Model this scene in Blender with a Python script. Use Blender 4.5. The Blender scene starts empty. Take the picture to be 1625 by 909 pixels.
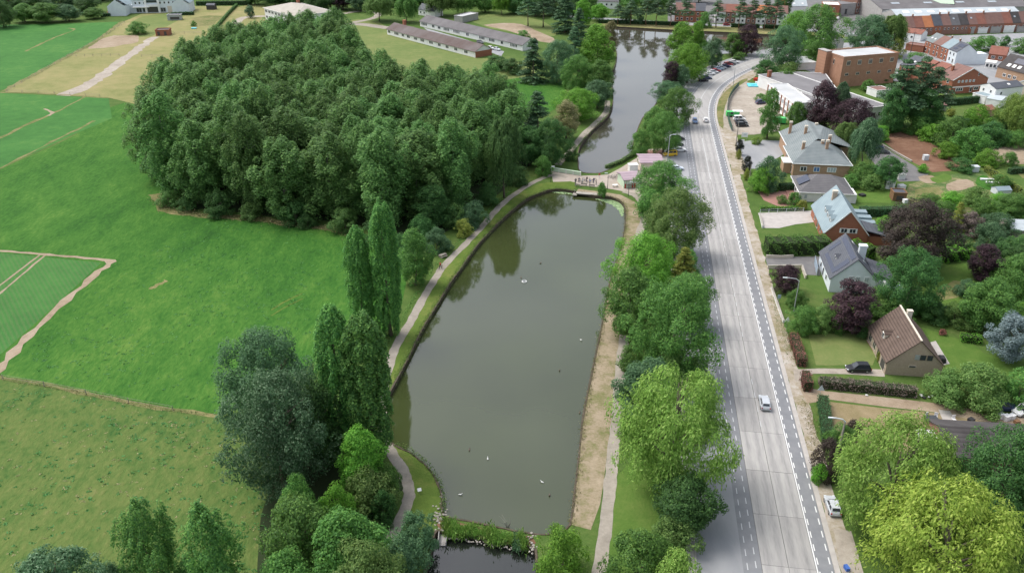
import bpy, bmesh, math, random
import numpy as np
from mathutils import Vector, Matrix
from mathutils.geometry import tessellate_polygon

R = math.radians
random.seed(7)
rng = np.random.default_rng(7)
sc = bpy.context.scene
col = sc.collection

# ------------------------------------------------------------------ camera
CAM_H = 85.0
FPX = 1300.0                                  # focal length measured in pixels of a 1625 px wide frame
PITCH = math.atan(684.5 / FPX)
CP, SP = math.cos(PITCH), math.sin(PITCH)
cam_data = bpy.data.cameras.new("camera")
cam_data.sensor_width = 36.0
cam_data.lens = FPX / 1625.0 * 36.0
cam_data.clip_start = 0.5
cam_data.clip_end = 8000.0
cam = bpy.data.objects.new("camera", cam_data)
cam.location = (0, 0, CAM_H)
cam.rotation_euler = (math.pi / 2 - PITCH, 0, 0)
col.objects.link(cam)
sc.camera = cam

# ------------------------------------------------------------------ sky, sun, exposure
SUN_EL, SUN_AZ = R(58), R(-62)                # azimuth from +Y towards +X (sun stands to the left)
world = bpy.data.worlds.new("World")
sc.world = world
world.use_nodes = True
wn, wl = world.node_tree.nodes, world.node_tree.links
wn.clear()
w_out = wn.new("ShaderNodeOutputWorld")
w_bg = wn.new("ShaderNodeBackground")
w_bg.inputs["Strength"].default_value = 0.15
w_sky = wn.new("ShaderNodeTexSky")
w_sky.sky_type = 'NISHITA'
w_sky.sun_disc = False
w_sky.sun_elevation = SUN_EL
w_sky.sun_rotation = SUN_AZ
w_sky.air_density = 1.0
w_sky.dust_density = 4.0
w_sky.ozone_density = 1.0
w_hsv = wn.new("ShaderNodeHueSaturation")      # thin high cloud takes the blue out of the sky
w_hsv.inputs["Saturation"].default_value = 0.45
w_co = wn.new("ShaderNodeTexCoord")
w_map = wn.new("ShaderNodeMapping")
w_map.inputs["Scale"].default_value = (1.0, 1.0, 2.6)
w_noise = wn.new("ShaderNodeTexNoise")
w_noise.inputs["Scale"].default_value = 2.2
w_noise.inputs["Detail"].default_value = 6
w_ramp = wn.new("ShaderNodeValToRGB")
w_ramp.color_ramp.elements[0].position = 0.32
w_ramp.color_ramp.elements[0].color = (0.98, 1.01, 1.06, 1)
w_ramp.color_ramp.elements[1].position = 0.68
w_ramp.color_ramp.elements[1].color = (1.62, 1.60, 1.58, 1)
w_mul = wn.new("ShaderNodeMix")
w_mul.data_type = 'RGBA'
w_mul.blend_type = 'MULTIPLY'
w_mul.inputs[0].default_value = 1.0
wl.new(w_sky.outputs[0], w_hsv.inputs["Color"])
wl.new(w_co.outputs["Generated"], w_map.inputs["Vector"])
wl.new(w_map.outputs[0], w_noise.inputs["Vector"])
wl.new(w_noise.outputs["Fac"], w_ramp.inputs[0])
wl.new(w_hsv.outputs[0], w_mul.inputs[6])
wl.new(w_ramp.outputs[0], w_mul.inputs[7])
wl.new(w_mul.outputs[2], w_bg.inputs["Color"])
wl.new(w_bg.outputs[0], w_out.inputs["Surface"])

sun_data = bpy.data.lights.new("sun", 'SUN')
sun_data.energy = 1.15
sun_data.angle = R(25)
sun_data.color = (1.0, 0.955, 0.89)
sun = bpy.data.objects.new("sun", sun_data)
sun_dir = Vector((math.sin(SUN_AZ) * math.cos(SUN_EL), math.cos(SUN_AZ) * math.cos(SUN_EL), math.sin(SUN_EL)))
sun.rotation_euler = sun_dir.to_track_quat('Z', 'Y').to_euler()
sun.location = (-200, 200, 300)
col.objects.link(sun)

sc.view_settings.view_transform = 'Standard'
sc.view_settings.look = 'None'
sc.view_settings.gamma = 1.0
sc.view_settings.exposure = 0.48
sc.view_settings.use_curve_mapping = False
sc.render.engine = 'CYCLES'
sc.cycles.max_bounces = 6
sc.cycles.diffuse_bounces = 4
sc.cycles.glossy_bounces = 3
sc.cycles.transmission_bounces = 3
sc.cycles.transparent_max_bounces = 4
sc.cycles.use_denoising = True

# ------------------------------------------------------------------ plan survey
# Plan positions were measured in the photograph on the flat ground (or at a known height z).
def W(px, py, z=0.0):
    a, b = (px - 812.5) / FPX, (py - 454.5) / FPX
    dx, dy, dz = a, CP - b * SP, -SP - b * CP
    t = (z - CAM_H) / dz
    return Vector((dx * t, dy * t, z))

def vrow(p):
    z = p[2] - CAM_H
    return 454.5 + FPX * (-p[1] * SP - z * CP) / (p[1] * CP - z * SP)

def height_to(base, ty):
    lo, hi = 0.0, 90.0
    for _ in range(40):
        m = (lo + hi) / 2
        if vrow((base[0], base[1], m)) > ty: lo = m
        else: hi = m
    return lo

def pxm(py): return (py + 230.0) * CP / CAM_H     # pixels per metre at that row of the photograph

# ------------------------------------------------------------------ materials
def new_mat(name):
    m = bpy.data.materials.new(name)
    m.use_nodes = True
    n, l = m.node_tree.nodes, m.node_tree.links
    return m, n, l, n["Principled BSDF"]

def ramp_set(rn, cols):
    cr = rn.color_ramp
    while len(cr.elements) > 1: cr.elements.remove(cr.elements[-1])
    for i, c in enumerate(cols):
        p, cc = c
        e = cr.elements[0] if i == 0 else cr.elements.new(p)
        e.position = p
        e.color = (*cc, 1)

MATS = {}
def mk(name, c1, c2=None, scale=1.0, rough=0.85, bump=0.0, bscale=None, spec=0.25, metal=0.0, wave=None, wave_axis='Z', wave_amt=0.15, stretch=None, detail=5):
    """plain surface: colour wandering between c1 and c2, optional relief and courses"""
    m, n, l, b = new_mat(name)
    b.inputs["Roughness"].default_value = rough
    b.inputs["Specular IOR Level"].default_value = spec
    b.inputs["Metallic"].default_value = metal
    if c2 is None: c2 = tuple(x * 0.88 for x in c1)
    tc = n.new("ShaderNodeTexCoord")
    mp = n.new("ShaderNodeMapping")
    if stretch: mp.inputs["Scale"].default_value = stretch
    l.new(tc.outputs["Object"], mp.inputs["Vector"])
    nz = n.new("ShaderNodeTexNoise")
    nz.inputs["Scale"].default_value = scale
    nz.inputs["Detail"].default_value = detail
    nz.inputs["Roughness"].default_value = 0.6
    l.new(mp.outputs[0], nz.inputs["Vector"])
    rp = n.new("ShaderNodeValToRGB")
    ramp_set(rp, [(0.3, c1), (0.7, c2)])
    l.new(nz.outputs["Fac"], rp.inputs[0])
    last = rp.outputs[0]
    hsrc = nz.outputs["Fac"]
    if wave:
        wv = n.new("ShaderNodeTexWave")
        wv.wave_type = 'BANDS'
        wv.bands_direction = wave_axis
        wv.inputs["Scale"].default_value = wave
        wv.inputs["Distortion"].default_value = 0.4
        wv.inputs["Detail"].default_value = 1.0
        l.new(tc.outputs["Object"], wv.inputs["Vector"])
        mx = n.new("ShaderNodeMix"); mx.data_type = 'RGBA'; mx.blend_type = 'MULTIPLY'
        mx.inputs[0].default_value = 1.0
        r2 = n.new("ShaderNodeValToRGB")
        ramp_set(r2, [(0.0, (1 - wave_amt,) * 3), (0.35, (1, 1, 1)), (1.0, (1, 1, 1))])
        l.new(wv.outputs["Fac"], r2.inputs[0])
        l.new(last, mx.inputs[6]); l.new(r2.outputs[0], mx.inputs[7])
        last = mx.outputs[2]
        hsrc = wv.outputs["Fac"]
    l.new(last, b.inputs["Base Color"])
    if bump:
        bp = n.new("ShaderNodeBump")
        bp.inputs["Strength"].default_value = bump
        bp.inputs["Distance"].default_value = 0.08
        if bscale and not wave:
            n2 = n.new("ShaderNodeTexNoise")
            n2.inputs["Scale"].default_value = bscale
            n2.inputs["Detail"].default_value = 4
            l.new(mp.outputs[0], n2.inputs["Vector"])
            hsrc = n2.outputs["Fac"]
        l.new(hsrc, bp.inputs["Height"])
        l.new(bp.outputs[0], b.inputs["Normal"])
    MATS[name] = m
    return m

def field(name, ramp, big=0.03, mid=0.3, fine=3.0, rot=0.0, stretch=(1, 1, 1), mix=(0.45, 0.35, 0.2), bump=0.5, rows=None, contrast=1.6):
    """grass, crops and soil: three octaves of patchiness, optional drilled rows"""
    m, n, l, b = new_mat(name)
    b.inputs["Roughness"].default_value = 0.95
    b.inputs["Specular IOR Level"].default_value = 0.1
    tc = n.new("ShaderNodeTexCoord")
    mp = n.new("ShaderNodeMapping")
    mp.inputs["Rotation"].default_value = (0, 0, rot)
    mp.inputs["Scale"].default_value = stretch
    l.new(tc.outputs["Object"], mp.inputs["Vector"])
    acc = None
    fn = None
    for s, wgt in zip((big, mid, fine), mix):
        nz = n.new("ShaderNodeTexNoise")
        nz.inputs["Scale"].default_value = s
        nz.inputs["Detail"].default_value = 4
        nz.inputs["Roughness"].default_value = 0.62
        l.new(mp.outputs[0], nz.inputs["Vector"])
        fn = nz
        mu = n.new("ShaderNodeMath"); mu.operation = 'MULTIPLY_ADD'
        mu.inputs[1].default_value = wgt * contrast
        mu.inputs[2].default_value = wgt * (0.5 - 0.5 * contrast)
        l.new(nz.outputs["Fac"], mu.inputs[0])
        if acc is None: acc = mu.outputs[0]
        else:
            ad = n.new("ShaderNodeMath"); ad.operation = 'ADD'
            l.new(acc, ad.inputs[0]); l.new(mu.outputs[0], ad.inputs[1])
            acc = ad.outputs[0]
    rp = n.new("ShaderNodeValToRGB")
    ramp_set(rp, ramp)
    l.new(acc, rp.inputs[0])
    last = rp.outputs[0]
    if rows:
        ang, per, dark = rows
        m2 = n.new("ShaderNodeMapping"); m2.inputs["Rotation"].default_value = (0, 0, ang)
        l.new(tc.outputs["Object"], m2.inputs["Vector"])
        wv = n.new("ShaderNodeTexWave"); wv.bands_direction = 'X'
        wv.inputs["Scale"].default_value = 0.314 / per
        wv.inputs["Distortion"].default_value = 1.2
        wv.inputs["Detail"].default_value = 3
        wv.inputs["Detail Scale"].default_value = 2.0
        l.new(m2.outputs[0], wv.inputs["Vector"])
        mx = n.new("ShaderNodeMix"); mx.data_type = 'RGBA'; mx.blend_type = 'MIX'
        mm = n.new("ShaderNodeMath"); mm.operation = 'MULTIPLY'; mm.inputs[1].default_value = 0.2
        l.new(wv.outputs["Fac"], mm.inputs[0]); l.new(mm.outputs[0], mx.inputs[0])
        l.new(last, mx.inputs[6]); mx.inputs[7].default_value = (*dark, 1)
        last = mx.outputs[2]
    l.new(last, b.inputs["Base Color"])
    bp = n.new("ShaderNodeBump"); bp.inputs["Strength"].default_value = bump; bp.inputs["Distance"].default_value = 0.25
    l.new(fn.outputs["Fac"], bp.inputs["Height"]); l.new(bp.outputs[0], b.inputs["Normal"])
    MATS[name] = m
    return m

LEAF_GAIN = {"leaf_meadow": 1.5, "leaf_dry": 1.1, "leaf_willow": 1.3, "leaf_willow_gold": 1.2, "leaf_yellow": 1.15, "leaf_silver": 1.75, "leaf_lily": 1.1, "leaf_tan": 1.3, "leaf_spruce_blue": 1.35, "leaf_bright": 1.75, "leaf_dead": 1.5, "leaf_poplar": 2.45, "leaf_deep": 2.1, "leaf_conifer": 2.2, "leaf_pine": 2.2, "leaf_purple": 1.4, "leaf_copper": 1.5, "leaf_black": 1.2}
def leaf(name, dark, mid, light, transl=0.40, rough=0.6):
    """foliage: every leaf spray takes its own tone, every tree its own shift"""
    g = LEAF_GAIN.get(name, 1.95)
    dark, mid, light = (tuple(c * g for c in q) for q in (dark, mid, light))
    m, n, l, b = new_mat(name)
    out = n["Material Output"]
    b.inputs["Roughness"].default_value = rough
    b.inputs["Specular IOR Level"].default_value = 0.22
    ge = n.new("ShaderNodeNewGeometry")
    rp = n.new("ShaderNodeValToRGB")
    ramp_set(rp, [(0.0, dark), (0.55, mid), (1.0, light)])
    l.new(ge.outputs["Random Per Island"], rp.inputs[0])
    oi = n.new("ShaderNodeObjectInfo")
    hs = n.new("ShaderNodeHueSaturation")
    mr = n.new("ShaderNodeMapRange"); mr.inputs[3].default_value = 0.82; mr.inputs[4].default_value = 1.2
    mh = n.new("ShaderNodeMapRange"); mh.inputs[3].default_value = 0.493; mh.inputs[4].default_value = 0.512
    l.new(oi.outputs["Random"], mr.inputs[0]); l.new(mr.outputs[0], hs.inputs["Value"])
    l.new(oi.outputs["Random"], mh.inputs[0]); l.new(mh.outputs[0], hs.inputs["Hue"])
    l.new(rp.outputs[0], hs.inputs["Color"])
    l.new(hs.outputs[0], b.inputs["Base Color"])
    tr = n.new("ShaderNodeBsdfTranslucent")
    h2 = n.new("ShaderNodeHueSaturation"); h2.inputs["Value"].default_value = 1.35; h2.inputs["Hue"].default_value = .492   # light through a leaf is yellower
    l.new(hs.outputs[0], h2.inputs["Color"]); l.new(h2.outputs[0], tr.inputs["Color"])
    mx = n.new("ShaderNodeMixShader"); mx.inputs[0].default_value = transl
    l.new(b.outputs[0], mx.inputs[1]); l.new(tr.outputs[0], mx.inputs[2]); l.new(mx.outputs[0], out.inputs["Surface"])
    MATS[name] = m
    return m

# ground
field("rough_grass", [(0.2, (.045, .085, .02)), (0.5, (.075, .13, .03)), (0.8, (.14, .17, .055))], .04, .4, 2.5)
field("meadow_grass", [(0.2, (.022, .078, .014)), (0.42, (.036, .118, .018)), (0.6, (.057, .150, .024)), (0.82, (.100, .190, .036))], .024, .22, 1.3, rot=R(35), stretch=(1, .45, 1), mix=(.36, .32, .32), bump=1.0, contrast=2.2)
field("pasture_grass", [(0.16, (.034, .092, .022)), (0.34, (.064, .120, .029)), (0.5, (.092, .140, .037)), (0.68, (.116, .154, .044)), (0.9, (.178, .182, .068))], .03, .35, 1.2, rot=R(35), stretch=(1, .6, 1), mix=(.26, .40, .34), bump=1.0, contrast=2.3)
field("crop_green", [(0.25, (.035, .120, .030)), (0.6, (.055, .175, .040)), (0.85, (.10, .20, .06))], .03, .3, 3.0, rows=(R(-38), .9, (.17, .15, .085)))
field("crop_far", [(0.2, (.036, .118, .028)), (0.55, (.055, .165, .038)), (0.85, (.098, .205, .05))], .03, .3, 1.4, contrast=2.0)
field("dry_paddock", [(0.2, (.13, .165, .05)), (0.45, (.215, .215, .085)), (0.7, (.29, .25, .12)), (0.9, (.34, .28, .16))], .03, .2, 1.6)
field("straw_strip", [(0.2, (.075, .115, .03)), (0.45, (.15, .16, .06)), (0.65, (.22, .195, .09)), (0.85, (.32, .26, .14))], .1, .6, 2.0, contrast=2.2)
field("dry_bank", [(0.15, (.115, .15, .045)), (0.38, (.185, .175, .085)), (0.55, (.28, .23, .155)), (0.85, (.38, .315, .23))], .09, .5, 2.5, contrast=2.4)
field("bank_grass", [(0.2, (.06, .105, .02)), (0.5, (.10, .155, .03)), (0.8, (.19, .20, .06))], .08, .5, 3.0)
field("lawn", [(0.2, (.055, .115, .022)), (0.5, (.085, .155, .03)), (0.8, (.14, .19, .05))], .06, .4, 2.5)
field("lawn_pale", [(0.2, (.10, .15, .045)), (0.5, (.145, .185, .06)), (0.8, (.22, .22, .09))], .04, .3, 2.0)
field("soil_pale", [(0.2, (.20, .15, .095)), (0.5, (.31, .245, .175)), (0.8, (.40, .335, .26))], .1, .6, 4.0)
field("soil_brown", [(0.2, (.12, .065, .042)), (0.5, (.18, .10, .065)), (0.8, (.27, .175, .12))], .08, .5, 3.0)
field("gravel", [(0.2, (.22, .19, .155)), (0.5, (.35, .31, .26)), (0.8, (.46, .42, .36))], .12, .8, 5.0, bump=.3)
field("verge_ground", [(0.15, (.115, .135, .05)), (0.36, (.25, .215, .13)), (0.55, (.36, .315, .255)), (0.8, (.47, .44, .40))], .12, .7, 3.0, bump=.12, contrast=2.0)
field("path_grit", [(0.2, (.215, .195, .16)), (0.5, (.29, .262, .22)), (0.8, (.37, .335, .285))], .15, .7, 3.0, bump=.2, contrast=2.2)
field("plaza_grit", [(0.2, (.30, .255, .215)), (0.5, (.385, .335, .285)), (0.8, (.45, .40, .34))], .12, .7, 5.0, bump=.2)
field("yard_dry", [(0.2, (.12, .125, .05)), (0.45, (.22, .18, .095)), (0.8, (.33, .26, .165))], .12, .6, 4.0)
field("veg_plot", [(0.2, (.05, .10, .03)), (0.45, (.10, .15, .05)), (0.65, (.20, .19, .09)), (0.85, (.33, .29, .17))], .10, .35, 2.0, contrast=3.0)
mk("asphalt_blue", (.185, .192, .205), (.235, .24, .25), .5, .9, .2, 12)
mk("asphalt_pale", (.225, .235, .248), (.33, .335, .34), .14, .9, .2, 9, stretch=(1, .3, 1))
mk("asphalt_dark", (.13, .128, .13), (.19, .185, .18), .4, .9, .2, 10)
mk("concrete_lane", (.30, .293, .282), (.375, .366, .35), .35, .88, .15, 9, stretch=(2.2, .12, 1))
def lane_mat(name):
    m, n, l, b = new_mat(name)
    b.inputs["Roughness"].default_value = .88; b.inputs["Specular IOR Level"].default_value = .25
    tc = n.new("ShaderNodeTexCoord"); sp = n.new("ShaderNodeSeparateXYZ"); l.new(tc.outputs["Object"], sp.inputs[0])
    ab = n.new("ShaderNodeMath"); ab.operation = 'ABSOLUTE'; l.new(sp.outputs[1], ab.inputs[0])
    sb = n.new("ShaderNodeMath"); sb.operation = 'SUBTRACT'; sb.inputs[1].default_value = .85; l.new(ab.outputs[0], sb.inputs[0])
    a2 = n.new("ShaderNodeMath"); a2.operation = 'ABSOLUTE'; l.new(sb.outputs[0], a2.inputs[0])
    mp = n.new("ShaderNodeMapping"); mp.inputs["Scale"].default_value = (.25, 2.2, 1); l.new(tc.outputs["Object"], mp.inputs[0])
    oi = n.new("ShaderNodeObjectInfo")
    of = n.new("ShaderNodeVectorMath"); of.operation = 'ADD'; l.new(mp.outputs[0], of.inputs[0])
    sc2 = n.new("ShaderNodeMath"); sc2.operation = 'MULTIPLY'; sc2.inputs[1].default_value = 40; l.new(oi.outputs["Random"], sc2.inputs[0]); l.new(sc2.outputs[0], of.inputs[1])
    nz = n.new("ShaderNodeTexNoise"); nz.inputs["Scale"].default_value = 1.3; nz.inputs["Detail"].default_value = 6; nz.inputs["Roughness"].default_value = .65; l.new(of.outputs[0], nz.inputs["Vector"])
    mr = n.new("ShaderNodeMapRange"); mr.inputs[1].default_value = 0; mr.inputs[2].default_value = .75; mr.inputs[3].default_value = .40; mr.inputs[4].default_value = .62; l.new(a2.outputs[0], mr.inputs[0])
    ad = n.new("ShaderNodeMath"); ad.operation = 'MULTIPLY_ADD'; ad.inputs[1].default_value = .75; l.new(nz.outputs["Fac"], ad.inputs[0])
    s3 = n.new("ShaderNodeMath"); s3.operation = 'SUBTRACT'; s3.inputs[1].default_value = .40; l.new(mr.outputs[0], s3.inputs[0]); l.new(s3.outputs[0], ad.inputs[2])
    rp_ = n.new("ShaderNodeValToRGB"); ramp_set(rp_, [(.22, (.225, .22, .218)), (.42, (.315, .307, .298)), (.65, (.39, .38, .362))]); l.new(ad.outputs[0], rp_.inputs[0])
    hs = n.new("ShaderNodeHueSaturation"); m3 = n.new("ShaderNodeMapRange"); m3.inputs[3].default_value = .9; m3.inputs[4].default_value = 1.06; l.new(oi.outputs["Random"], m3.inputs[0]); l.new(m3.outputs[0], hs.inputs["Value"])
    l.new(rp_.outputs[0], hs.inputs["Color"]); l.new(hs.outputs[0], b.inputs["Base Color"])
    MATS[name] = m
lane_mat("concrete_slab_worn")
mk("joint_filler", (.10, .10, .10), (.16, .155, .15), 1.2, .95)
mk("kerb_concrete", (.46, .44, .41), (.37, .35, .32), 2, .9)
mk("pavement_pale", (.46, .43, .40), (.36, .335, .31), .7, .9, .1, 8)
mk("brick_paving", (.36, .19, .15), (.27, .16, .13), 1.2, .9, .2, 7)
mk("road_paint", (.78, .78, .77), (.62, .62, .61), 3, .7)
mk("road_paint_worn", (.60, .61, .61), (.42, .43, .44), 3, .8)
mk("edging_timber", (.055, .045, .032), (.12, .095, .07), 1.5, .9, .4, 6)
mk("pale_stone", (.42, .39, .34), (.27, .25, .22), 3, .9, .4, 8)
# building surfaces
mk("wall_white", (.80, .80, .78), (.70, .70, .68), .5, .8)
mk("wall_bluewhite", (.70, .75, .78), (.62, .67, .70), .5, .8)
mk("wall_cream", (.66, .60, .50), (.56, .50, .41), .6, .85)
mk("brick_pale", (.45, .36, .275), (.36, .285, .215), 2.5, .9, .15, 9, wave=4.2, wave_amt=.10)
mk("brick_tan", (.43, .285, .19), (.34, .22, .145), 1.5, .9, .1, 9, wave=4.2, wave_amt=.10)
mk("brick_red", (.36, .15, .092), (.275, .112, .07), 1.5, .9, .1, 9, wave=4.2, wave_amt=.12)
mk("brick_hall", (.42, .235, .155), (.33, .18, .115), .6, .9, .1, 9, wave=3.2, wave_amt=.10)
mk("brick_dull", (.30, .165, .125), (.22, .125, .095), 1.2, .9, .1, 9)
mk("concrete_wall", (.40, .39, .37), (.30, .29, .28), .8, .9)
mk("roof_brown", (.145, .105, .085), (.105, .075, .06), .7, .85, .5, wave=.85, wave_amt=.45)
mk("roof_slate", (.075, .082, .098), (.10, .108, .125), .6, .7, .25, wave=1.1, wave_amt=.2, spec=.35)
mk("roof_slate_warm", (.115, .112, .118), (.155, .15, .152), .5, .75, .25, wave=1.1, wave_amt=.2)
mk("roof_bluegrey", (.205, .27, .30), (.255, .325, .35), .4, .6, .12, wave=1.1, wave_amt=.1, spec=.4)
mk("roof_villa", (.165, .195, .20), (.225, .25, .25), .35, .75, .2, wave=1.1, wave_amt=.2)
mk("roof_red", (.30, .13, .095), (.22, .10, .075), .7, .85, .3, wave=.9, wave_amt=.3)
mk("roof_orange", (.50, .20, .09), (.40, .16, .075), .7, .85, .3, wave=.9, wave_amt=.25)
mk("roof_dullred", (.19, .115, .10), (.25, .145, .12), .5, .85, .3, wave=.9, wave_amt=.3)
mk("roof_dark", (.062, .056, .056), (.095, .088, .086), .4, .85, .3, wave=.9, wave_amt=.3)
mk("roof_asbestos", (.125, .118, .12), (.18, .172, .174), .18, .9, .2, wave=.8, wave_amt=.2)
mk("roof_mossbrown", (.115, .082, .074), (.165, .145, .14), .12, .9, .2, wave=.8, wave_amt=.25)
mk("roof_felt", (.165, .16, .165), (.21, .205, .21), .2, .9)
mk("roof_felt_pale", (.40, .41, .41), (.52, .53, .53), .15, .85)
mk("roof_beige", (.36, .335, .285), (.43, .40, .35), .3, .9, .1, wave=1.0, wave_amt=.1)
mk("roof_green", (.42, .55, .40), (.50, .62, .47), .3, .7, wave=.4, wave_amt=.15)
mk("roof_lilac", (.40, .31, .345), (.34, .265, .30), .4, .8, .15, wave=1.0, wave_amt=.2)
mk("roof_zinc", (.42, .47, .49), (.50, .55, .56), .3, .45, wave=.6, wave_amt=.1, spec=.5)
mk("trim_white", (.82, .82, .80), (.74, .74, .72), 1, .6)
mk("glass_dark", (.03, .036, .045), (.05, .056, .065), 1, .12, spec=.6)
mk("glass_blue", (.05, .13, .32), (.06, .16, .38), 1, .2, spec=.6)
mk("glass_pale", (.45, .50, .53), (.36, .41, .44), 1, .2, spec=.6)
mk("solar_cell", (.022, .028, .055), (.03, .038, .07), 1, .25, spec=.6)
mk("door_dark", (.06, .055, .055), (.08, .075, .07), 1, .6)
mk("wood_brown", (.22, .125, .065), (.16, .09, .05), 2, .8)
mk("wood_grey", (.30, .27, .23), (.22, .20, .175), 2, .9)
mk("metal_grey", (.42, .44, .45), (.36, .38, .39), 1, .5, metal=.3)
mk("metal_pale", (.62, .66, .68), (.54, .58, .60), 1, .5)
mk("metal_dark", (.05, .055, .06), (.07, .075, .08), 1, .5)
mk("fence_green", (.045, .10, .075), (.06, .12, .09), 1, .6)
mk("parapet_green", (.60, .74, .56), (.52, .66, .49), .8, .7)
mk("plastic_green", (.08, .48, .13), (.10, .55, .16), 1, .5)
mk("plastic_cyan", (.12, .55, .66), (.16, .62, .72), 1, .6)
mk("plastic_white", (.78, .78, .78), (.66, .66, .66), 2, .5)
mk("plastic_black", (.025, .025, .028), (.04, .04, .042), 2, .5)
mk("plastic_red", (.50, .05, .03), (.42, .045, .03), 2, .5)
mk("plastic_orange", (.60, .20, .05), (.50, .16, .05), 2, .6)
mk("plastic_blue", (.05, .12, .40), (.06, .15, .45), 2, .5)
mk("tyre", (.02, .02, .02), (.03, .03, .03), 3, .9)
mk("rim", (.38, .39, .40), (.30, .31, .32), 3, .35, metal=.8)
mk("lamp_red", (.45, .02, .02), (.38, .02, .02), 3, .3)
mk("lamp_clear", (.75, .78, .80), (.65, .68, .70), 3, .2)
mk("skin", (.55, .36, .27), (.50, .32, .24), 6, .6)
mk("hair", (.06, .04, .03), (.10, .07, .045), 6, .8)
mk("cloth_navy", (.03, .045, .11), (.04, .055, .13), 6, .9)
mk("cloth_red", (.45, .06, .04), (.40, .05, .04), 6, .9)
mk("cloth_white", (.70, .70, .68), (.60, .60, .58), 6, .9)
mk("cloth_grey", (.16, .165, .18), (.12, .125, .14), 6, .9)
mk("cloth_black", (.02, .02, .023), (.03, .03, .035), 6, .9)
mk("cloth_blue", (.06, .16, .42), (.05, .13, .36), 6, .9)
mk("feather_white", (.75, .75, .73), (.60, .60, .57), 8, .8)
mk("feather_brown", (.11, .085, .06), (.16, .13, .10), 8, .8)
mk("bark", (.115, .095, .072), (.18, .155, .125), 3, .95, .5, 8)
mk("bark_pale", (.30, .285, .25), (.20, .185, .16), 3, .95, .5, 8)
mk("bark_pine", (.235, .13, .085), (.15, .10, .075), 2, .95, .5, 8)
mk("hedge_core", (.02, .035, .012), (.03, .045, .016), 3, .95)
for cn, c in dict(silver=(.52, .55, .58), white=(.80, .80, .80), black=(.018, .019, .022), darkgrey=(.06, .065, .072), yellow=(.72, .46, .03), blue=(.06, .13, .28), navy=(.025, .04, .09), red=(.28, .025, .03), bluewhite=(.66, .72, .80), paleblue=(.34, .44, .54)).items():
    m = mk("paint_" + cn, c, tuple(x * .94 for x in c), 1, .28, spec=.5)
# foliage
leaf("leaf_poplar", (.028, .060, .018), (.047, .098, .027), (.086, .150, .041), .38)
leaf("leaf_lombardy", (.030, .078, .022), (.055, .130, .030), (.105, .195, .045))
leaf("leaf_green", (.031, .074, .018), (.053, .119, .026), (.092, .172, .038))
leaf("leaf_bright", (.045, .115, .015), (.078, .180, .022), (.13, .25, .034))
leaf("leaf_deep", (.018, .046, .014), (.031, .076, .021), (.056, .118, .031))
leaf("leaf_bluegreen", (.027, .060, .028), (.044, .090, .041), (.078, .138, .064))
leaf("leaf_silver", (.027, .064, .028), (.045, .096, .042), (.12, .18, .105))
leaf("leaf_olive", (.040, .078, .020), (.066, .118, .030), (.115, .170, .05))
leaf("leaf_willow", (.080, .145, .026), (.148, .245, .044), (.25, .345, .088), .36)
leaf("leaf_willow_gold", (.110, .160, .022), (.205, .275, .040), (.34, .39, .085), .36)
leaf("leaf_willow_dark", (.030, .070, .022), (.050, .105, .032), (.08, .15, .045))
leaf("leaf_yellow", (.11, .155, .025), (.185, .225, .04), (.29, .30, .06), .2)
leaf("leaf_purple", (.018, .010, .014), (.032, .017, .022), (.065, .035, .042), .15)
leaf("leaf_copper", (.020, .015, .012), (.034, .026, .020), (.062, .050, .040), .15)
leaf("leaf_redhedge", (.07, .028, .026), (.115, .045, .038), (.18, .075, .06), .15)
leaf("leaf_dead", (.075, .058, .05), (.12, .095, .08), (.19, .155, .13), .1)
leaf("leaf_tan", (.10, .115, .04), (.17, .165, .075), (.27, .24, .13))
leaf("leaf_spruce_blue", (.055, .085, .085), (.095, .135, .135), (.16, .205, .205), .1)
leaf("leaf_pine", (.022, .046, .022), (.038, .070, .032), (.065, .105, .05), .1)
leaf("leaf_conifer", (.016, .040, .018), (.028, .062, .026), (.048, .092, .038), .1)
leaf("leaf_black", (.010, .014, .010), (.018, .024, .016), (.03, .038, .026), .1)
leaf("leaf_hedge", (.030, .085, .022), (.050, .125, .030), (.085, .175, .045))
leaf("leaf_hedge_dark", (.018, .052, .022), (.030, .080, .032), (.05, .11, .045))
leaf("leaf_reed", (.045, .105, .02), (.085, .165, .03), (.15, .23, .06))
leaf("leaf_meadow", (.020, .075, .016), (.034, .105, .022), (.055, .14, .032), .2)
leaf("leaf_dry", (.13, .135, .055), (.18, .175, .075), (.25, .225, .11), .2)
leaf("leaf_lily", (.17, .27, .12), (.24, .35, .17), (.34, .44, .24), .1)

# water
def water_mat(name, c, rough):
    m, n, l, b = new_mat(name)
    b.inputs["Base Color"].default_value = (*c, 1)
    b.inputs["Roughness"].default_value = rough
    b.inputs["IOR"].default_value = 1.6
    b.inputs["Specular IOR Level"].default_value = 0.65
    tc = n.new("ShaderNodeTexCoord")
    nz = n.new("ShaderNodeTexNoise"); nz.inputs["Scale"].default_value = 1.1; nz.inputs["Detail"].default_value = 4
    l.new(tc.outputs["Object"], nz.inputs["Vector"])
    bp = n.new("ShaderNodeBump"); bp.inputs["Strength"].default_value = 0.045; bp.inputs["Distance"].default_value = 0.1
    l.new(nz.outputs["Fac"], bp.inputs["Height"]); l.new(bp.outputs[0], b.inputs["Normal"])
    n2 = n.new("ShaderNodeTexNoise"); n2.inputs["Scale"].default_value = 0.035; n2.inputs["Detail"].default_value = 3
    l.new(tc.outputs["Object"], n2.inputs["Vector"])
    rp = n.new("ShaderNodeValToRGB")
    ramp_set(rp, [(0.3, tuple(x * .82 for x in c)), (0.7, tuple(x * 1.15 for x in c))])
    l.new(n2.outputs["Fac"], rp.inputs[0]); l.new(rp.outputs[0], b.inputs["Base Color"])
    MATS[name] = m
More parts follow.
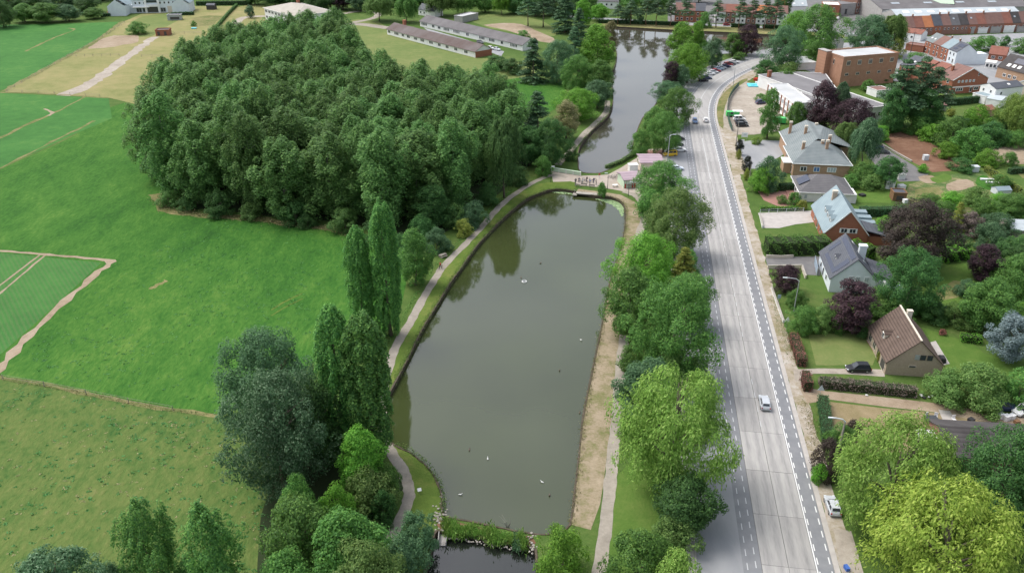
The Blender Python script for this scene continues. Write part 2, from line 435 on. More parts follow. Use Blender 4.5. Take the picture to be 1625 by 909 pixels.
water_mat("pond_water", (.041, .053, .018), .05)
water_mat("canal_water", (.058, .054, .038), .05)
water_mat("weir_water", (.014, .017, .014), .05)

# ------------------------------------------------------------------ mesh helpers
def tag(o, label=None, cat=None, group=None, kind=None):
    if label: o["label"] = label
    if cat: o["category"] = cat
    if group: o["group"] = group
    if kind: o["kind"] = kind
    return o

def link(name, me, parent=None, mat=None, loc=(0, 0, 0), rz=0.0, scale=None, objmat=False):
    o = bpy.data.objects.new(name, me)
    col.objects.link(o)
    o.location = loc
    if rz: o.rotation_euler = (0, 0, rz)
    if scale is not None: o.scale = scale
    if parent is not None: o.parent = parent
    if mat is not None:
        if objmat:
            if len(me.materials) == 0: me.materials.append(None)
            o.material_slots[0].link = 'OBJECT'
            o.material_slots[0].material = MATS[mat]
        else:
            me.materials.append(MATS[mat])
    return o

def mesh(name, verts, faces, smooth=False):
    me = bpy.data.meshes.new(name)
    me.from_pydata([tuple(v) for v in verts], [], faces)
    if smooth:
        me.polygons.foreach_set("use_smooth", [True] * len(me.polygons))
    me.update()
    return me

def mobj(name, verts, faces, mat, parent=None, loc=(0, 0, 0), rz=0.0, smooth=False):
    return link(name, mesh(name, verts, faces, smooth), parent, mat, loc, rz)

def thing(name, label, cat, loc=(0, 0, 0), rz=0.0, group=None):
    o = bpy.data.objects.new(name, None)
    col.objects.link(o)
    o.empty_display_size = 0.5
    o.location = loc
    o.rotation_euler = (0, 0, rz)
    return tag(o, label, cat, group)

CUBE = mesh("unit_block", [(x, y, z) for x in (-.5, .5) for y in (-.5, .5) for z in (-.5, .5)],
            [(0, 1, 3, 2), (4, 6, 7, 5), (0, 4, 5, 1), (2, 3, 7, 6), (0, 2, 6, 4), (1, 5, 7, 3)])
def bx(name, parent, c, size, mat, rz=0.0, rx=0.0, ry=0.0):
    o = link(name, CUBE, parent, mat, c, 0, size, objmat=True)
    if rz or rx or ry: o.rotation_euler = (rx, ry, rz)
    return o

class MB:
    def __init__(s): s.v, s.f = [], []
    def add(s, v, f):
        k = len(s.v); s.v += [tuple(x) for x in v]; s.f += [tuple(i + k for i in q) for q in f]; return s
    def box(s, c, d):
        v = [(c[0] + x * d[0], c[1] + y * d[1], c[2] + z * d[2]) for x in (-.5, .5) for y in (-.5, .5) for z in (-.5, .5)]
        return s.add(v, [(0, 1, 3, 2), (4, 6, 7, 5), (0, 4, 5, 1), (2, 3, 7, 6), (0, 2, 6, 4), (1, 5, 7, 3)])
    def tube(s, pts, rad, n=7, cap=True):
        pts = [Vector(p) for p in pts]
        if not hasattr(rad, '__len__'): rad = [rad] * len(pts)
        v, f = [], []
        for i, p in enumerate(pts):
            t = (pts[min(i + 1, len(pts) - 1)] - pts[max(i - 1, 0)]).normalized()
            a = t.cross(Vector((0.31, 0.95, 0.11))).normalized(); b = t.cross(a)
            for k in range(n):
                an = 2 * math.pi * k / n
                v.append(p + (a * math.cos(an) + b * math.sin(an)) * rad[i])
        for i in range(len(pts) - 1):
            for k in range(n):
                f.append((i * n + k, i * n + (k + 1) % n, (i + 1) * n + (k + 1) % n, (i + 1) * n + k))
        if cap:
            f.append(tuple(range(n))[::-1]); f.append(tuple(range((len(pts) - 1) * n, len(pts) * n)))
        return s.add(v, f)
    def build(s, name, mat, parent=None, loc=(0, 0, 0), rz=0.0, smooth=False):
        return mobj(name, s.v, s.f, mat, parent, loc, rz, smooth)

def catmull(pts, n=5, closed=False):
    P = [Vector(p) for p in pts]; L = len(P); out = []
    rngi = range(L if closed else L - 1)
    for i in rngi:
        if closed: a, b, c, d = P[i - 1], P[i], P[(i + 1) % L], P[(i + 2) % L]
        else: a, b, c, d = P[max(i - 1, 0)], P[i], P[i + 1], P[min(i + 2, L - 1)]
        for k in range(n):
            t = k / n
            out.append(0.5 * (2 * b + (c - a) * t + (2 * a - 5 * b + 4 * c - d) * t * t + (3 * b - a - 3 * c + d) * t ** 3))
    if not closed: out.append(P[-1])
    return out

def tess(loops):
    flat = [v for lp in loops for v in lp]
    return flat, [tuple(t) for t in tessellate_polygon([[Vector((v[0], v[1], 0)) for v in lp] for lp in loops])]

def up_faces(v, f):
    out = []
    for t in f:
        a, b, c = (v[i] for i in t)
        nz = (b[0] - a[0]) * (c[1] - a[1]) - (b[1] - a[1]) * (c[0] - a[0])
        out.append(t if nz > 0 else t[::-1])
    return out

def patch(name, px, mat, z, label, smooth=2, jit=0.25, plan=False):
    """a flat piece of ground; its outline is softened and made uneven"""
    P = [Vector(p) if plan else W(*p) for p in px]
    P = [Vector((p[0], p[1], 0)) for p in P]
    if smooth > 1: P = catmull(P, smooth, True)
    Q = []
    for p in P:
        Q.append((p.x + random.uniform(-jit, jit), p.y + random.uniform(-jit, jit), z))
    v, f = tess([Q])
    o = mobj(name, v, up_faces(v, f), mat)
    return tag(o, label, None, None, 'structure')

def ribbon_geo(P, w, z, jit=0.0, step=None):
    if step:
        Q = [P[0]]
        for a, b in zip(P, P[1:]):
            k = max(1, int((b - a).length / step))
            Q += [a.lerp(b, (i + 1) / k) for i in range(k)]
        P = Q
    v, f = [], []
    for i, p in enumerate(P):
        t = (P[min(i + 1, len(P) - 1)] - P[max(i - 1, 0)]); t.z = 0; t.normalize()
        nn = Vector((-t.y, t.x, 0))
        w0, w1 = (w if not callable(w) else w(i / (len(P) - 1))), 0
        a = p + nn * (w0 / 2 + random.uniform(-jit, jit)); b = p - nn * (w0 / 2 + random.uniform(-jit, jit))
        v += [(a.x, a.y, z), (b.x, b.y, z)]
        if i: k = 2 * i; f.append((k - 2, k - 1, k + 1, k))
    return v, f

def ribbon(name, px, w, mat, z, label, jit=0.2, n=4, step=2.5):
    P = catmull([W(*p) for p in px], n)
    v, f = ribbon_geo(P, w, z, jit, step)
    o = mobj(name, v, up4(v, f), mat)
    return tag(o, label, None, None, 'structure')

def up4(v, f):
    out = []
    for q in f:
        a, b, c = v[q[0]], v[q[1]], v[q[2]]
        out.append(q if (b[0] - a[0]) * (c[1] - a[1]) - (b[1] - a[1]) * (c[0] - a[0]) > 0 else q[::-1])
    return out

# ------------------------------------------------------------------ ground, ponds, banks
pond_px = [(914, 304), (945, 311), (970, 313), (986, 320), (992, 334), (991, 360), (985, 391), (974, 424), (965, 456), (954, 518), (947, 551),
           (937, 598), (924, 662), (921, 695), (916, 739), (910, 785), (903, 832), (880, 846), (845, 846), (800, 838), (745, 826), (708, 819), (702, 808), (701, 785), (692, 759),
           (674, 736), (650, 717), (627, 706), (613, 690), (609, 665), (613, 635), (626, 611), (654, 556), (674, 516), (697, 479), (715, 449),
           (733, 424), (759, 388), (788, 357), (815, 332), (839, 314), (867, 303), (888, 300)]
canal_px = [(921, 272), (918, 258), (920, 234), (939, 208), (963, 187), (972, 168), (973, 146), (969, 127), (978, 98), (978, 80), (966, 58), (964, 45), (975, 42.5),
            (1069, 48), (1160, 52), (1230, 56), (1270, 60), (1270, 74), (1240, 79), (1150, 86), (1080, 90), (1066, 100), (1056, 129), (1047, 152), (1037, 170), (1019, 188), (1004, 227), (1000, 246), (962, 271), (940, 275)]
weir_px = [(690, 848), (706, 842), (760, 851), (836, 866), (850, 882), (850, 960), (846, 1040), (650, 1040), (664, 940), (683, 885)]
POND = catmull([W(*p) for p in pond_px], 3, True)
CANAL = catmull([W(*p) for p in canal_px], 3, True)
WEIR = catmull([W(*p) for p in weir_px], 3, True)
S0 = 4000.0
outer = [Vector((-S0, -S0, 0)), Vector((S0, -S0, 0)), Vector((S0, S0, 0)), Vector((-S0, S0, 0))]
v, f = tess([outer, POND, CANAL, WEIR])
ground = mobj("ground", v, up_faces(v, f), "rough_grass")
tag(ground, "rough green grass ground around the ponds and fields", None, None, 'structure')
WATER_Z = -0.75
for nm, loop, wm, lab in (("pond", POND, "pond_water", "long murky green pond in the middle of the picture"),
                          ("canal", CANAL, "canal_water", "grey canal reach beyond the footbridge"),
                          ("weir_pool", WEIR, "weir_water", "dark pool below the reed weir at the bottom edge")):
    c = sum(loop, Vector()) / len(loop)
    Q = [(p + (p - c).normalized() * 0.5) for p in loop]
    vv, ff = tess([[(p.x, p.y, WATER_Z) for p in Q]])
    tag(mobj(nm, vv, up_faces(vv, ff), wm), lab, None, None, 'structure')
    # timber edging: a low vertical board wall with a rim standing a little proud of the grass
    vv, ff = [], []
    L = len(loop)
    area = sum(loop[i].x * loop[(i + 1) % L].y - loop[(i + 1) % L].x * loop[i].y for i in range(L))
    sgn = 1 if area > 0 else -1
    for i, p in enumerate(loop):
        t = (loop[(i + 1) % L] - loop[i - 1]); nn = Vector((t.y, -t.x, 0)).normalized() * sgn
        hgt = 0.10 + random.uniform(-.05, .06)
        wd = 0.22 + random.uniform(-.08, .1)
        a, b = p - nn * .05, p + nn * wd
        vv += [(a.x, a.y, -1.4), (a.x, a.y, hgt), (b.x, b.y, hgt), (b.x, b.y, -.05)]
    for i in range(L):
        j = (i + 1) % L
        for k in range(3): ff.append((i * 4 + k, j * 4 + k, j * 4 + k + 1, i * 4 + k + 1))
    tag(mobj(nm + "_bank_edging", vv, ff, "edging_timber"), "dark timber edging along the bank of the " + nm.replace('_', ' '), None, None, 'structure')

# fields on the left
patch("meadow", [(-80, 300), (0, 269), (60, 242), (120, 214), (176, 170), (215, 166), (262, 200), (262, 318), (300, 338), (450, 354), (560, 364), (640, 400), (645, 450), (620, 520), (520, 560), (430, 620), (345, 656), (250, 643), (150, 623), (60, 606), (-60, 592)], "meadow_grass", .012, "bright green mown meadow in front of the poplar wood")
patch("pasture", [(-70, 596), (60, 611), (150, 628), (250, 648), (345, 661), (410, 700), (450, 780), (480, 860), (500, 960), (480, 1200), (-400, 1200), (-200, 700)], "pasture_grass", .014, "olive green tufted pasture at the lower left")
patch("row_crop_field", [(-70, 397), (0, 401), (100, 411), (160, 417), (80, 491), (4, 560), (-70, 615)], "crop_green", .016, "row crop field with drilled rows at the left edge", 1, .1)
patch("green_crop_field", [(-110, 148), (0, 148), (100, 153), (172, 156), (178, 188), (120, 212), (60, 240), (0, 266), (-90, 300)], "crop_far", .016, "smooth green crop field left of the wood", 1, .1)
patch("far_crop_field", [(-140, 42), (0, 40), (100, 38), (189, 35), (150, 65), (95, 96), (5, 143), (-110, 146)], "crop_far", .016, "green crop field at the upper left", 1, .1)
patch("dry_paddock", [(8, 146), (95, 98), (150, 68), (192, 36), (208, 30), (250, 10), (380, 10), (345, 50), (310, 95), (262, 140), (215, 165), (172, 155), (100, 151)], "dry_paddock", .018, "parched yellow paddock below the white manor", 1, .3)
patch("green_paddock", [(200, 46), (225, 26), (300, 20), (262, 44), (240, 58), (205, 58)], "lawn_pale", .022, "greener paddock strip below the white manor", 2, .6)
patch("bare_paddock_patch", [(140, 74), (165, 60), (215, 56), (222, 64), (195, 72), (150, 78)], "soil_pale", .024, "bare sandy patch in the dry paddock", 3, 1.2)
patch("sand_patch", [(300, 36), (318, 26), (350, 26), (345, 35), (320, 42)], "straw_strip", .024, "pale sandy patch in the dry paddock by the fence", 3, 1.2)
ribbon("paddock_track", [(100, 152), (135, 138), (165, 118), (195, 96), (222, 76), (246, 59)], lambda t: 6.5 - 2.5 * t, "gravel", .028, "worn sandy track running up the dry paddock", .9)
ribbon("soil_margin", [(-70, 393), (0, 398), (60, 403), (120, 408), (177, 413)], 1.1, "soil_pale", .024, "bare soil strip along the top of the row crop field", .3)
ribbon("soil_margin", [(179, 412), (160, 430), (120, 464), (60, 520), (10, 572), (-40, 622)], 1.7, "soil_pale", .026, "bare soil strip along the right side of the row crop field", .7)
for a, b in (((70, 406), (-5, 470)), ((62, 405), (-5, 457))):
    ribbon("wheel_track", [a, ((a[0] + b[0]) / 2, (a[1] + b[1]) / 2), b], .55, "soil_pale", .03, "wheel track in the row crop field", .15)
ribbon("wheel_track", [(136, 153), (105, 170), (84, 180), (50, 195), (0, 219), (-60, 245)], 1.2, "straw_strip", .028, "pale tractor track across the smooth green crop field", .5)
ribbon("wheel_track", [(70, 173), (84, 179), (76, 184)], 1.2, "soil_pale", .03, "bare turning spot on the tractor track", .3)
ribbon("field_margin", [(150, 192), (120, 207), (90, 221), (60, 237), (0, 267), (-60, 296)], 1.0, "straw_strip", .03, "rough margin between the smooth crop field and the meadow", .4)
ribbon("field_margin", [(0, 147), (60, 148), (120, 152), (172, 156)], 1.2, "straw_strip", .03, "rough margin along the bottom of the dry paddock", .4)
ribbon("field_margin", [(5, 145), (50, 121), (95, 97), (150, 67), (195, 34)], 2.6, "straw_strip", .03, "dry grass margin beside the upper left crop field", .6)
ribbon("field_margin", [(-60, 592), (10, 600), (60, 609), (150, 626), (250, 646), (345, 659)], 1.1, "straw_strip", .034, "dry grass line between the bright meadow and the tufted pasture", .35)
ribbon("field_margin", [(246, 308), (252, 322), (268, 334), (320, 341), (400, 347), (470, 356), (540, 366)], 3.0, "straw_strip", .034, "strip of dry long grass at the foot of the wood", .8)
ribbon("wheel_track", [(110, 45), (118, 48), (100, 55), (80, 63), (40, 82)], 1.2, "straw_strip", .03, "faint pale track in the upper left crop field", .5)
ribbon("dry_streak", [(238, 459), (250, 452), (264, 445)], 1.0, "straw_strip", .03, "small dry streak in the bright meadow", .4)
for q_ in (0, 9): ribbon("dry_streak", [(430, 492 + q_), (455, 477 + q_), (480, 465 + q_)], .45, "bank_grass", .03, "faint wheel mark in the meadow near the Lombardy poplars", .15)
# lawns round the barracks and beyond the wood
patch("institute_lawn", [(545, 34), (600, 34), (640, 62), (760, 92), (835, 100), (850, 130), (800, 175), (640, 175), (590, 120), (560, 70)], "lawn_pale", .012, "pale lawn between the wood and the long white barracks", 2, .5)
patch("institute_lawn", [(330, 60), (375, 12), (420, 10), (425, 45), (400, 60), (350, 75)], "dry_paddock", .012, "dry lawn beside the white two storey block", 2, .5)
patch("hidden_meadow", [(800, 128), (850, 126), (895, 132), (888, 168), (850, 185), (815, 170)], "meadow_grass", .014, "small bright meadow between the wood and the canal trees", 2, .5)
patch("school_garden", [(740, 26), (830, 25), (880, 45), (878, 58), (830, 52), (780, 46)], "lawn_pale", .016, "green plot behind the rear barrack", 2, .5)
patch("earth_bank", [(768, 40), (815, 37), (850, 48), (885, 66), (860, 66), (800, 48)], "soil_pale", .02, "bare earth bank behind the rear barrack", 3, 1.0)
ribbon("institute_drive", [(362, 52), (372, 40), (388, 28), (430, 26)], 5, "gravel", .02, "curved pale drive beside the white two storey block")
ribbon("institute_drive", [(395, 50), (420, 45), (470, 40), (560, 38), (620, 45), (650, 42)], 7, "path_grit", .02, "pale drive leading to the barracks")
ribbon("institute_drive", [(545, 22), (575, 18), (600, 22), (590, 30), (560, 36)], 4, "path_grit", .022, "curved drive behind the wood")
patch("barrack_yard", [(672, 44), (735, 62), (780, 76), (800, 82), (795, 90), (780, 84), (700, 66)], "asphalt_pale", .018, "grey yard between the two long barracks", 1, .1)

# far canal bank and street beyond
patch("far_bank", [(950, 43), (975, 42), (1069, 47.4), (1160, 51.4), (1250, 56), (1340, 61), (1340, 52), (1240, 46), (1100, 40), (960, 34)], "dry_paddock", .02, "mown far bank of the canal", 1, .2)
ribbon("far_street", [(900, 26), (1000, 33), (1100, 39), (1200, 43), (1300, 50), (1360, 55)], 7, "asphalt_pale", .024, "street behind the pines on the far bank")

# banks and paths round the pond
right_edge = [(c[0], c[1]) for c in pond_px[0:17]]
def shifted(px, d):
    return [W(*p) + Vector((d, 0, 0)) for p in px]
strip = shifted(right_edge, .25) + [W(*p) for p in [(938, 840), (952, 800), (958, 760), (966, 700), (975, 640), (982, 580), (990, 530), (1000, 470), (1005, 420), (1012, 372), (1017, 345), (1010, 322), (985, 309), (950, 304), (918, 300)]]
patch("dry_bank", [(p.x, p.y) for p in strip], "dry_bank", .02, "parched tan bank along the right side of the pond", 1, .1, plan=True)
left_strip = [(701, 813), (701, 785), (692, 759), (674, 736), (650, 717), (627, 706), (613, 690), (618, 712), (632, 730), (650, 752), (658, 777), (654, 803), (645, 830), (665, 840), (690, 835)]
patch("bank_lawn", [(p.x - .3, p.y) for p in [W(*q) for q in left_strip]], "bank_grass", .02, "grass bank with a curved edge at the lower left of the pond", 2, .1, plan=True)
bank2 = [(626, 611), (654, 556), (674, 516), (697, 479), (715, 449), (733, 424), (759, 388), (788, 357), (815, 332), (839, 314), (867, 303), (888, 300), (912, 303)]
patch("bank_lawn", [(p.x - .3, p.y + .15) for p in [W(*q) for q in bank2 + [(912, 288), (877, 289), (857, 292), (831, 304), (799, 328), (770, 358), (744, 386), (711, 420), (688, 455), (676, 473), (655, 512), (632, 556), (619, 582)]]], "bank_grass", .02, "narrow grass bank between the left footpath and the pond", 1, .05, plan=True)
ribbon("footpath", [(616, 857), (632, 830), (646, 799), (649, 777), (640, 747), (628, 728), (612, 700), (606, 660), (610, 610), (620, 572), (630, 546), (652, 510), (673, 471), (692, 440), (706, 420), (735, 391), (760, 365), (796, 325), (826, 302), (854, 286), (878, 278), (900, 282)], 1.75, "path_grit", .036, "grey gravel footpath along the left bank of the pond", .12, 6, 1.5)
ribbon("footpath", [(945, 960), (951, 907), (959, 850), (966, 788), (971, 739), (977, 680), (982, 620), (987, 560), (992, 530), (1002, 470), (1008, 420), (1014, 374), (1022, 348), (1021, 330), (1010, 312), (990, 304)], 1.9, "path_grit", .036, "pale footpath on the road side of the pond", .12, 6, 1.5)
ribbon("footpath", [(885, 262), (905, 240), (925, 215), (945, 196), (962, 178), (964, 160)], 2.2, "path_grit", .036, "footpath along the left bank of the canal", .15, 6, 1.5)
patch("plaza", [(874, 267), (921, 279), (945, 279), (965, 277), (985, 266), (1010, 251), (1030, 237), (1060, 236), (1064, 262), (1030, 300), (1027, 330), (1018, 318), (1004, 308), (985, 303), (950, 297), (915, 294), (905, 288), (877, 289)], "plaza_grit", .03, "beige gravel square round the snack kiosk", 1, .15)
patch("brick_terrace", [(1022, 239), (1056, 238), (1058, 252), (1018, 252)], "brick_paving", .04, "brownish brick terrace behind the kiosk", 1, .05)
patch("grass_patch", [(905, 288), (914, 290), (914, 300), (905, 299), (890, 299), (870, 302), (860, 304), (878, 291)], "bank_grass", .04, "grass corner beside the footbridge", 1, .1)
patch("woodland_floor", [(292, 320), (330, 330), (450, 344), (560, 354), (650, 375), (700, 370), (750, 340), (795, 305), (840, 262), (850, 240), (820, 220), (760, 205), (640, 200), (590, 170), (500, 125), (430, 135), (370, 165), (325, 210)], "hedge_core", .022, "dark ground under the poplar wood", 2, 1.0)  # ground below the poplars takes the very dark hedge core colour
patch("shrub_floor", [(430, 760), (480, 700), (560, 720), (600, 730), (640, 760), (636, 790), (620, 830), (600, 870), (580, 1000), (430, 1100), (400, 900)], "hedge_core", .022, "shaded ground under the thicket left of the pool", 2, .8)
patch("roadside_lawn", [(976, 760), (1040, 700), (1060, 720), (1070, 830), (1040, 960), (955, 960), (965, 880)], "lawn", .022, "grass between the footpath and the parking strip", 2, .4)

# ------------------------------------------------------------------ the road
ref_px = [(1079.67 + .24382 * q, q) for q in (1300, 1000, 909, 800, 700, 600, 500, 420, 350, 283, 240, 205)] + \
         [(1126, 187), (1125.5, 176), (1127, 165), (1131, 154), (1141, 139.5), (1156.6, 126.6), (1174.7, 116), (1195, 107), (1225, 97), (1270, 86), (1340, 74)]
REF = catmull([W(*p) for p in ref_px], 8)
# even out to 1 m steps
def resample(P, step):
    out = [P[0].copy()]; acc = 0.0
    for a, b in zip(P, P[1:]):
        d = (b - a).length; t = step - acc
        while t <= d:
            out.append(a.lerp(b, t / d)); t += step
        acc = (acc + d) % step
    return out
REF = resample(REF, 1.0)
def frame(i):
    i = max(0, min(len(REF) - 1, i))
    t = (REF[min(i + 2, len(REF) - 1)] - REF[max(i - 2, 0)]).normalized()
    return REF[i], t, Vector((t.y, -t.x, 0))
def at_road(s, u):
    i = int(max(0, min(len(REF) - 2, s))); p0, t0, n0 = frame(i); p1, t1, n1 = frame(i + 1); k = s - i
    return p0.lerp(p1, k) + n0.lerp(n1, k) * u, t0.lerp(t1, k).normalized(), n0
def strip_mesh(s0, s1, u0, u1, z, step=2.0, jit=0.0):
    v, f = [], []
    k = max(1, int((s1 - s0) / step))
    for i in range(k + 1):
        s = s0 + (s1 - s0) * i / k
        for u in (u0, u1):
            p, t, n = at_road(s, u + random.uniform(-jit, jit)); v.append((p.x, p.y, z))
        if i: f.append((2 * i - 2, 2 * i - 1, 2 * i + 1, 2 * i))
    return v, up4(v, f)
NS = len(REF) - 1
S_CURVE = min(range(len(REF)), key=lambda i: abs(REF[i].y - W(1126, 187).y))
v, f = strip_mesh(0, NS, -16.2, 1.95, .050)
road = mobj("road", v, f, "asphalt_blue")
tag(road, "straight concrete main road with asphalt cycle lanes curving right in the distance", None, None, 'structure')
def rchild(name, v, f, mat): return mobj(name, v, f, mat, road)
v, f = strip_mesh(0, NS, -16.2, -10.1, .056); rchild("parking_strip", v, f, "asphalt_pale")
v, f = strip_mesh(0, NS, -7.62, -.38, .056); rchild("joint_bed", v, f, "joint_filler")
# concrete slabs, two lanes, joints left open
S_FIRST = 3.0
SLAB = 9.8
n_slab = int((S_CURVE - S_FIRST) / SLAB)
slab_mesh = None
for lane, (u0, u1) in enumerate(((-7.55, -4.06), (-3.98, -.45))):
    for i in range(n_slab):
        s0 = S_FIRST + i * SLAB; s1 = s0 + SLAB - .05
        a, t, n = at_road(s0, u0); b, _, _ = at_road(s1, u0); c, _, _ = at_road(s1, u1); d, _, _ = at_road(s0, u1)
        m = (a + c) / 2
        if slab_mesh is None or lane != slab_mesh[0]:
            ang = math.atan2(t.y, t.x)
            lx, ly = (b - a).length / 2, (d - a).length / 2
            mb = MB().box((0, 0, 0), (2 * lx, 2 * ly, .05))
            slab_mesh = (lane, mesh("concrete_slab", mb.v, mb.f)); slab_mesh[1].materials.append(MATS["concrete_slab_worn"])
        o = link("concrete_slab", slab_mesh[1], road, None, (m.x, m.y, .068 + random.uniform(-.004, .004)), math.atan2(t.y, t.x))
s_end = S_FIRST + n_slab * SLAB
v, f = strip_mesh(s_end, NS, -7.55, -4.04, .090); rchild("concrete_lane", v, f, "concrete_lane")
v, f = strip_mesh(s_end, NS, -3.98, -.45, .090); rchild("concrete_lane", v, f, "concrete_lane")
# paint
v, f = strip_mesh(0, NS, -.36, -.20, .060); rchild("edge_line", v, f, "road_paint")
dash = None
S_DASH0 = 0.6
dash_lists = ((0.0, .15, "road_paint", 1.25, 2.5, 0), (1.62, .15, "road_paint", 1.25, 2.5, .3), (-8.35, .13, "road_paint_worn", 1.25, 2.5, .7), (-9.5, .12, "road_paint_worn", 1.25, 2.5, .2))
near_n = 72
for u, wd, mt, ln, per, off in dash_lists:
    dm = mesh("lane_dash", [(-ln / 2, -wd / 2, 0), (ln / 2, -wd / 2, 0), (ln / 2, wd / 2, 0), (-ln / 2, wd / 2, 0)], [(0, 1, 2, 3)])
    dm.materials.append(MATS[mt])
    far_v, far_f = [], []
    k = 0
    s = S_DASH0 + off + 26
    while s < NS - 2:
        p, t, n = at_road(s, u)
        if k < near_n:
            link("lane_dash", dm, road, None, (p.x, p.y, .062), math.atan2(t.y, t.x))
        else:
            q = len(far_v)
            for a, b in ((-ln / 2, -wd / 2), (ln / 2, -wd / 2), (ln / 2, wd / 2), (-ln / 2, wd / 2)):
                far_v.append((p + t * a - n * b).to_tuple()[:2] + (.064,))
            far_f.append((q, q + 1, q + 2, q + 3))
        s += per; k += 1
    o = rchild("far_lane_dashes", far_v, up4(far_v, far_f), mt); o["kind"] = "stuff"
# centre line: long worn stripe, then dashes far off
for s0, s1 in ((S_CURVE - 66, S_CURVE - 26), (S_CURVE + 4, NS)):
    v, f = strip_mesh(s0, s1, -4.10, -3.94, .098); rchild("centre_line", v, f, "road_paint_worn")
cm = mesh("centre_dash", [(-.8, -.06, 0), (.8, -.06, 0), (.8, .06, 0), (-.8, .06, 0)], [(0, 1, 2, 3)]); cm.materials.append(MATS["road_paint_worn"])
s = 60.0
while s < S_CURVE - 68:
    if random.random() < .8:
        p, t, n = at_road(s, -3.9); link("centre_dash", cm, road, None, (p.x, p.y, .098), math.atan2(t.y, t.x))
    s += 4.2
# kerbs and pavements
def kerb(name, s0, s1, u0, u1, z0, z1, mat, label):
    v, f = [], []
    k = int((s1 - s0) / 2.5)
    for i in range(k + 1):
        s = s0 + (s1 - s0) * i / k
        for u, z in ((u0, z0), (u0, z1), (u1, z1), (u1, z0)):
            p, t, n = at_road(s, u); v.append((p.x, p.y, z))
        if i:
            for j in range(3): f.append((4 * i - 4 + j, 4 * i + j, 4 * i + j + 1, 4 * i - 3 + j))
    o = mobj(name, v, f, mat); return tag(o, label, None, None, 'structure')
kerb("pavement", 0, NS, 1.98, 2.75, 0, .11, "pavement_pale", "narrow pale pavement along the right side of the road")
kerb("kerb", 0, NS, -16.5, -16.22, 0, .14, "kerb_concrete", "kerb at the back of the parking strip")
kerb("pavement", 0, S_CURVE - 40, -17.6, -16.52, 0, .10, "pavement_pale", "footway behind the parking strip")
v, f = strip_mesh(0, S_CURVE - 60, 2.7, 5.1, .022, 2.0, .25)
tag(mobj("verge", v, f, "verge_ground"), "worn gravel verge in front of the gardens", None, None, 'structure')
v, f = strip_mesh(S_CURVE - 60, NS, 2.7, 8.0, .022, 2.0, .5)
tag(mobj("verge", v, f, "verge_ground"), "wide dusty verge along the curve of the road", None, None, 'structure')

# drives, yards and lawns on the right
patch("gravel_drive", [(1258, 586), (1300, 584), (1345, 585), (1402, 586), (1403, 597), (1340, 594), (1290, 593), (1262, 606)], "gravel", .03, "pale gravel drive up to the brown roofed house", 1, .15)
patch("dirt_lane", [(1268, 612), (1310, 621), (1400, 630), (1480, 639), (1560, 650), (1640, 665), (1640, 680), (1540, 664), (1480, 654), (1400, 645), (1315, 634), (1283, 640)], "soil_pale", .03, "sandy lane beside the dead hedge", 1, .3)
patch("dry_yard", [(1310, 637), (1400, 647), (1480, 656), (1560, 668), (1640, 680), (1640, 720), (1340, 720), (1320, 690)], "yard_dry", .026, "dry grass yard in front of the long dark roof", 1, .3)
patch("front_lawn", [(1284, 532), (1340, 528), (1382, 528), (1392, 560), (1385, 580), (1296, 580)], "lawn_pale", .026, "square front lawn of the brown roofed house", 1, .15)
patch("back_lawn", [(1466, 520), (1500, 530), (1545, 545), (1562, 560), (1640, 585), (1640, 606), (1560, 592), (1500, 592), (1490, 565)], "lawn", .026, "back lawn behind the brown roofed house", 1, .2)
patch("tree_lawn", [(1484, 430), (1530, 418), (1548, 445), (1545, 480), (1500, 492), (1452, 486)], "lawn", .026, "lawn between the dark maple and the purple plum tree", 2, .3)
patch("dry_lawn_patch", [(1486, 462), (1512, 446), (1536, 452), (1520, 472), (1490, 478)], "straw_strip", .03, "dry patch in the garden lawn", 2, .5)
patch("beech_lawn", [(1492, 352), (1510, 352), (1530, 368), (1556, 375), (1550, 386), (1500, 384)], "lawn_pale", .026, "small lawn behind the copper beech", 2, .2)
patch("dark_drive", [(1214, 408), (1300, 407), (1302, 437), (1276, 436), (1272, 425), (1218, 424)], "asphalt_dark", .03, "dark drive beside the house with the panel roof", 1, .05)
patch("side_drive", [(1203, 338), (1252, 336), (1296, 334), (1298, 352), (1262, 356), (1236, 362), (1212, 362)], "pavement_pale", .03, "pale drive in front of the brick gable house", 1, .08)
patch("brick_forecourt", [(1202, 303), (1250, 297), (1268, 302), (1268, 318), (1258, 328), (1240, 330), (1212, 318)], "brick_paving", .03, "red brick forecourt of the white bungalow", 1, .1)
patch("villa_forecourt", [(1168, 226), (1202, 222), (1240, 224), (1243, 246), (1225, 256), (1200, 268), (1186, 268)], "asphalt_pale", .03, "grey forecourt of the big villa", 1, .1)
patch("car_park", [(1146, 176), (1160, 145), (1184, 130), (1222, 140), (1234, 154), (1240, 190), (1236, 208), (1196, 214), (1168, 214), (1150, 202)], "gravel", .03, "gravel car park of the low school building", 1, .2)
patch("car_park_verge", [(1147, 200), (1150, 170), (1162, 146), (1186, 128), (1180, 126), (1150, 146), (1138, 170), (1136, 192), (1146, 204)], "straw_strip", .034, "dry grass strip between the car park fence and the curve", 2, .3)
patch("brown_lot", [(1392, 216), (1434, 209), (1458, 216), (1500, 240), (1537, 262), (1517, 270), (1478, 273), (1446, 257), (1420, 240)], "soil_brown", .03, "freshly dug brown soil lot behind the villa", 1, .4)
patch("asphalt_yard", [(1372, 240), (1388, 225), (1424, 247), (1474, 277), (1464, 287), (1428, 289), (1396, 270)], "asphalt_dark", .03, "dark asphalt yard with parked cars behind the villa", 1, .1)
patch("sand_heap_ground", [(1456, 281), (1478, 278), (1492, 288), (1470, 291)], "soil_pale", .034, "spilt sand at the end of the asphalt yard", 2, .2)
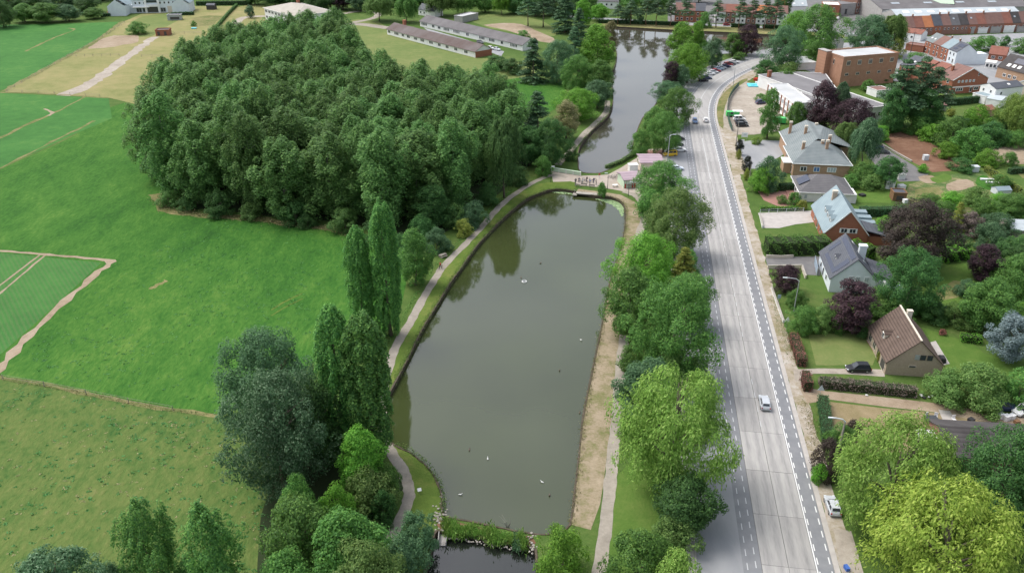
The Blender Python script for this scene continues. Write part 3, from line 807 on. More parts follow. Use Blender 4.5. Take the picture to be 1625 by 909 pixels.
patch("vegetable_garden", [(1440, 292), (1500, 280), (1560, 270), (1625, 300), (1650, 330), (1650, 352), (1560, 350), (1500, 345), (1450, 330)], "veg_plot", .024, "overgrown vegetable garden with mixed beds", 2, .6)
for a_, m_, l_ in (([(1476, 283), (1500, 276), (1512, 284), (1490, 291)], "lawn", "green bed beside the spilt sand"), ([(1500, 292), (1535, 284), (1545, 296), (1510, 306)], "soil_pale", "bare bed in the vegetable garden"), ([(1548, 281), (1568, 280), (1580, 298), (1556, 300)], "meadow_grass", "bright green bed between the cold frames"), ([(1450, 300), (1490, 298), (1500, 320), (1462, 326)], "straw_strip", "weedy bed right of the pavilion"), ([(1505, 310), (1545, 304), (1560, 322), (1515, 332)], "lawn", "dark green bed in the middle of the vegetable garden")):
    patch("garden_bed", a_, m_, .044, l_, 2, .5)
patch("straw_field", [(1550, 236), (1600, 231), (1680, 228), (1680, 262), (1600, 260), (1570, 252)], "soil_pale", .03, "pale stubble plot behind the shrubs", 1, .3)
patch("straw_field", [(1612, 273), (1680, 268), (1680, 285), (1622, 283)], "straw_strip", .03, "narrow pale plot in front of the stubble plot", 1, .3)
patch("bungalow_lawn", [(1353, 303), (1390, 299), (1412, 303), (1414, 322), (1362, 322)], "lawn", .03, "small lawn behind the white bungalow", 1, .1)
patch("courtyard", [(1060, 36), (1160, 38), (1250, 42), (1300, 60), (1420, 56), (1420, -40), (1060, -40)], "asphalt_dark", .009, "dull ground of the far town blocks", 1, .1)
patch("courtyard", [(1240, 96), (1300, 72), (1430, 60), (1640, 52), (1640, 130), (1500, 150), (1430, 130), (1300, 120)], "asphalt_pale", .010, "grey streets and yards of the town", 1, .1)

# ------------------------------------------------------------------ trees
def leaf_mesh(name, C, N, S, asp=0.75, hang=None):
    """C centres, N facing normals, S sizes -> one mesh of small bent leaf sprays (two triangles each)"""
    n = len(C)
    N = N / np.linalg.norm(N, axis=1, keepdims=True)
    r = rng.normal(size=(n, 3)) if hang is None else hang
    T = r - N * np.sum(r * N, axis=1, keepdims=True)
    T /= np.linalg.norm(T, axis=1, keepdims=True) + 1e-9
    B = np.cross(N, T)
    S = S[:, None]
    j = lambda: rng.uniform(.75, 1.25, (n, 1))
    V = np.stack([C - T * S * .5 * j(), C + B * S * .5 * asp * j() - N * S * .12, C + T * S * .5 * j(), C - B * S * .5 * asp * j() - N * S * .12], axis=1).reshape(-1, 3)
    me = bpy.data.meshes.new(name)
    me.vertices.add(4 * n); me.vertices.foreach_set("co", V.astype(np.float32).ravel())
    me.loops.add(4 * n); me.loops.foreach_set("vertex_index", np.arange(4 * n, dtype=np.int32))
    me.polygons.add(n)
    me.polygons.foreach_set("loop_start", np.arange(0, 4 * n, 4, dtype=np.int32))
    me.polygons.foreach_set("loop_total", np.full(n, 4, dtype=np.int32))
    me.update(calc_edges=True)
    me.materials.append(None)
    return me

def unit(n):
    u = rng.normal(size=(n, 3)); return u / np.linalg.norm(u, axis=1, keepdims=True)

def crown_mesh(name, H, z0, prof, nclump, cr, nleaf, ls, squash=(1, 1, .8), lean=0.0, up=.35, lump=.18, inner=.45, asp=.75, droop=False, plume=0.0):
    """prof(t) gives the crown radius at height fraction t; clumps sit near the outside"""
    ts = rng.uniform(0, 1, 4000)
    rr = np.array([prof(t) for t in ts])
    keep = rng.uniform(0, rr.max(), 4000) < rr
    ts, rr = ts[keep][:nclump], rr[keep][:nclump]
    k = len(ts)
    th = rng.uniform(0, 2 * math.pi, k)
    ph1, ph2 = rng.uniform(0, 6.28, 2)
    lob = 1 + lump * np.sin(3 * th + ph1 + 5 * ts) + lump * .6 * np.sin(5 * th + ph2 - 7 * ts)
    cr_i = cr * rng.uniform(.65, 1.35, k)
    rad = np.maximum(rr * lob - cr_i * .6, 0) * np.sqrt(rng.uniform(inner ** 2, 1, k))
    cc = np.stack([rad * np.cos(th), rad * np.sin(th), z0 + ts * (H - z0 - cr * .7) + lean * 0], axis=1)
    C, N, S, D = [], [], [], []
    sq = np.array(squash)
    for i in range(k):
        m = int(nleaf * (cr_i[i] / cr) ** 2)
        u = unit(m * 2)
        out = cc[i] * np.array([1, 1, 0]); d = np.linalg.norm(out)
        od = out / d if d > .1 else np.array([0, 0, 1.0])
        w = u @ od * .5 + u[:, 2] * .6
        u = u[np.argsort(-w + rng.normal(size=2 * m) * .55)][:m]
        if plume:                                              # upright pointed shoots
            us = u.copy(); us[:, :2] *= (1.2 - plume * (u[:, 2:3] + 1) / 2)
        else: us = u
        C.append(cc[i] + us * sq * cr_i[i] * rng.uniform(.7, 1.16, (m, 1)))
        N.append(u + od * .25 + np.array([0, 0, up]) + rng.normal(size=(m, 3)) * .46)
        S.append(ls * rng.uniform(.65, 1.35, m))
        if droop:
            k2 = rng.uniform(0, 1, m) < .4                      # twigs hanging below the clump
            C[-1][k2, 2] -= rng.uniform(0, 1, k2.sum()) ** 1.3 * cr_i[i] * 1.5
            C[-1][:, 2] = np.maximum(C[-1][:, 2], .4)
            D.append(np.stack([u[:, 0] * .55, u[:, 1] * .55, np.full(m, -1.0)], 1) + rng.normal(size=(m, 3)) * .35)
    return leaf_mesh(name, np.concatenate(C), np.concatenate(N), np.concatenate(S), asp, np.concatenate(D) if droop else None)

def willow_mesh(name, H, Rr, nb, ls, z_low=.8, mop=1.7):
    """drooping mop heads set over a dome: every mop is a bunch of hanging twigs"""
    C, N, S, D = [], [], [], []
    for b in range(nb):
        th = rng.uniform(0, 6.283); q = math.sqrt(rng.uniform(.0, 1))
        lob = 1 + .14 * math.sin(3 * th + 1) + .09 * math.sin(5 * th + 2)
        r0 = Rr * q * .80 * lob
        zt = H * (.50 + .50 * math.sqrt(max(0, 1 - (q * .93) ** 2))) * rng.uniform(.84, 1.03)
        low = rng.uniform(0, 1) < .45 * q
        if low: zt *= rng.uniform(.5, .85)
        zt = max(zt, z_low + 1.5)
        bx0, by0 = r0 * math.cos(th), r0 * math.sin(th)
        R0 = mop * rng.uniform(.7, 1.35) * Rr / 9
        for k in range(30):
            f2 = rng.uniform(0, 6.283); od = np.array([math.cos(f2), math.sin(f2), 0]) + np.array([math.cos(th), math.sin(th), 0]) * .7 * q
            reach = R0 * rng.uniform(.25, 1.0); ln = min(rng.uniform(.6, 2.1) * R0 * 1.5, zt - z_low * rng.uniform(.5, 1))
            m = max(4, int((reach + ln) / (ls * .62)))
            u = np.linspace(0, 1, m)
            hor = reach * np.sin(np.minimum(u * 2.0, 1.57))
            z = zt + .35 * R0 * np.sin(np.minimum(u * 4, 3.14)) - ln * u ** 1.6
            cc = np.stack([bx0 + od[0] * hor, by0 + od[1] * hor, z], 1) + rng.normal(size=(m, 3)) * .1
            C.append(cc)
            N.append(od * (.5 + .6 * u[:, None]) + np.array([0, 0, 1.0]) * (1.1 - u[:, None]) + rng.normal(size=(m, 3)) * .42)
            S.append(ls * rng.uniform(.7, 1.35, m))
            D.append(np.stack([od[0] * (1 - u), od[1] * (1 - u), -u - .15], 1) + rng.normal(size=(m, 3)) * .28)
    return leaf_mesh(name, np.concatenate(C), np.concatenate(N), np.concatenate(S), .34, np.concatenate(D))

def pine_mesh(name, H, Rr, base, tiers, ls, droop=0.0):
    C, N, S = [], [], []
    for i in range(tiers):
        t = i / (tiers - 1); z = H * (base + (1 - base) * t) - .4
        r = Rr * (1 - t) ** .7 * rng.uniform(.75, 1.1) + .25
        nb = int(4 + 4 * (1 - t))
        for b in range(nb):
            th = rng.uniform(0, 6.283)
            for q in (.45, .75, 1.0):
                m = 52; u = unit(m); u[:, 2] = np.abs(u[:, 2]) * .8 - .15
                cr = (.42 + .35 * q) * Rr / 3.2
                cz = z - droop * r * q + rng.normal() * .2
                C.append(np.array([r * q * math.cos(th), r * q * math.sin(th), cz]) + u * np.array([1, 1, .5]) * cr)
                N.append(u + np.array([0, 0, .5]) + rng.normal(size=(m, 3)) * .4)
                S.append(ls * rng.uniform(.6, 1.3, m))
    return leaf_mesh(name, np.concatenate(C), np.concatenate(N), np.concatenate(S), .5)

def trunk_mesh(name, H, r, limbs, spread, z0, bare=.85):
    mb = MB()
    hh = H * bare
    pts = [(rng.normal() * .02 * H * (i > 0), rng.normal() * .012 * H * (i > 0), hh * i / 5) for i in range(6)]
    mb.tube(pts, [r * (1.25 if i == 0 else 1) * (1 - .16 * i) for i in range(6)], 7)
    for k in range(limbs):
        t = rng.uniform(.35, .9); z = max(z0 * .8, hh * t); th = rng.uniform(0, 6.283); L = spread * rng.uniform(.5, .9)
        i = min(4, int(z / hh * 5)); p = Vector(pts[i]).lerp(Vector(pts[i + 1]), z / hh * 5 - i)
        d = Vector((math.cos(th), math.sin(th), rng.uniform(.35, .9)))
        mb.tube([p, p + d * L * .5, p + d * L + Vector((0, 0, L * .15))], [r * .42, r * .28, r * .08], 5)
    me = mesh(name, mb.v, mb.f, True); me.materials.append(None)
    return me

def egg(w, peak=.45, top=.35, bot=.55):
    def f(t):
        if t < peak: return w / 2 * (bot + (1 - bot) * math.sin(t / peak * math.pi / 2))
        q = (t - peak) / (1 - peak); return w / 2 * max(top * (1 - q), math.sqrt(max(0, 1 - q ** 2.0)))
    return f
def column(w):
    def f(t): return w / 2 * (min(1, .6 + t * 1.6) if t < .3 else (1.0 if t < .72 else max(.2, math.sqrt(max(0, 1 - ((t - .72) / .29) ** 2)))))
    return f

PROTO = {}
def proto(kind, H, Wd, crowns, trunks): PROTO[kind] = (H, Wd, crowns, trunks)
proto("poplar", 30, 11.5, [crown_mesh("poplar_crown", 30, 1.6, egg(11.5, .5, .3, .62), 340, 1.05, 68, .43, (1, 1, 1.6), up=.75, lump=.34, plume=.55) for _ in range(4)],
      [trunk_mesh("poplar_trunk", 30, .34, 7, 4, 6, .8) for _ in range(2)])
proto("lombardy", 26, 7, [crown_mesh("lombardy_crown", 26, .8, column(7), 400, .66, 84, .32, (1, 1, 1.8), up=.6, lump=.06, inner=.5, plume=.6) for _ in range(3)],
      [trunk_mesh("lombardy_trunk", 26, .4, 6, 2.2, 3, .85)])
proto("round", 12, 10.5, [crown_mesh("round_crown", 12, 1.6, egg(10.5, .45, .2, .6), 150, 1.05, 120, .30, (1, 1, .85), up=.8, lump=.22) for _ in range(4)],
      [trunk_mesh("round_trunk", 12, .28, 8, 3.6, 2.2, .7) for _ in range(2)])
proto("broad", 17, 16, [crown_mesh("broad_crown", 17, 1.4, egg(16, .42, .2, .66), 330, 1.12, 92, .31, (1, 1, .95), up=.75, lump=.26) for _ in range(3)],
      [trunk_mesh("broad_trunk", 17, .4, 10, 5.5, 3, .7)])
proto("oval", 14, 8, [crown_mesh("oval_crown", 14, 1.2, egg(8, .4, .15, .65), 140, .92, 105, .29, (1, 1, .95), up=.7, lump=.2) for _ in range(3)],
      [trunk_mesh("oval_trunk", 14, .25, 7, 2.8, 2.5, .75)])
proto("bush", 5.5, 6.5, [crown_mesh("bush_crown", 5.5, .1, egg(6.5, .35, .25, .8), 95, .70, 90, .22, (1, 1, .8), up=.8, lump=.26) for _ in range(3)],
      [trunk_mesh("bush_trunk", 5.5, .12, 6, 1.6, .8, .5)])
proto("shrub", 2.4, 2.8, [crown_mesh("shrub_crown", 2.4, .05, egg(2.8, .4, .2, .8), 44, .42, 58, .17, (1, 1, .85), up=.5) for _ in range(2)],
      [trunk_mesh("shrub_trunk", 2.4, .06, 5, .7, .3, .5)])
proto("willow", 15, 18, [crown_mesh("willow_crown", 15, 2.6, egg(18, .42, .15, .72), 240, 1.25, 110, .44, (1, 1, .9), up=.7, lump=.16, inner=.5, asp=.4, droop=True) for _ in range(3)], [trunk_mesh("willow_trunk", 15, .5, 9, 6, 3, .7)])
proto("birch", 14, 8, [willow_mesh("birch_crown", 14, 4.2, 130, .40, 1.5, 2.2) for _ in range(2)], [trunk_mesh("birch_trunk", 14, .2, 6, 3, 3, .85)])
proto("pine", 17, 8, [pine_mesh("pine_crown", 17, 4.0, .42, 9, .42) for _ in range(3)], [trunk_mesh("pine_trunk", 17, .26, 7, 2.5, 7, .95) for _ in range(2)])
proto("conifer", 14, 6.5, [pine_mesh("conifer_crown", 14, 3.4, .06, 16, .42, .22) for _ in range(2)], [trunk_mesh("conifer_trunk", 14, .22, 4, 1.5, 1, .9)])

tree_count = {}
def tree(kind, name, label, mat, loc, H, Wd, bark="bark", group=None, rz=None):
    h0, w0, crowns, trunks = PROTO[kind]
    i = tree_count.get(kind, 0); tree_count[kind] = i + 1
    t = thing(name, label, "tree" if H > 4.2 else "bush", loc, random.uniform(0, 6.28) if rz is None else rz, group)
    sx = Wd / w0; sz = H / h0
    c = link("crown", crowns[i % len(crowns)], t, mat, (0, 0, 0), 0, (sx, sx, sz), objmat=True)
    k = link("trunk", trunks[i % len(trunks)], t, bark, (0, 0, 0), 0, ((sx + sz) / 2,) * 2 + (sz,), objmat=True)
    return t

def ptree(kind, name, bxp, byp, top, wpx, mat, label, bark="bark", group=None):
    b = W(bxp, byp)
    # the crown leans over the base towards the lens, so its top edge is measured at the crown's axis
    H = height_to(b, top)
    return tree(kind, name, label, mat, b, H, wpx / pxm(byp) * 1.0, bark, group)

# the poplar wood: stems on a loose planting grid
wood_px = [(246, 312), (300, 326), (380, 336), (450, 345), (560, 352), (640, 360), (700, 350), (745, 325), (785, 290), (815, 255), (822, 228), (800, 212), (760, 202), (700, 197), (640, 194), (600, 182), (585, 150), (555, 124), (500, 114), (420, 128), (350, 150), (285, 190), (245, 240)]
WOOD = [W(*p) for p in wood_px]
def inside(p, poly):
    c = False
    for i in range(len(poly)):
        a, b = poly[i], poly[i - 1]
        if (a.y > p.y) != (b.y > p.y) and p.x < (b.x - a.x) * (p.y - a.y) / (b.y - a.y) + a.x: c = not c
    return c
xs = [p.x for p in WOOD]; ys = [p.y for p in WOOD]
wood_trees = []
SP_ = 9.8
row = 0
y = min(ys)
while y < max(ys):
    x = min(xs) + (SP_ / 2 if row % 2 else 0)
    while x < max(xs):
        p = Vector((x + random.uniform(-3, 3), y + random.uniform(-2.6, 2.6), 0))
        if inside(p, WOOD): wood_trees.append(p)
        x += SP_
    y += SP_ * .9; row += 1
def edge_dist(p): return min(((p - a.lerp(b, max(0, min(1, (p - a).dot(b - a) / (b - a).length_squared)))).length for a, b in zip(WOOD, WOOD[1:] + WOOD[:1])))
for p in wood_trees:
    near = edge_dist(p) < 6.0
    front = p.y < 205 and near
    lab = ("tall poplar on the meadow side edge of the dense wood" if front and p.x < -20 else
           "tall poplar on the pond side edge of the dense wood" if near and p.x >= -20 and p.y < 300 else
           "tall poplar on the far edge of the dense wood" if near else
           ("tall poplar deep inside the wood, in the back part towards the white block" if p.y > 270 else "tall poplar inside the wood, in the right part towards the pond" if p.x > -45 else "tall poplar inside the wood, in the left front part towards the meadow" if p.y < 225 else "tall poplar in the very middle of the dense wood"))
    H = random.uniform(23.5, 29.0) * (.9 if p.x > -62 else 1.0)
    tree("poplar", "poplar_tree", lab, "leaf_poplar", p, H, random.uniform(11.0, 15.5), "bark_pale", "poplars of the dense wood")

T = ptree
# trees by the pond, left side
T("lombardy", "lombardy_poplar", 579, 528, 364, 44, "leaf_lombardy", "shorter left Lombardy poplar of the pair beside the meadow corner")
T("lombardy", "lombardy_poplar", 620, 532, 322, 46, "leaf_lombardy", "taller right Lombardy poplar of the pair beside the footpath")
T("lombardy", "lombardy_poplar", 550, 722, 488, 64, "leaf_lombardy", "left stem of the big double Lombardy poplar at the pond bend")
T("lombardy", "lombardy_poplar", 593, 728, 502, 76, "leaf_lombardy", "right stem of the big double Lombardy poplar at the pond bend")
T("oval", "broadleaf_tree", 660, 452, 362, 56, "leaf_green", "dark broadleaf tree just right of the taller Lombardy poplar")
T("bush", "broadleaf_bush", 694, 398, 360, 42, "leaf_bluegreen", "grey green bush beside the footpath at the wood edge")
T("bush", "broadleaf_bush", 736, 374, 346, 28, "leaf_yellow", "small yellow green bush by the left footpath")
T("bush", "broadleaf_bush", 752, 358, 318, 44, "leaf_bluegreen", "grey green bush under the wood beside the path")
T("bush", "broadleaf_bush", 640, 420, 370, 46, "leaf_deep", "dark bush between the Lombardy poplars and the wood")
T("oval", "broadleaf_tree", 690, 360, 290, 60, "leaf_deep", "dark understorey tree at the pond corner of the wood")
T("birch", "weeping_tree", 800, 314, 182, 52, "leaf_willow_dark", "dark hanging willow between the wood and the footpath")
T("bush", "broadleaf_bush", 822, 292, 262, 36, "leaf_deep", "dark bush at the foot of the hanging willow")
T("bush", "broadleaf_bush", 590, 545, 505, 36, "leaf_green", "bush at the foot of the shorter Lombardy poplar")
T("broad", "ash_tree", 440, 700, 522, 150, "leaf_bluegreen", "big dark blue green tree at the meadow corner")
T("broad", "white_poplar", 455, 775, 590, 150, "leaf_silver", "silvery white poplar in front of the dark blue green tree")
T("oval", "broadleaf_tree", 515, 740, 600, 74, "leaf_deep", "dark tree between the silvery poplar and the big Lombardy poplar")
T("oval", "broadleaf_tree", 578, 790, 676, 74, "leaf_bright", "fresh green young tree below the big Lombardy poplar")
T("bush", "broadleaf_bush", 585, 818, 742, 90, "leaf_olive", "brownish bare stemmed bush beside the curved footpath")
T("bush", "broadleaf_bush", 540, 845, 766, 60, "leaf_bright", "light green bush in the thicket at the lower left")
T("bush", "broadleaf_bush", 480, 850, 756, 66, "leaf_green", "green bush at the pasture edge of the thicket")
T("round", "broadleaf_tree", 490, 935, 790, 120, "leaf_green", "wide green tree at the pasture side of the lower thicket")
T("round", "broadleaf_tree", 560, 960, 815, 130, "leaf_green", "wide green tree in the middle of the lower thicket")
T("round", "broadleaf_tree", 470, 1010, 880, 110, "leaf_green", "green tree cut by the bottom edge left of the thicket")
T("round", "broadleaf_tree", 590, 1010, 862, 120, "leaf_olive", "olive green tree cut by the bottom edge in the thicket")
T("bush", "broadleaf_bush", 618, 792, 735, 44, "leaf_green", "green bush squeezed between the thicket and the curved footpath")
T("bush", "broadleaf_bush", 608, 830, 775, 44, "leaf_deep", "dark bush inside the bend of the curved footpath")
T("bush", "broadleaf_bush", 664, 872, 814, 62, "leaf_bluegreen", "blue green bush between the footpath end and the dark pool")
T("bush", "broadleaf_bush", 640, 925, 850, 84, "leaf_bluegreen", "large bush on the left bank of the dark pool")
T("bush", "broadleaf_bush", 890, 915, 836, 86, "leaf_bright", "bright green round bush at the right end of the reed weir")
T("poplar", "young_poplar", 268, 985, 795, 78, "leaf_lombardy", "left one of the two young poplars at the bottom left edge")
T("poplar", "young_poplar", 362, 1000, 803, 88, "leaf_lombardy", "right one of the two young poplars at the bottom left edge")
T("round", "white_poplar", 110, 985, 874, 120, "leaf_silver", "silvery grey tree cut by the bottom edge at the far left")
T("round", "white_poplar", 205, 1010, 893, 60, "leaf_silver", "small silvery grey tree tip beside the young poplars")
T("bush", "broadleaf_bush", 312, 960, 884, 60, "leaf_deep", "dark bush between the two young poplars")

# trees between the pond and the road
T("broad", "broadleaf_tree", 1047, 322, 257, 88, "leaf_green", "round green tree in front of the snack kiosk")
T("bush", "broadleaf_bush", 1030, 345, 300, 50, "leaf_green", "bush in front of the round tree by the kiosk")
T("broad", "lime_tree", 1068, 408, 298, 104, "leaf_olive", "light olive green tree overhanging the parking strip")
T("broad", "broadleaf_tree", 1018, 478, 370, 102, "leaf_bright", "bright green tree above the pond bank beside the yellow conifer")
T("round", "broadleaf_tree", 996, 535, 425, 86, "leaf_green", "green tree leaning over the right footpath")
T("conifer", "golden_conifer", 1082, 455, 394, 42, "leaf_yellow", "small golden conifer beside the parking strip")
T("round", "broadleaf_tree", 1090, 520, 432, 76, "leaf_green", "green tree right of the golden conifer")
T("broad", "acacia_tree", 1064, 598, 440, 132, "leaf_green", "broad dome shaped tree in the middle of the roadside row")
T("bush", "broadleaf_bush", 1060, 620, 560, 70, "leaf_olive", "olive bush under the dome shaped tree")
T("round", "broadleaf_tree", 1022, 672, 570, 96, "leaf_bluegreen", "dull green tree behind the central willow")
T("willow", "weeping_willow", 1063, 772, 588, 188, "leaf_willow", "large yellow green weeping willow between the pond and the road")
T("round", "maple_tree", 1082, 842, 758, 104, "leaf_deep", "dark green tree at the foot of the central willow")
T("bush", "broadleaf_bush", 1068, 872, 818, 80, "leaf_olive", "olive bush in front of the dark green tree by the kerb")
T("bush", "broadleaf_bush", 1012, 930, 842, 100, "leaf_green", "green bush beside the pale footpath at the bottom edge")
T("bush", "broadleaf_bush", 1070, 975, 876, 90, "leaf_willow", "yellow green bush cut by the bottom edge beside the parking strip")

for x, y, tp, w, m, lab in ((1000, 590, 548, 40, "leaf_green", "bush over the right footpath below the leaning green tree"), (1012, 640, 590, 56, "leaf_green", "bush at the left foot of the dome shaped tree"), (1100, 610, 566, 50, "leaf_olive", "bush at the kerb under the dome shaped tree"),
        (1052, 448, 404, 50, "leaf_bright", "bright bush between the golden conifer and the pond trees"), (1042, 540, 480, 60, "leaf_green", "green bush behind the dome shaped tree"), (1090, 442, 396, 44, "leaf_green", "green bush at the parking strip above the golden conifer"), (1046, 376, 330, 50, "leaf_green", "bush between the kiosk tree and the light olive tree"),
        (1100, 690, 640, 56, "leaf_green", "bush at the kerb behind the central willow"), (1000, 690, 640, 44, "leaf_olive", "bush at the path behind the central willow"), (1048, 905, 862, 60, "leaf_green", "low bush in front of the olive bush at the kerb")):
    T("bush", "roadside_bush", x, y, tp, w, m, lab)
# canal, right bank
cb = "trees between the canal and the road"
T("bush", "broadleaf_bush", 1015, 246, 204, 36, "leaf_green", "bush at the water's edge behind the kiosk")
T("broad", "broadleaf_tree", 1052, 244, 176, 56, "leaf_green", "green tree on the canal side of the parked cars")
T("broad", "broadleaf_tree", 1072, 200, 138, 58, "leaf_green", "green tree beside the road where the curve begins")
T("bush", "broadleaf_bush", 1040, 205, 168, 44, "leaf_green", "bush leaning over the canal opposite the footpath bend")
T("broad", "broadleaf_tree", 1058, 162, 128, 48, "leaf_bluegreen", "dull green tree in front of the dark purple canal tree")
T("oval", "copper_beech", 1064, 142, 96, 30, "leaf_purple", "dark purple tree standing at the canal edge")
T("oval", "broadleaf_tree", 1080, 142, 102, 28, "leaf_silver", "grey green tree right of the purple canal tree")
T("broad", "broadleaf_tree", 1090, 132, 68, 62, "leaf_bright", "large bright tree above the parked cars on the curve")
T("oval", "broadleaf_tree", 1080, 96, 34, 44, "leaf_bright", "bright tree near the far end of the canal")
T("oval", "broadleaf_tree", 1104, 92, 32, 26, "leaf_bright", "slim light tree near the far end of the canal")
T("bush", "broadleaf_bush", 1110, 92, 62, 44, "leaf_green", "bush along the far end of the canal")
T("oval", "lime_tree", 1130, 108, 58, 32, "leaf_silver", "pale grey green tree above the row of parked cars")
T("round", "broadleaf_tree", 1162, 88, 52, 36, "leaf_green", "green tree left of the dark purple tree at the curve")
T("broad", "copper_beech", 1184, 88, 38, 40, "leaf_purple", "very dark purple tree at the far curve of the road")
T("bush", "broadleaf_bush", 1174, 95, 82, 20, "leaf_green", "low bush at the end of the row of parked cars")
# canal, left bank
T("conifer", "cedar_tree", 846, 130, 62, 44, "leaf_conifer", "dark cedar at the end of the rear barrack")
T("broad", "broadleaf_tree", 884, 132, 62, 56, "leaf_bluegreen", "dark green tree right of the cedar")
T("conifer", "spruce_tree", 910, 112, 44, 34, "leaf_conifer", "dark spruce behind the canal trees")
T("oval", "broadleaf_tree", 946, 112, 38, 54, "leaf_bright", "tall bright tree on the left bank near the canal end")
T("oval", "broadleaf_tree", 966, 92, 32, 26, "leaf_tan", "pale flowering tree at the canal end")
T("broad", "broadleaf_tree", 915, 150, 86, 54, "leaf_green", "green tree in the middle of the left canal bank")
T("oval", "broadleaf_tree", 950, 152, 94, 46, "leaf_green", "green tree leaning over the canal edging")
T("round", "broadleaf_tree", 948, 172, 126, 46, "leaf_bluegreen", "blue green tree beside the canal footpath")
T("broad", "broadleaf_tree", 916, 190, 140, 66, "leaf_bright", "light green tree above the canal footpath")
T("oval", "chestnut_tree", 898, 222, 158, 46, "leaf_tan", "tree with brownish tips left of the canal footpath")
T("conifer", "dark_conifer", 852, 222, 146, 48, "leaf_conifer", "dark conifer at the right flank of the wood")
T("broad", "broadleaf_tree", 872, 262, 186, 62, "leaf_deep", "dark tree above the footbridge")
T("round", "broadleaf_tree", 840, 262, 200, 54, "leaf_deep", "dark tree between the wood and the footbridge path")
T("bush", "broadleaf_bush", 905, 254, 226, 26, "leaf_deep", "dark bush on the canal bank behind the parapet")
T("bush", "broadleaf_bush", 862, 278, 246, 30, "leaf_green", "bush at the left end of the pale green parapet")

# trees on the right
T("willow", "weeping_willow", 1404, 826, 667, 192, "leaf_willow", "upper yellow green weeping willow at the right over the parked car")
T("willow", "weeping_willow", 1478, 945, 772, 232, "leaf_willow_gold", "golden green weeping willow at the lower right corner")
T("broad", "maple_tree", 1565, 850, 682, 150, "leaf_deep", "big dark green tree at the right edge behind the willows")
T("broad", "maple_tree", 1655, 850, 690, 140, "leaf_deep", "dark tree cut by the right edge beside the long roof")
T("bush", "purple_bush", 1310, 752, 695, 52, "leaf_copper", "dark brownish bush at the foot of the concrete street lamp")
T("shrub", "green_shrub", 1298, 765, 735, 26, "leaf_bright", "bright green shrub at the verge below the brownish bush")
T("bush", "round_bush", 1330, 708, 672, 42, "leaf_green", "round green bush behind the concrete street lamp")
T("shrub", "purple_shrub", 1352, 696, 665, 30, "leaf_copper", "brownish shrub on the dry lawn beside the upper willow")
T("round", "plum_tree", 1245, 464, 421, 46, "leaf_purple", "small purple plum tree at the dark drive")
T("oval", "plum_tree", 1343, 524, 446, 74, "leaf_purple", "large purple plum tree in front of the panel roof house")
T("broad", "maple_tree", 1434, 494, 394, 92, "leaf_deep", "dark green maple with a bare trunk behind the brown roofed house")
T("broad", "copper_beech", 1442, 424, 318, 116, "leaf_copper", "broad copper beech beside the brick gable house")
T("oval", "plum_tree", 1556, 442, 387, 50, "leaf_purple", "purple plum tree on the garden lawn at the right")
T("round", "blue_cedar", 1596, 572, 498, 72, "leaf_spruce_blue", "blue grey cedar on the back lawn")
T("round", "apple_tree", 1560, 522, 443, 84, "leaf_green", "leafy green tree above the clipped hedge at the right")
T("bush", "garden_bush", 1272, 526, 484, 50, "leaf_green", "green garden bush beside the street lamp")
T("bush", "garden_bush", 1302, 526, 482, 42, "leaf_olive", "dull green bush left of the large purple plum tree")
T("bush", "garden_bush", 1262, 486, 458, 34, "leaf_green", "round green bush behind the street lamp")
T("shrub", "garden_shrub", 1332, 530, 508, 18, "leaf_green", "small pointed shrub below the large purple plum tree")
T("bush", "garden_bush", 1390, 500, 458, 60, "leaf_green", "green bush between the plum tree and the maple")
T("bush", "garden_bush", 1480, 505, 478, 56, "leaf_deep", "dark bush right of the brown roof ridge")
T("bush", "garden_bush", 1512, 512, 482, 50, "leaf_olive", "loose olive bush in the garden border")
T("bush", "garden_bush", 1500, 635, 590, 74, "leaf_olive", "olive bush right of the brown roofed house wall")
T("bush", "garden_bush", 1550, 640, 578, 90, "leaf_olive", "large olive bush above the junk yard")
T("bush", "garden_bush", 1612, 640, 588, 70, "leaf_green", "green bush at the right edge above the white van")
T("round", "garden_tree", 1610, 480, 402, 70, "leaf_green", "green tree at the right edge above the blue cedar")
T("round", "garden_tree", 1640, 540, 470, 60, "leaf_bright", "light green tree cut by the right edge")
T("bush", "garden_bush", 1600, 420, 375, 56, "leaf_deep", "dark bush behind the purple plum tree on the lawn")
T("bush", "garden_bush", 1535, 372, 335, 44, "leaf_dead", "brownish thin bush by the small lawn")
T("conifer", "golden_conifer", 1513, 372, 322, 26, "leaf_yellow", "golden conifer beside the brownish thin bush")
T("bush", "garden_bush", 1580, 372, 338, 54, "leaf_bluegreen", "bush in front of the grey shed roof at the right")
T("round", "garden_tree", 1600, 352, 308, 60, "leaf_green", "tree at the lower end of the vegetable garden")
T("bush", "garden_bush", 1490, 352, 318, 44, "leaf_green", "bush right of the copper beech top")
T("bush", "garden_bush", 1640, 330, 290, 60, "leaf_olive", "bush at the right edge beside the vegetable garden")
T("bush", "garden_bush", 1555, 345, 312, 44, "leaf_green", "bush in the middle of the vegetable garden")
T("round", "garden_tree", 1404, 296, 248, 46, "leaf_deep", "dark round tree beside the asphalt yard")
T("bush", "garden_bush", 1368, 290, 258, 40, "leaf_green", "bush behind the white bungalow roof")
T("shrub", "garden_shrub", 1464, 274, 260, 18, "leaf_bright", "small bright shrub on the edge of the brown lot")
T("birch", "birch_tree", 1366, 268, 190, 46, "leaf_silver", "pale birch beside the big villa")
T("birch", "birch_tree", 1336, 245, 192, 34, "leaf_olive", "yellowish birch at the back of the villa roof")
T("oval", "copper_beech", 1298, 212, 126, 52, "leaf_purple", "left dark purple tree behind the villa")
T("broad", "copper_beech", 1346, 228, 156, 68, "leaf_purple", "right dark purple tree behind the villa")
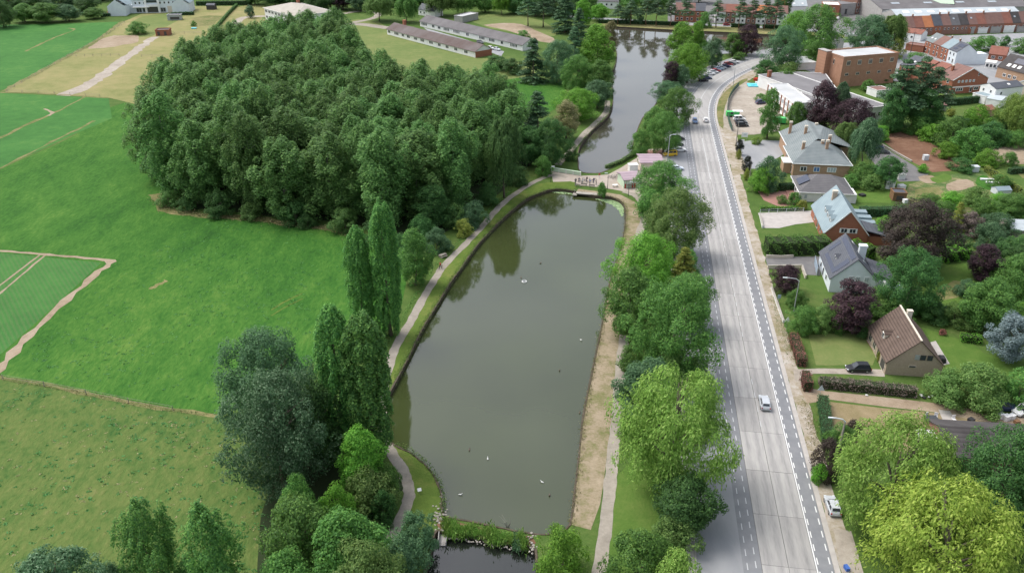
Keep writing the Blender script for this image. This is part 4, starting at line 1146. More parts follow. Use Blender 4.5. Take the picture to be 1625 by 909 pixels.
T("birch", "birch_tree", 1326, 206, 132, 32, "leaf_silver", "grey green birch between the two purple trees")
T("round", "broadleaf_tree", 1260, 208, 160, 32, "leaf_green", "green tree at the end of the white school wing")
T("oval", "broadleaf_tree", 1217, 220, 138, 34, "leaf_green", "slim tree in the car park before the villa")
T("bush", "broadleaf_bush", 1207, 160, 148, 18, "leaf_green", "small bush in the gravel car park")
T("bush", "broadleaf_bush", 1217, 300, 246, 48, "leaf_bluegreen", "grey green bush in front of the villa")
T("bush", "broadleaf_bush", 1205, 305, 264, 38, "leaf_bright", "light green bush at the villa forecourt corner")
T("oval", "yew_topiary", 1172, 246, 220, 13, "leaf_black", "upper dark clipped yew on the villa verge")
T("oval", "yew_topiary", 1184, 274, 247, 16, "leaf_black", "lower dark clipped yew on the villa verge")
T("shrub", "golden_shrub", 1172, 252, 237, 9, "leaf_yellow", "golden shrub below the upper clipped yew")
T("shrub", "golden_shrub", 1184, 286, 266, 10, "leaf_yellow", "golden shrub below the lower clipped yew")
T("shrub", "golden_shrub", 1200, 229, 217, 16, "leaf_willow", "yellow green shrub on the strip before the villa drive")
T("shrub", "garden_shrub", 1259, 326, 304, 24, "leaf_green", "round shrub in the bungalow forecourt")
T("shrub", "garden_shrub", 1240, 322, 309, 18, "leaf_olive", "low brownish shrub in the bungalow forecourt")
T("shrub", "golden_shrub", 1272, 332, 316, 18, "leaf_yellow", "yellow shrub at the corner of the white bungalow")
# top right trees
T("pine", "pine_tree", 1418, 205, 96, 60, "leaf_conifer", "leftmost tall conifer behind the brown lot", "bark_pine")
T("pine", "pine_tree", 1446, 202, 92, 58, "leaf_pine", "middle tall conifer behind the brown lot", "bark_pine")
T("pine", "pine_tree", 1470, 200, 108, 56, "leaf_pine", "rightmost tall conifer behind the brown lot", "bark_pine")
T("oval", "broadleaf_tree", 1410, 212, 140, 40, "leaf_deep", "dark tree at the foot of the tall conifers")
T("willow", "weeping_willow", 1606, 218, 146, 66, "leaf_willow", "weeping willow at the upper right edge")
for i, (x, y, tp, w, m, lab) in enumerate(((1422, 208, 190, 26, "leaf_deep", "dark bush left of the brown lot"), (1455, 212, 184, 44, "leaf_green", "bush at the far corner of the brown lot"),
        (1480, 224, 196, 44, "leaf_bright", "second bush along the brown lot"), (1508, 232, 184, 50, "leaf_green", "third bush along the brown lot"),
        (1535, 246, 200, 56, "leaf_green", "large bush beside the stubble plot"), (1545, 208, 166, 44, "leaf_bright", "light green round tree behind the bushes"),
        (1570, 230, 192, 56, "leaf_deep", "dark bush behind the stubble plot"), (1565, 262, 236, 44, "leaf_bright", "bush in front of the stubble plot"),
        (1600, 262, 240, 26, "leaf_green", "single round bush on the stubble plot"), (1610, 234, 206, 40, "leaf_green", "bush below the upper weeping willow"),
        (1395, 222, 198, 30, "leaf_bright", "bush left of the freshly dug lot"), (1500, 250, 224, 36, "leaf_bright", "fourth bush along the brown lot"),
        (1525, 270, 250, 40, "leaf_deep", "low dark bush at the near corner of the brown lot"))):
    T("bush", "garden_bush", x, y, tp, w, m, lab)
T("shrub", "golden_shrub", 1490, 186, 174, 14, "leaf_yellow", "left golden shrub below the brick end house")
T("shrub", "golden_shrub", 1508, 184, 171, 15, "leaf_yellow", "right golden shrub below the brick end house")
T("broad", "broadleaf_tree", 1290, 96, 6, 84, "leaf_green", "very large green tree at the town end of the canal")
T("broad", "broadleaf_tree", 1256, 84, 16, 46, "leaf_bright", "light green tree left of the very large tree")
T("broad", "broadleaf_tree", 1240, 112, 40, 62, "leaf_bluegreen", "dull green tree at the bend of the road")
T("round", "broadleaf_tree", 1292, 108, 64, 34, "leaf_green", "green tree below the white lodge")
T("broad", "broadleaf_tree", 1372, 90, 22, 66, "leaf_bluegreen", "big dull green tree behind the brick hall")
T("birch", "broadleaf_tree", 1408, 88, 22, 44, "leaf_olive", "feathery tree at the right of the brick hall")
T("bush", "golden_tree", 1418, 92, 58, 28, "leaf_yellow", "yellowish tree at the corner of the brick hall")
T("round", "broadleaf_tree", 1212, 126, 94, 34, "leaf_deep", "dark round tree at the car park corner")
T("bush", "broadleaf_bush", 1250, 126, 98, 34, "leaf_olive", "olive bush behind the low school building")
T("bush", "broadleaf_bush", 1246, 134, 108, 32, "leaf_green", "green bush at the back of the school wing")
T("bush", "broadleaf_bush", 1450, 112, 82, 40, "leaf_green", "bush at the right end of the brick hall")
T("bush", "broadleaf_bush", 1376, 145, 126, 24, "leaf_green", "bush below the brick hall windows")
T("bush", "broadleaf_bush", 1350, 130, 118, 24, "leaf_deep", "dark bush at the corner of the brick hall")
T("bush", "broadleaf_bush", 1406, 130, 116, 22, "leaf_deep", "dark bush at the right foot of the brick hall")
T("bush", "broadleaf_bush", 1560, 82, 56, 44, "leaf_green", "bush behind the grey gabled terrace")
T("bush", "broadleaf_bush", 1594, 74, 56, 18, "leaf_deep", "small dark bush behind the grey gabled terrace")
T("bush", "broadleaf_bush", 1626, 84, 58, 40, "leaf_green", "bush at the right edge behind the terraces")
# far bank pines
for i, (x, tp) in enumerate(((980, 8), (1000, 0), (1025, -8), (1041, -6), (1063, -4), (1086, -8), (1136, -2), (1172, -4), (1192, -2), (1212, -4), (1228, -2))):
    T("pine", "bank_pine", x, 39 + (x - 980) * .034, tp, 26, "leaf_pine", "pine number %s from the left in the row on the far canal bank" % ("one two three four five six seven eight nine ten eleven".split()[i]), "bark_pine", "pines along the far canal bank")
T("bush", "broadleaf_bush", 994, 38, 14, 18, "leaf_bluegreen", "dark round bush in the far bank row beside the first pine")
T("bush", "broadleaf_bush", 1014, 38, 14, 18, "leaf_bluegreen", "dark round bush in the far bank row beside the second pine")
T("round", "broadleaf_tree", 950, 34, 6, 30, "leaf_bright", "green tree before the white house on the far bank")
T("bush", "broadleaf_bush", 1117, 44, 18, 24, "leaf_green", "round green tree in front of the blue roofed row house")
# top left and top edge trees
T("broad", "broadleaf_tree", 6, 44, 0, 40, "leaf_deep", "dark tree at the top left corner")
for i, (x, y, tp, w, m) in enumerate(sorted(((40, 36, 6, 44, "leaf_green"), (75, 36, 4, 50, "leaf_green"), (110, 34, 8, 40, "leaf_bluegreen"), (60, 22, -12, 50, "leaf_deep"), (100, 20, -14, 46, "leaf_bluegreen"), (140, 22, -8, 40, "leaf_deep"), (150, 30, 12, 30, "leaf_green"), (20, 24, -14, 44, "leaf_deep")))):
    T("round", "broadleaf_tree", x, y, tp, w, m, "%s tree from the left in the belt behind the upper left crop field" % "first second third fourth fifth sixth seventh eighth".split()[i], "bark", "tree belt behind the upper left field")
T("bush", "paddock_bush", 220, 54, 34, 32, "leaf_green", "round bush standing in the dry paddock")
T("bush", "garden_bush", 308, 42, 33, 9, "leaf_green", "small bush on the paddock by the blue trough")
T("oval", "yew_tree", 398, 29, 8, 15, "leaf_conifer", "dark clipped yew on the dry lawn beside the white block")
for i, (kd, x, y, tp, w, m, lab) in enumerate((("round", 505, 18, -18, 44, "leaf_deep", "dark tree behind the beige roofed block"), ("round", 545, 16, -20, 40, "leaf_purple", "purplish tree at the top edge behind the beige roofed block"),
        ("round", 475, 12, -22, 40, "leaf_deep", "dark tree at the top edge left of the purplish one"), ("birch", 602, 34, -10, 44, "leaf_olive", "left birch at the end of the front barrack"),
        ("birch", 645, 36, -6, 34, "leaf_green", "second birch at the end of the front barrack"), ("round", 572, 18, -14, 36, "leaf_bluegreen", "tree at the top edge behind the birches"),
        ("birch", 700, 26, -18, 46, "leaf_olive", "large birch behind the rear barrack"), ("birch", 738, 22, -16, 36, "leaf_green", "birch right of the blue roofed house"),
        ("round", 770, 20, -16, 34, "leaf_green", "tree at the top edge above the grey shed"), ("birch", 796, 24, -10, 26, "leaf_bright", "slim light birch at the top edge above the green plot"),
        ("pine", 838, 42, -12, 32, "leaf_conifer", "left dark pine above the cedar"), ("pine", 862, 44, -10, 34, "leaf_conifer", "second dark pine above the cedar"),
        ("conifer", 896, 52, -14, 40, "leaf_conifer", "tall dark spruce above the canal trees"), ("oval", 925, 42, -4, 30, "leaf_bright", "light tree between the spruce and the white house"),
        ("conifer", 918, 66, 14, 28, "leaf_conifer", "smaller dark spruce below the tall one"), ("bush", 830, 62, 48, 26, "leaf_green", "round bush at the bare earth bank"),
        ("round", 438, 10, -24, 40, "leaf_deep", "dark tree at the top edge behind the chimney"), ("round", 405, 8, -24, 36, "leaf_deep", "dark tree at the top edge left of the chimney"),
        ("round", 660, 12, -22, 40, "leaf_deep", "dark tree at the top edge behind the second birch"), ("bush", 790, 110, 88, 40, "leaf_deep", "dark bush behind the brick end of the front barrack"),
        ("bush", 812, 116, 92, 40, "leaf_deep", "dark bush left of the cedar"), ("round", 1240, 30, -14, 30, "leaf_deep", "dark tree at the top edge beside the glass roofed house"), ("round", 1335, 10, -14, 26, "leaf_deep", "dark tree at the top edge over the town"))):
    T(kd, "broadleaf_tree" if kd in ("round", "birch", "oval", "bush") else "conifer_tree", x, y, tp, w, m, lab)
for i, (x, y, tp, w) in enumerate(((268, 326, 302, 34), (296, 334, 312, 30), (352, 341, 300, 46), (398, 347, 322, 34), (470, 356, 318, 44), (488, 360, 338, 30), (548, 366, 330, 48), (600, 385, 346, 50), (668, 384, 340, 44), (722, 360, 322, 40), (775, 325, 288, 36))):
    T("bush", "understorey_bush", x, y, tp, w, "leaf_deep" if i % 3 else "leaf_poplar", "%s bush from the left along the front edge of the wood" % "first second third fourth fifth sixth seventh eighth ninth tenth eleventh".split()[i], "bark", "understorey bushes of the wood")
# dark tree belt along the top edge
for i in range(44):
    x = -60 + i * 27 + random.uniform(-8, 8)
    if 176 < x < 300 and i % 2: continue
    y = random.uniform(-6, 6) - (8 if 170 < x < 420 else 0)
    T(random.choice(("round", "round", "oval")), "broadleaf_tree", x, y, y - random.uniform(34, 46), random.uniform(34, 48), random.choice(("leaf_deep", "leaf_bluegreen", "leaf_green", "leaf_deep")), "tree in the continuous dark belt along the top edge", "bark", "tree belt along the top edge")

for i, (x, y, tp, w, m) in enumerate(((455, 8, -20, 44, "leaf_deep"), (525, 14, -18, 44, "leaf_bluegreen"), (585, 12, -20, 44, "leaf_deep"), (620, 10, -18, 40, "leaf_green"), (685, 12, -20, 40, "leaf_deep"), (720, 10, -18, 44, "leaf_green"), (755, 8, -20, 40, "leaf_deep"), (785, 12, -16, 36, "leaf_bluegreen"), (815, 22, -10, 40, "leaf_deep"), (850, 26, -12, 44, "leaf_deep"), (880, 24, -14, 44, "leaf_conifer"), (908, 30, -6, 36, "leaf_deep"), (935, 26, -6, 36, "leaf_green"), (1000, 18, -10, 30, "leaf_green"), (1030, 18, -10, 34, "leaf_deep"), (1052, 16, -10, 30, "leaf_green"))):
    T("round", "broadleaf_tree", x, y, tp, w, m, "tree in the thick planting behind the barracks and the canal end", "bark", "thick planting behind the barracks")
# garden thickets on the right
G = (("bush", 1398, 378, 342, 40, "leaf_bright", "light green bush between the brick gable and the copper beech"), ("bush", 1520, 402, 372, 44, "leaf_deep", "dark bush behind the bright lawn hedge"), ("bush", 1590, 446, 408, 56, "leaf_green", "green bush right of the purple plum on the lawn"),
     ("round", 1625, 440, 382, 60, "leaf_deep", "dark tree at the right edge beside the plum lawn"), ("bush", 1530, 470, 442, 34, "leaf_bluegreen", "low grey green shrubbery at the lawn edge under the plum"), ("bush", 1470, 500, 466, 50, "leaf_green", "green bush at the lower end of the dry lawn patch"),
     ("bush", 1420, 510, 478, 50, "leaf_green", "green bush under the maple trunk"), ("bush", 1362, 530, 498, 36, "leaf_deep", "dark bush right of the large purple plum"), ("bush", 1540, 518, 488, 50, "leaf_olive", "olive bush above the bright clipped block"),
     ("bush", 1470, 338, 306, 46, "leaf_green", "bush in the rough garden above the copper beech"), ("bush", 1506, 330, 302, 40, "leaf_bright", "light bush in the rough garden right of the pavilion"), ("bush", 1546, 326, 296, 44, "leaf_olive", "olive bush in the middle of the rough garden"),
     ("bush", 1585, 338, 306, 46, "leaf_bright", "light bush below the pale tarpaulin shed"), ("bush", 1625, 352, 312, 54, "leaf_green", "bush at the right edge below the tarpaulin shed"), ("bush", 1565, 392, 352, 50, "leaf_bluegreen", "bush left of the grey garden shed"),
     ("bush", 1625, 410, 372, 50, "leaf_green", "bush below the grey garden shed at the right edge"), ("bush", 1500, 376, 346, 34, "leaf_deep", "dark bush between the copper beech and the golden conifer"), ("bush", 1348, 298, 276, 30, "leaf_green", "bush between the villa and the white bungalow"),
     ("bush", 1382, 300, 276, 34, "leaf_olive", "olive bush at the head of the bungalow lawn"), ("bush", 1480, 205, 176, 40, "leaf_green", "bush below the tall conifers"), ("bush", 1520, 212, 184, 40, "leaf_deep", "dark bush under the golden shrubs"),
     ("bush", 1575, 214, 184, 40, "leaf_green", "bush left of the upper weeping willow"), ("round", 1432, 200, 128, 54, "leaf_deep", "dense dark tree in the middle of the tall conifers"), ("round", 1460, 204, 138, 52, "leaf_deep", "dense dark tree under the right tall conifer"),
     ("bush", 1590, 214, 190, 36, "leaf_deep", "dark bush under the upper weeping willow"), ("bush", 1540, 232, 204, 44, "leaf_deep", "dark bush between the light round tree and the stubble plot"), ("bush", 1585, 300, 276, 34, "leaf_green", "bush above the golden hedge strip"),
     ("bush", 1620, 512, 476, 46, "leaf_green", "bush at the right edge above the blue cedar"), ("bush", 1330, 276, 252, 26, "leaf_deep", "dark bush at the right wall of the villa"), ("bush", 1302, 214, 196, 28, "leaf_deep", "dark bush under the left purple tree"))
for kd, x, y, tp, w, m, lab in G: T(kd, "garden_bush" if kd == "bush" else "garden_tree", x, y, tp, w, m, lab)

# ------------------------------------------------------------------ hedges
def hedge(name, px, w, h, mat, label, plan=False, ls=.2, dens=26, wob=.12):
    P = [Vector(p) if plan else W(*p) for p in px]
    P = [Vector((p.x, p.y, 0)) for p in P]
    t = thing(name, label, "hedge", P[0])
    C, N = [], []
    mbv, mbf = [], []
    for a, b in zip(P, P[1:]):
        d = b - a; L = d.length; d /= L; n = Vector((-d.y, d.x, 0))
        for (cnt, fn) in ((int(L * w * dens), 't'), (int(L * h * dens * .9), 'l'), (int(L * h * dens * .9), 'r'), (int(w * h * dens), 'e'), (int(w * h * dens), 's')):
            s = rng.uniform(0, L, cnt); q = rng.uniform(-.5, .5, cnt); z = rng.uniform(0, 1, cnt)
            if fn == 't': u, zz, nn = q * w, np.full(cnt, h), (0, 0, 1)
            elif fn in 'lr':
                sg = .5 if fn == 'l' else -.5; u, zz = np.full(cnt, sg * w), z * h; nn = tuple(n * (1 if fn == 'l' else -1))
            else:
                s = np.full(cnt, L if fn == 'e' else 0.0); u, zz = q * w, z * h; nn = tuple(d * (1 if fn == 'e' else -1))
            base = np.array([a.x - P[0].x, a.y - P[0].y, 0]) + np.outer(s, np.array(d)) + np.outer(u, np.array(n))
            base[:, 2] = zz
            wv = np.sin(s * 2.1 + zz * 1.7)[:, None] * wob
            C.append(base + np.array(nn) * wv + rng.normal(size=(cnt, 3)) * .06)
            N.append(np.array(nn) + np.array([0, 0, .3]) + rng.normal(size=(cnt, 3)) * .5)
    me = leaf_mesh("foliage", np.concatenate(C), np.concatenate(N), ls * rng.uniform(.7, 1.4, sum(len(c) for c in C)))
    link("foliage", me, t, mat, objmat=True)
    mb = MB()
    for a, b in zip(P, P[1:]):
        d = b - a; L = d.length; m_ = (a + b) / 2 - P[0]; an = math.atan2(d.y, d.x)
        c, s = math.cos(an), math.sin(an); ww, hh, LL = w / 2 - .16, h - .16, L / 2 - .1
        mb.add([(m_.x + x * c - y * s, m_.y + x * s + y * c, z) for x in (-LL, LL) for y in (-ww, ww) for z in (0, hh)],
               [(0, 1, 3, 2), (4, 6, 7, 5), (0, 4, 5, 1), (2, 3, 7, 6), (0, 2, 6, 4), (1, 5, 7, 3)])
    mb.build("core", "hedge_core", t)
    return t
hedge("laurel_hedge", [(1214, 400), (1262, 400), (1310, 398)], 4.2, 3.4, "leaf_green", "big loose laurel hedge beside the dark drive", ls=.32, dens=22, wob=.5)
hedge("laurel_hedge", [(1345, 398), (1382, 412)], 3.2, 3.0, "leaf_bright", "bright green hedge between the panel roof and the copper beech", ls=.3, dens=22, wob=.4)
hedge("berberis_hedge", [(1258, 540), (1272, 582)], 1.7, 1.9, "leaf_redhedge", "dark red hedge between the verge and the front lawn", ls=.2, wob=.15)
hedge("berberis_hedge", [(1276, 602), (1281, 622)], 1.6, 2.2, "leaf_redhedge", "short dark red hedge at the gravel drive mouth", ls=.2, wob=.15)
hedge("dead_hedge", [(1300, 612), (1350, 617), (1400, 622), (1452, 628)], 2.0, 1.7, "leaf_dead", "long withered grey brown hedge beside the sandy lane", ls=.22, wob=.2)
hedge("clipped_hedge", [(1524, 540), (1556, 544)], 1.8, 1.5, "leaf_bright", "bright clipped hedge block on the back lawn", wob=.15)
hedge("clipped_hedge", [(1304, 640), (1312, 700)], 1.7, 2.0, "leaf_hedge_dark", "tall clipped green hedge between the verge and the dry yard", wob=.08)
hedge("clipped_hedge", [(1363, 342), (1400, 342), (1436, 340)], 2.2, 2.3, "leaf_hedge_dark", "tall clipped hedge behind the brick gable house", wob=.05)
hedge("clipped_hedge", [(1206, 334), (1240, 334), (1276, 333)], 1.2, 1.1, "leaf_bright", "low bright clipped hedge in front of the white bungalow", wob=.05)
hedge("clipped_hedge", [(1236, 302), (1258, 301)], 2.0, 2.0, "leaf_hedge_dark", "dark clipped hedge at the villa corner", wob=.05)
hedge("clipped_hedge", [(1218, 304), (1234, 303)], 1.6, 1.3, "leaf_bright", "short bright clipped hedge beside the dark one", wob=.05)
hedge("golden_hedge", [(1563, 272), (1590, 290), (1619, 310)], 1.2, 2.0, "leaf_yellow", "golden yellow hedge strip running down the vegetable garden", wob=.1)
hedge("garden_hedge", [(1600, 276), (1650, 272)], 1.6, 1.8, "leaf_hedge_dark", "dark hedge between the two pale plots", wob=.15)
hedge("garden_hedge", [(1490, 168), (1524, 166), (1557, 162)], 1.8, 2.6, "leaf_hedge_dark", "tall dark hedge below the white house with the black roof", wob=.1)
hedge("garden_hedge", [(1492, 414), (1530, 408)], 3.0, 2.6, "leaf_bright", "bright hedge behind the garden lawn", ls=.3, wob=.4)
hedge("canal_hedge", [(962, 268), (985, 259), (1003, 248)], 1.3, 1.1, "leaf_olive", "low hedge along the canal beside the square", wob=.12)
hedge("bank_hedge", [(950, 37), (1010, 38.6), (1078, 41)], 2.0, 2.0, "leaf_hedge_dark", "long dark hedge behind the far bank pines", ls=.4, dens=9)
hedge("bank_hedge", [(1160, 43.5), (1195, 44.5), (1205, 45)], 2.0, 2.0, "leaf_hedge_dark", "dark hedge on the far bank left of the dark purple tree", ls=.4, dens=9)
hedge("bank_hedge", [(1210, 45), (1250, 47)], 2.0, 2.0, "leaf_hedge_dark", "dark hedge on the far bank right of the dark purple tree", ls=.4, dens=9)
hedge("manor_hedge", [(273, 25), (308, 24)], 2.0, 1.8, "leaf_hedge_dark", "dark hedge in front of the manor's right wing", ls=.4, dens=9)
hedge("manor_hedge", [(160, 27), (176, 26)], 2.0, 1.8, "leaf_hedge_dark", "dark hedge at the left of the manor", ls=.4, dens=9)
hedge("manor_hedge", [(312, 9), (400, 8)], 2.5, 2.5, "leaf_hedge_dark", "long dark hedge behind the paddock", ls=.4, dens=9)
hedge("fence_hedge", [(300, 100), (318, 76), (340, 50), (362, 24), (376, 10)], 1.3, 1.6, "leaf_hedge", "narrow green hedge along the right side of the paddock", ls=.35, dens=10, wob=.25)

# ------------------------------------------------------------------ buildings
def roof_slabs(prof, L, along, th=.2):
    """prof: list of (u, z) across the roof; L: (start, end) along it"""
    v, f = [], []
    n = len(prof)
    for a in L:
        for u, z in prof: v.append((u, a, z) if along == 'y' else (a, u, z))
        for u, z in prof: v.append((u, a, z - th) if along == 'y' else (a, u, z - th))
    for k in range(n - 1):
        f += [(k, k + 1, 2 * n + k + 1, 2 * n + k), (n + k, 3 * n + k, 3 * n + k + 1, n + k + 1)]
        for o in (0, 2 * n): f.append((o + k, o + k + 1, o + n + k + 1, o + n + k))
    f += [(0, n, 3 * n, 2 * n), (n - 1, 3 * n - 1, 4 * n - 1, 2 * n - 1)][:1]
    f.append((n - 1, 2 * n - 1, 4 * n - 1, 3 * n - 1))
    return v, f

def fix_normals(o):
    bm = bmesh.new(); bm.from_mesh(o.data); bmesh.ops.recalc_face_normals(bm, faces=bm.faces); bm.to_mesh(o.data); bm.free()
    return o

class House: pass
def house(name, label, A, B, d, eave, ridge, axis, wall, roof, over=.35, hip=None, cat="house", group=None, parent=None):
    h = House()
    A, B = Vector((A[0], A[1], 0)), Vector((B[0], B[1], 0))
    w = (B - A).length; an = math.atan2(B.y - A.y, B.x - A.x)
    h.w, h.d, h.eave, h.ridge, h.axis = w, d, eave, ridge, axis
    h.o = thing(name, label, cat, A, an, group)
    if axis in ('flat', 'hip'):
        vv = [(x, y, z) for z in (0, eave) for x, y in ((0, 0), (w, 0), (w, d), (0, d))]
        ff = [(0, 1, 5, 4), (1, 2, 6, 5), (2, 3, 7, 6), (3, 0, 4, 7), (4, 5, 6, 7)]
    elif axis == 'y':
        vv = [(0, 0, 0), (w, 0, 0), (w, 0, eave), (w / 2, 0, ridge), (0, 0, eave), (0, d, 0), (w, d, 0), (w, d, eave), (w / 2, d, ridge), (0, d, eave)]
        ff = [(0, 1, 2, 3, 4), (5, 9, 8, 7, 6), (0, 4, 9, 5), (1, 6, 7, 2)]
    else:
        vv = [(0, 0, 0), (0, d, 0), (0, d, eave), (0, d / 2, ridge), (0, 0, eave), (w, 0, 0), (w, d, 0), (w, d, eave), (w, d / 2, ridge), (w, 0, eave)]
        ff = [(0, 4, 3, 2, 1), (5, 6, 7, 8, 9), (0, 5, 9, 4), (1, 2, 7, 6)]
    h.wall = mobj("wall", vv, ff, wall, h.o)
    if axis == 'flat':
        rr = ridge - eave
        mb = MB().box((w / 2, d / 2, eave + .06), (w + .1, d + .1, .12))
        h.roof = mb.build("roof", roof, h.o)
        pm = MB()
        for c, s in (((w / 2, 0, 0), (w + .3, .25, 1)), ((w / 2, d, 0), (w + .3, .25, 1)), ((0, d / 2, 0), (.25, d - .25, 1)), ((w, d / 2, 0), (.25, d - .25, 1))):
            pm.box((c[0], c[1], eave + rr / 2 + .06), (s[0], s[1], rr))
        if rr > .05: pm.build("parapet", "trim_white" if wall in ("wall_white", "wall_cream") else wall, h.o)
    elif axis == 'hip':
        o, i = over, (hip if hip is not None else min(w, d) / 2)
        if w >= d: r1, r2 = (i, d / 2, ridge), (w - i, d / 2, ridge)
        else: r1, r2 = (w / 2, i, ridge), (w / 2, d - i, ridge)
        e = eave + .02
        vv = [(-o, -o, e), (w + o, -o, e), (w + o, d + o, e), (-o, d + o, e), r1, r2]
        ff = ([(0, 1, 5, 4), (1, 2, 5), (2, 3, 4, 5), (3, 0, 4)] if w >= d else [(0, 1, 4), (1, 2, 5, 4), (2, 3, 5), (3, 0, 4, 5)])
        h.roof = fix_normals(mobj("roof", vv, ff + [(0, 3, 2, 1)], roof, h.o))
        gm = MB()
        for c, s in (((w / 2, -o - .03, 0), (w + 2 * o + .2, .14, .2)), ((w / 2, d + o + .03, 0), (w + 2 * o + .2, .14, .2)), ((-o - .03, d / 2, 0), (.14, d + 2 * o - .1, .2)), ((w + o + .03, d / 2, 0), (.14, d + 2 * o - .1, .2))):
            gm.box((c[0], c[1], e - .06), s)
        gm.build("gutter", "trim_white", h.o)
    else:
        span = w if axis == 'y' else d
        ln = d if axis == 'y' else w
        sl = (ridge - eave) / (span / 2)
        t = .16 if over < .1 else .2
        prof = [(-over, eave - over * sl + t), (span / 2, ridge + t), (span + over, eave - over * sl + t)]
        v, f = roof_slabs(prof, (-over * .7, ln + over * .7), axis, t)
        h.roof = fix_normals(mobj("roof", v, f, roof, h.o))
    return h

def win(h, face, u, z, ww, hh, pane="glass_dark", frame="trim_white", n=1, name="window"):
    """a framed opening: frame is the part, panes its sub-parts"""
    if face == 'f': c, rz = (u, -.02, z), 0
    elif face == 'b': c, rz = (h.w - u, h.d + .02, z), math.pi
    elif face == 'l': c, rz = (-.02, h.d - u, z), -math.pi / 2
    else: c, rz = (h.w + .02, u, z), math.pi / 2
    fr = bx(name, h.o, c, (ww, .14, hh), frame, rz)
    for k in range(n):
        pw = (.86 / n) - (.05 if n > 1 else 0)
        px = -.5 + (k + .5) / n
        bx("pane", fr, (px * .9, -.12, 0), (pw, 1, .8), pane)
    return fr

def chimney(h, x, y, z0, top, s=.8, mat="brick_tan", cap="wall_cream"):
    c = bx("chimney", h.o, (x, y, (z0 + top) / 2), (s, s * .8, top - z0), mat)
    bx("chimney_cap", c, (0, 0, .5), (1.15, 1.15, .12), cap)
    return c

def zroof(h, x, y):
    if h.axis == 'y': return h.eave + (h.ridge - h.eave) * (1 - abs(x - h.w / 2) / (h.w / 2))
    return h.eave + (h.ridge - h.eave) * (1 - abs(y - h.d / 2) / (h.d / 2))

def slope_panel(h, name, side, c_along, c_up, L, Wd, mat, lift=.26, parent=None):
    """flat panel lying on a roof slope; side: l r (axis y) or f b (axis x)"""
    span = h.w if h.axis == 'y' else h.d
    an = math.atan2(h.ridge - h.eave, span / 2)
    t = c_up * span / 2
    z = h.eave + (h.ridge - h.eave) * c_up + lift
    if side == 'l': return bx(name, h.o, (t, c_along, z), (Wd, L, .06), mat, ry=-an)
    if side == 'r': return bx(name, h.o, (h.w - t, c_along, z), (Wd, L, .06), mat, ry=an)
    if side == 'f': return bx(name, h.o, (c_along, t, z), (L, Wd, .06), mat, rx=an)
    return bx(name, h.o, (c_along, h.d - t, z), (L, Wd, .06), mat, rx=-an)

def dormer(h, y, x0, wd, hd, wall, roof, pane="glass_dark"):
    """small gabled dormer on the left slope of a house whose ridge runs away from the lens"""
    k = (h.ridge - h.eave) / (h.w / 2)
    zb = h.eave + k * x0
    x1, x2 = x0 + hd / k, x0 + (hd + wd * .4) / k
    vv = [(x0, y - wd / 2, zb - .1), (x0, y + wd / 2, zb - .1), (x0, y + wd / 2, zb + hd), (x0, y, zb + hd + wd * .4), (x0, y - wd / 2, zb + hd), (x1, y - wd / 2, zb + hd), (x1, y + wd / 2, zb + hd)]
    ff = [(0, 1, 2, 3, 4), (0, 4, 5), (1, 6, 2)]
    dm = mobj("dormer", vv, ff, wall, h.o)
    o = .18
    rz = zb + hd + wd * .4 + .12
    vr = [(x0 - o, y - wd / 2 - o, zb + hd - .05), (x0 - o, y, rz), (x0 - o, y + wd / 2 + o, zb + hd - .05), (x1, y - wd / 2 - o, zb + hd - .05), (x2, y, rz), (x1, y + wd / 2 + o, zb + hd - .05)]
    mobj("dormer_roof", vr, [(0, 1, 4, 3), (1, 2, 5, 4)], roof, dm)
    fr = bx("dormer_window", dm, (x0 - .03, y, zb + hd * .55), (.1, wd * .66, hd * .85), "trim_white")
    bx("pane", fr, (-.15, 0, 0), (1, .78, .8), pane)
    return dm

P2 = lambda x, y, z=0: W(x, y, z)
# --- brown roofed house
h = house("brick_house", "pale brick house with brown tiled roof and gravel drive", (68.9, 126.6), (78.6, 125.4), 12.8, 2.7, 7.5, 'y', "brick_pale", "roof_brown", .3)
win(h, 'f', 4.95, 4.1, .85, 1.0, "metal_grey", "metal_grey"); win(h, 'f', 5.95, 4.1, .95, 1.05, frame="door_dark"); win(h, 'f', 7.15, 4.1, .95, 1.05, frame="door_dark"); win(h, 'f', 4.5, 2.1, 1.3, .4, "metal_dark", "wall_cream")
win(h, 'l', 11.0, 1.15, 2.6, 2.2, "door_dark", "wall_cream", 1, "garage_door")
win(h, 'l', 2.2, 1.5, 1.8, 1.6, n=2, frame="wall_cream"); win(h, 'l', 5.0, 1.5, 1.8, 1.6, n=2, frame="wall_cream"); win(h, 'l', 7.6, 1.2, 1.0, 2.2, frame="wall_cream", name="door")
dormer(h, 7.2, .9, 1.5, 1.2, "wall_cream", "roof_brown")
bx("ridge_cap", h.o, (h.w / 2, h.d / 2, 7.74), (.32, h.d + .5, .14), "wall_cream")
chimney(h, 5.7, 10.0, 6.4, 8.3, .9, "wall_cream")
bx("roof_tile_vent", h.o, (2.6, 4.6, 5.45), (.35, .3, .2), "pale_stone")
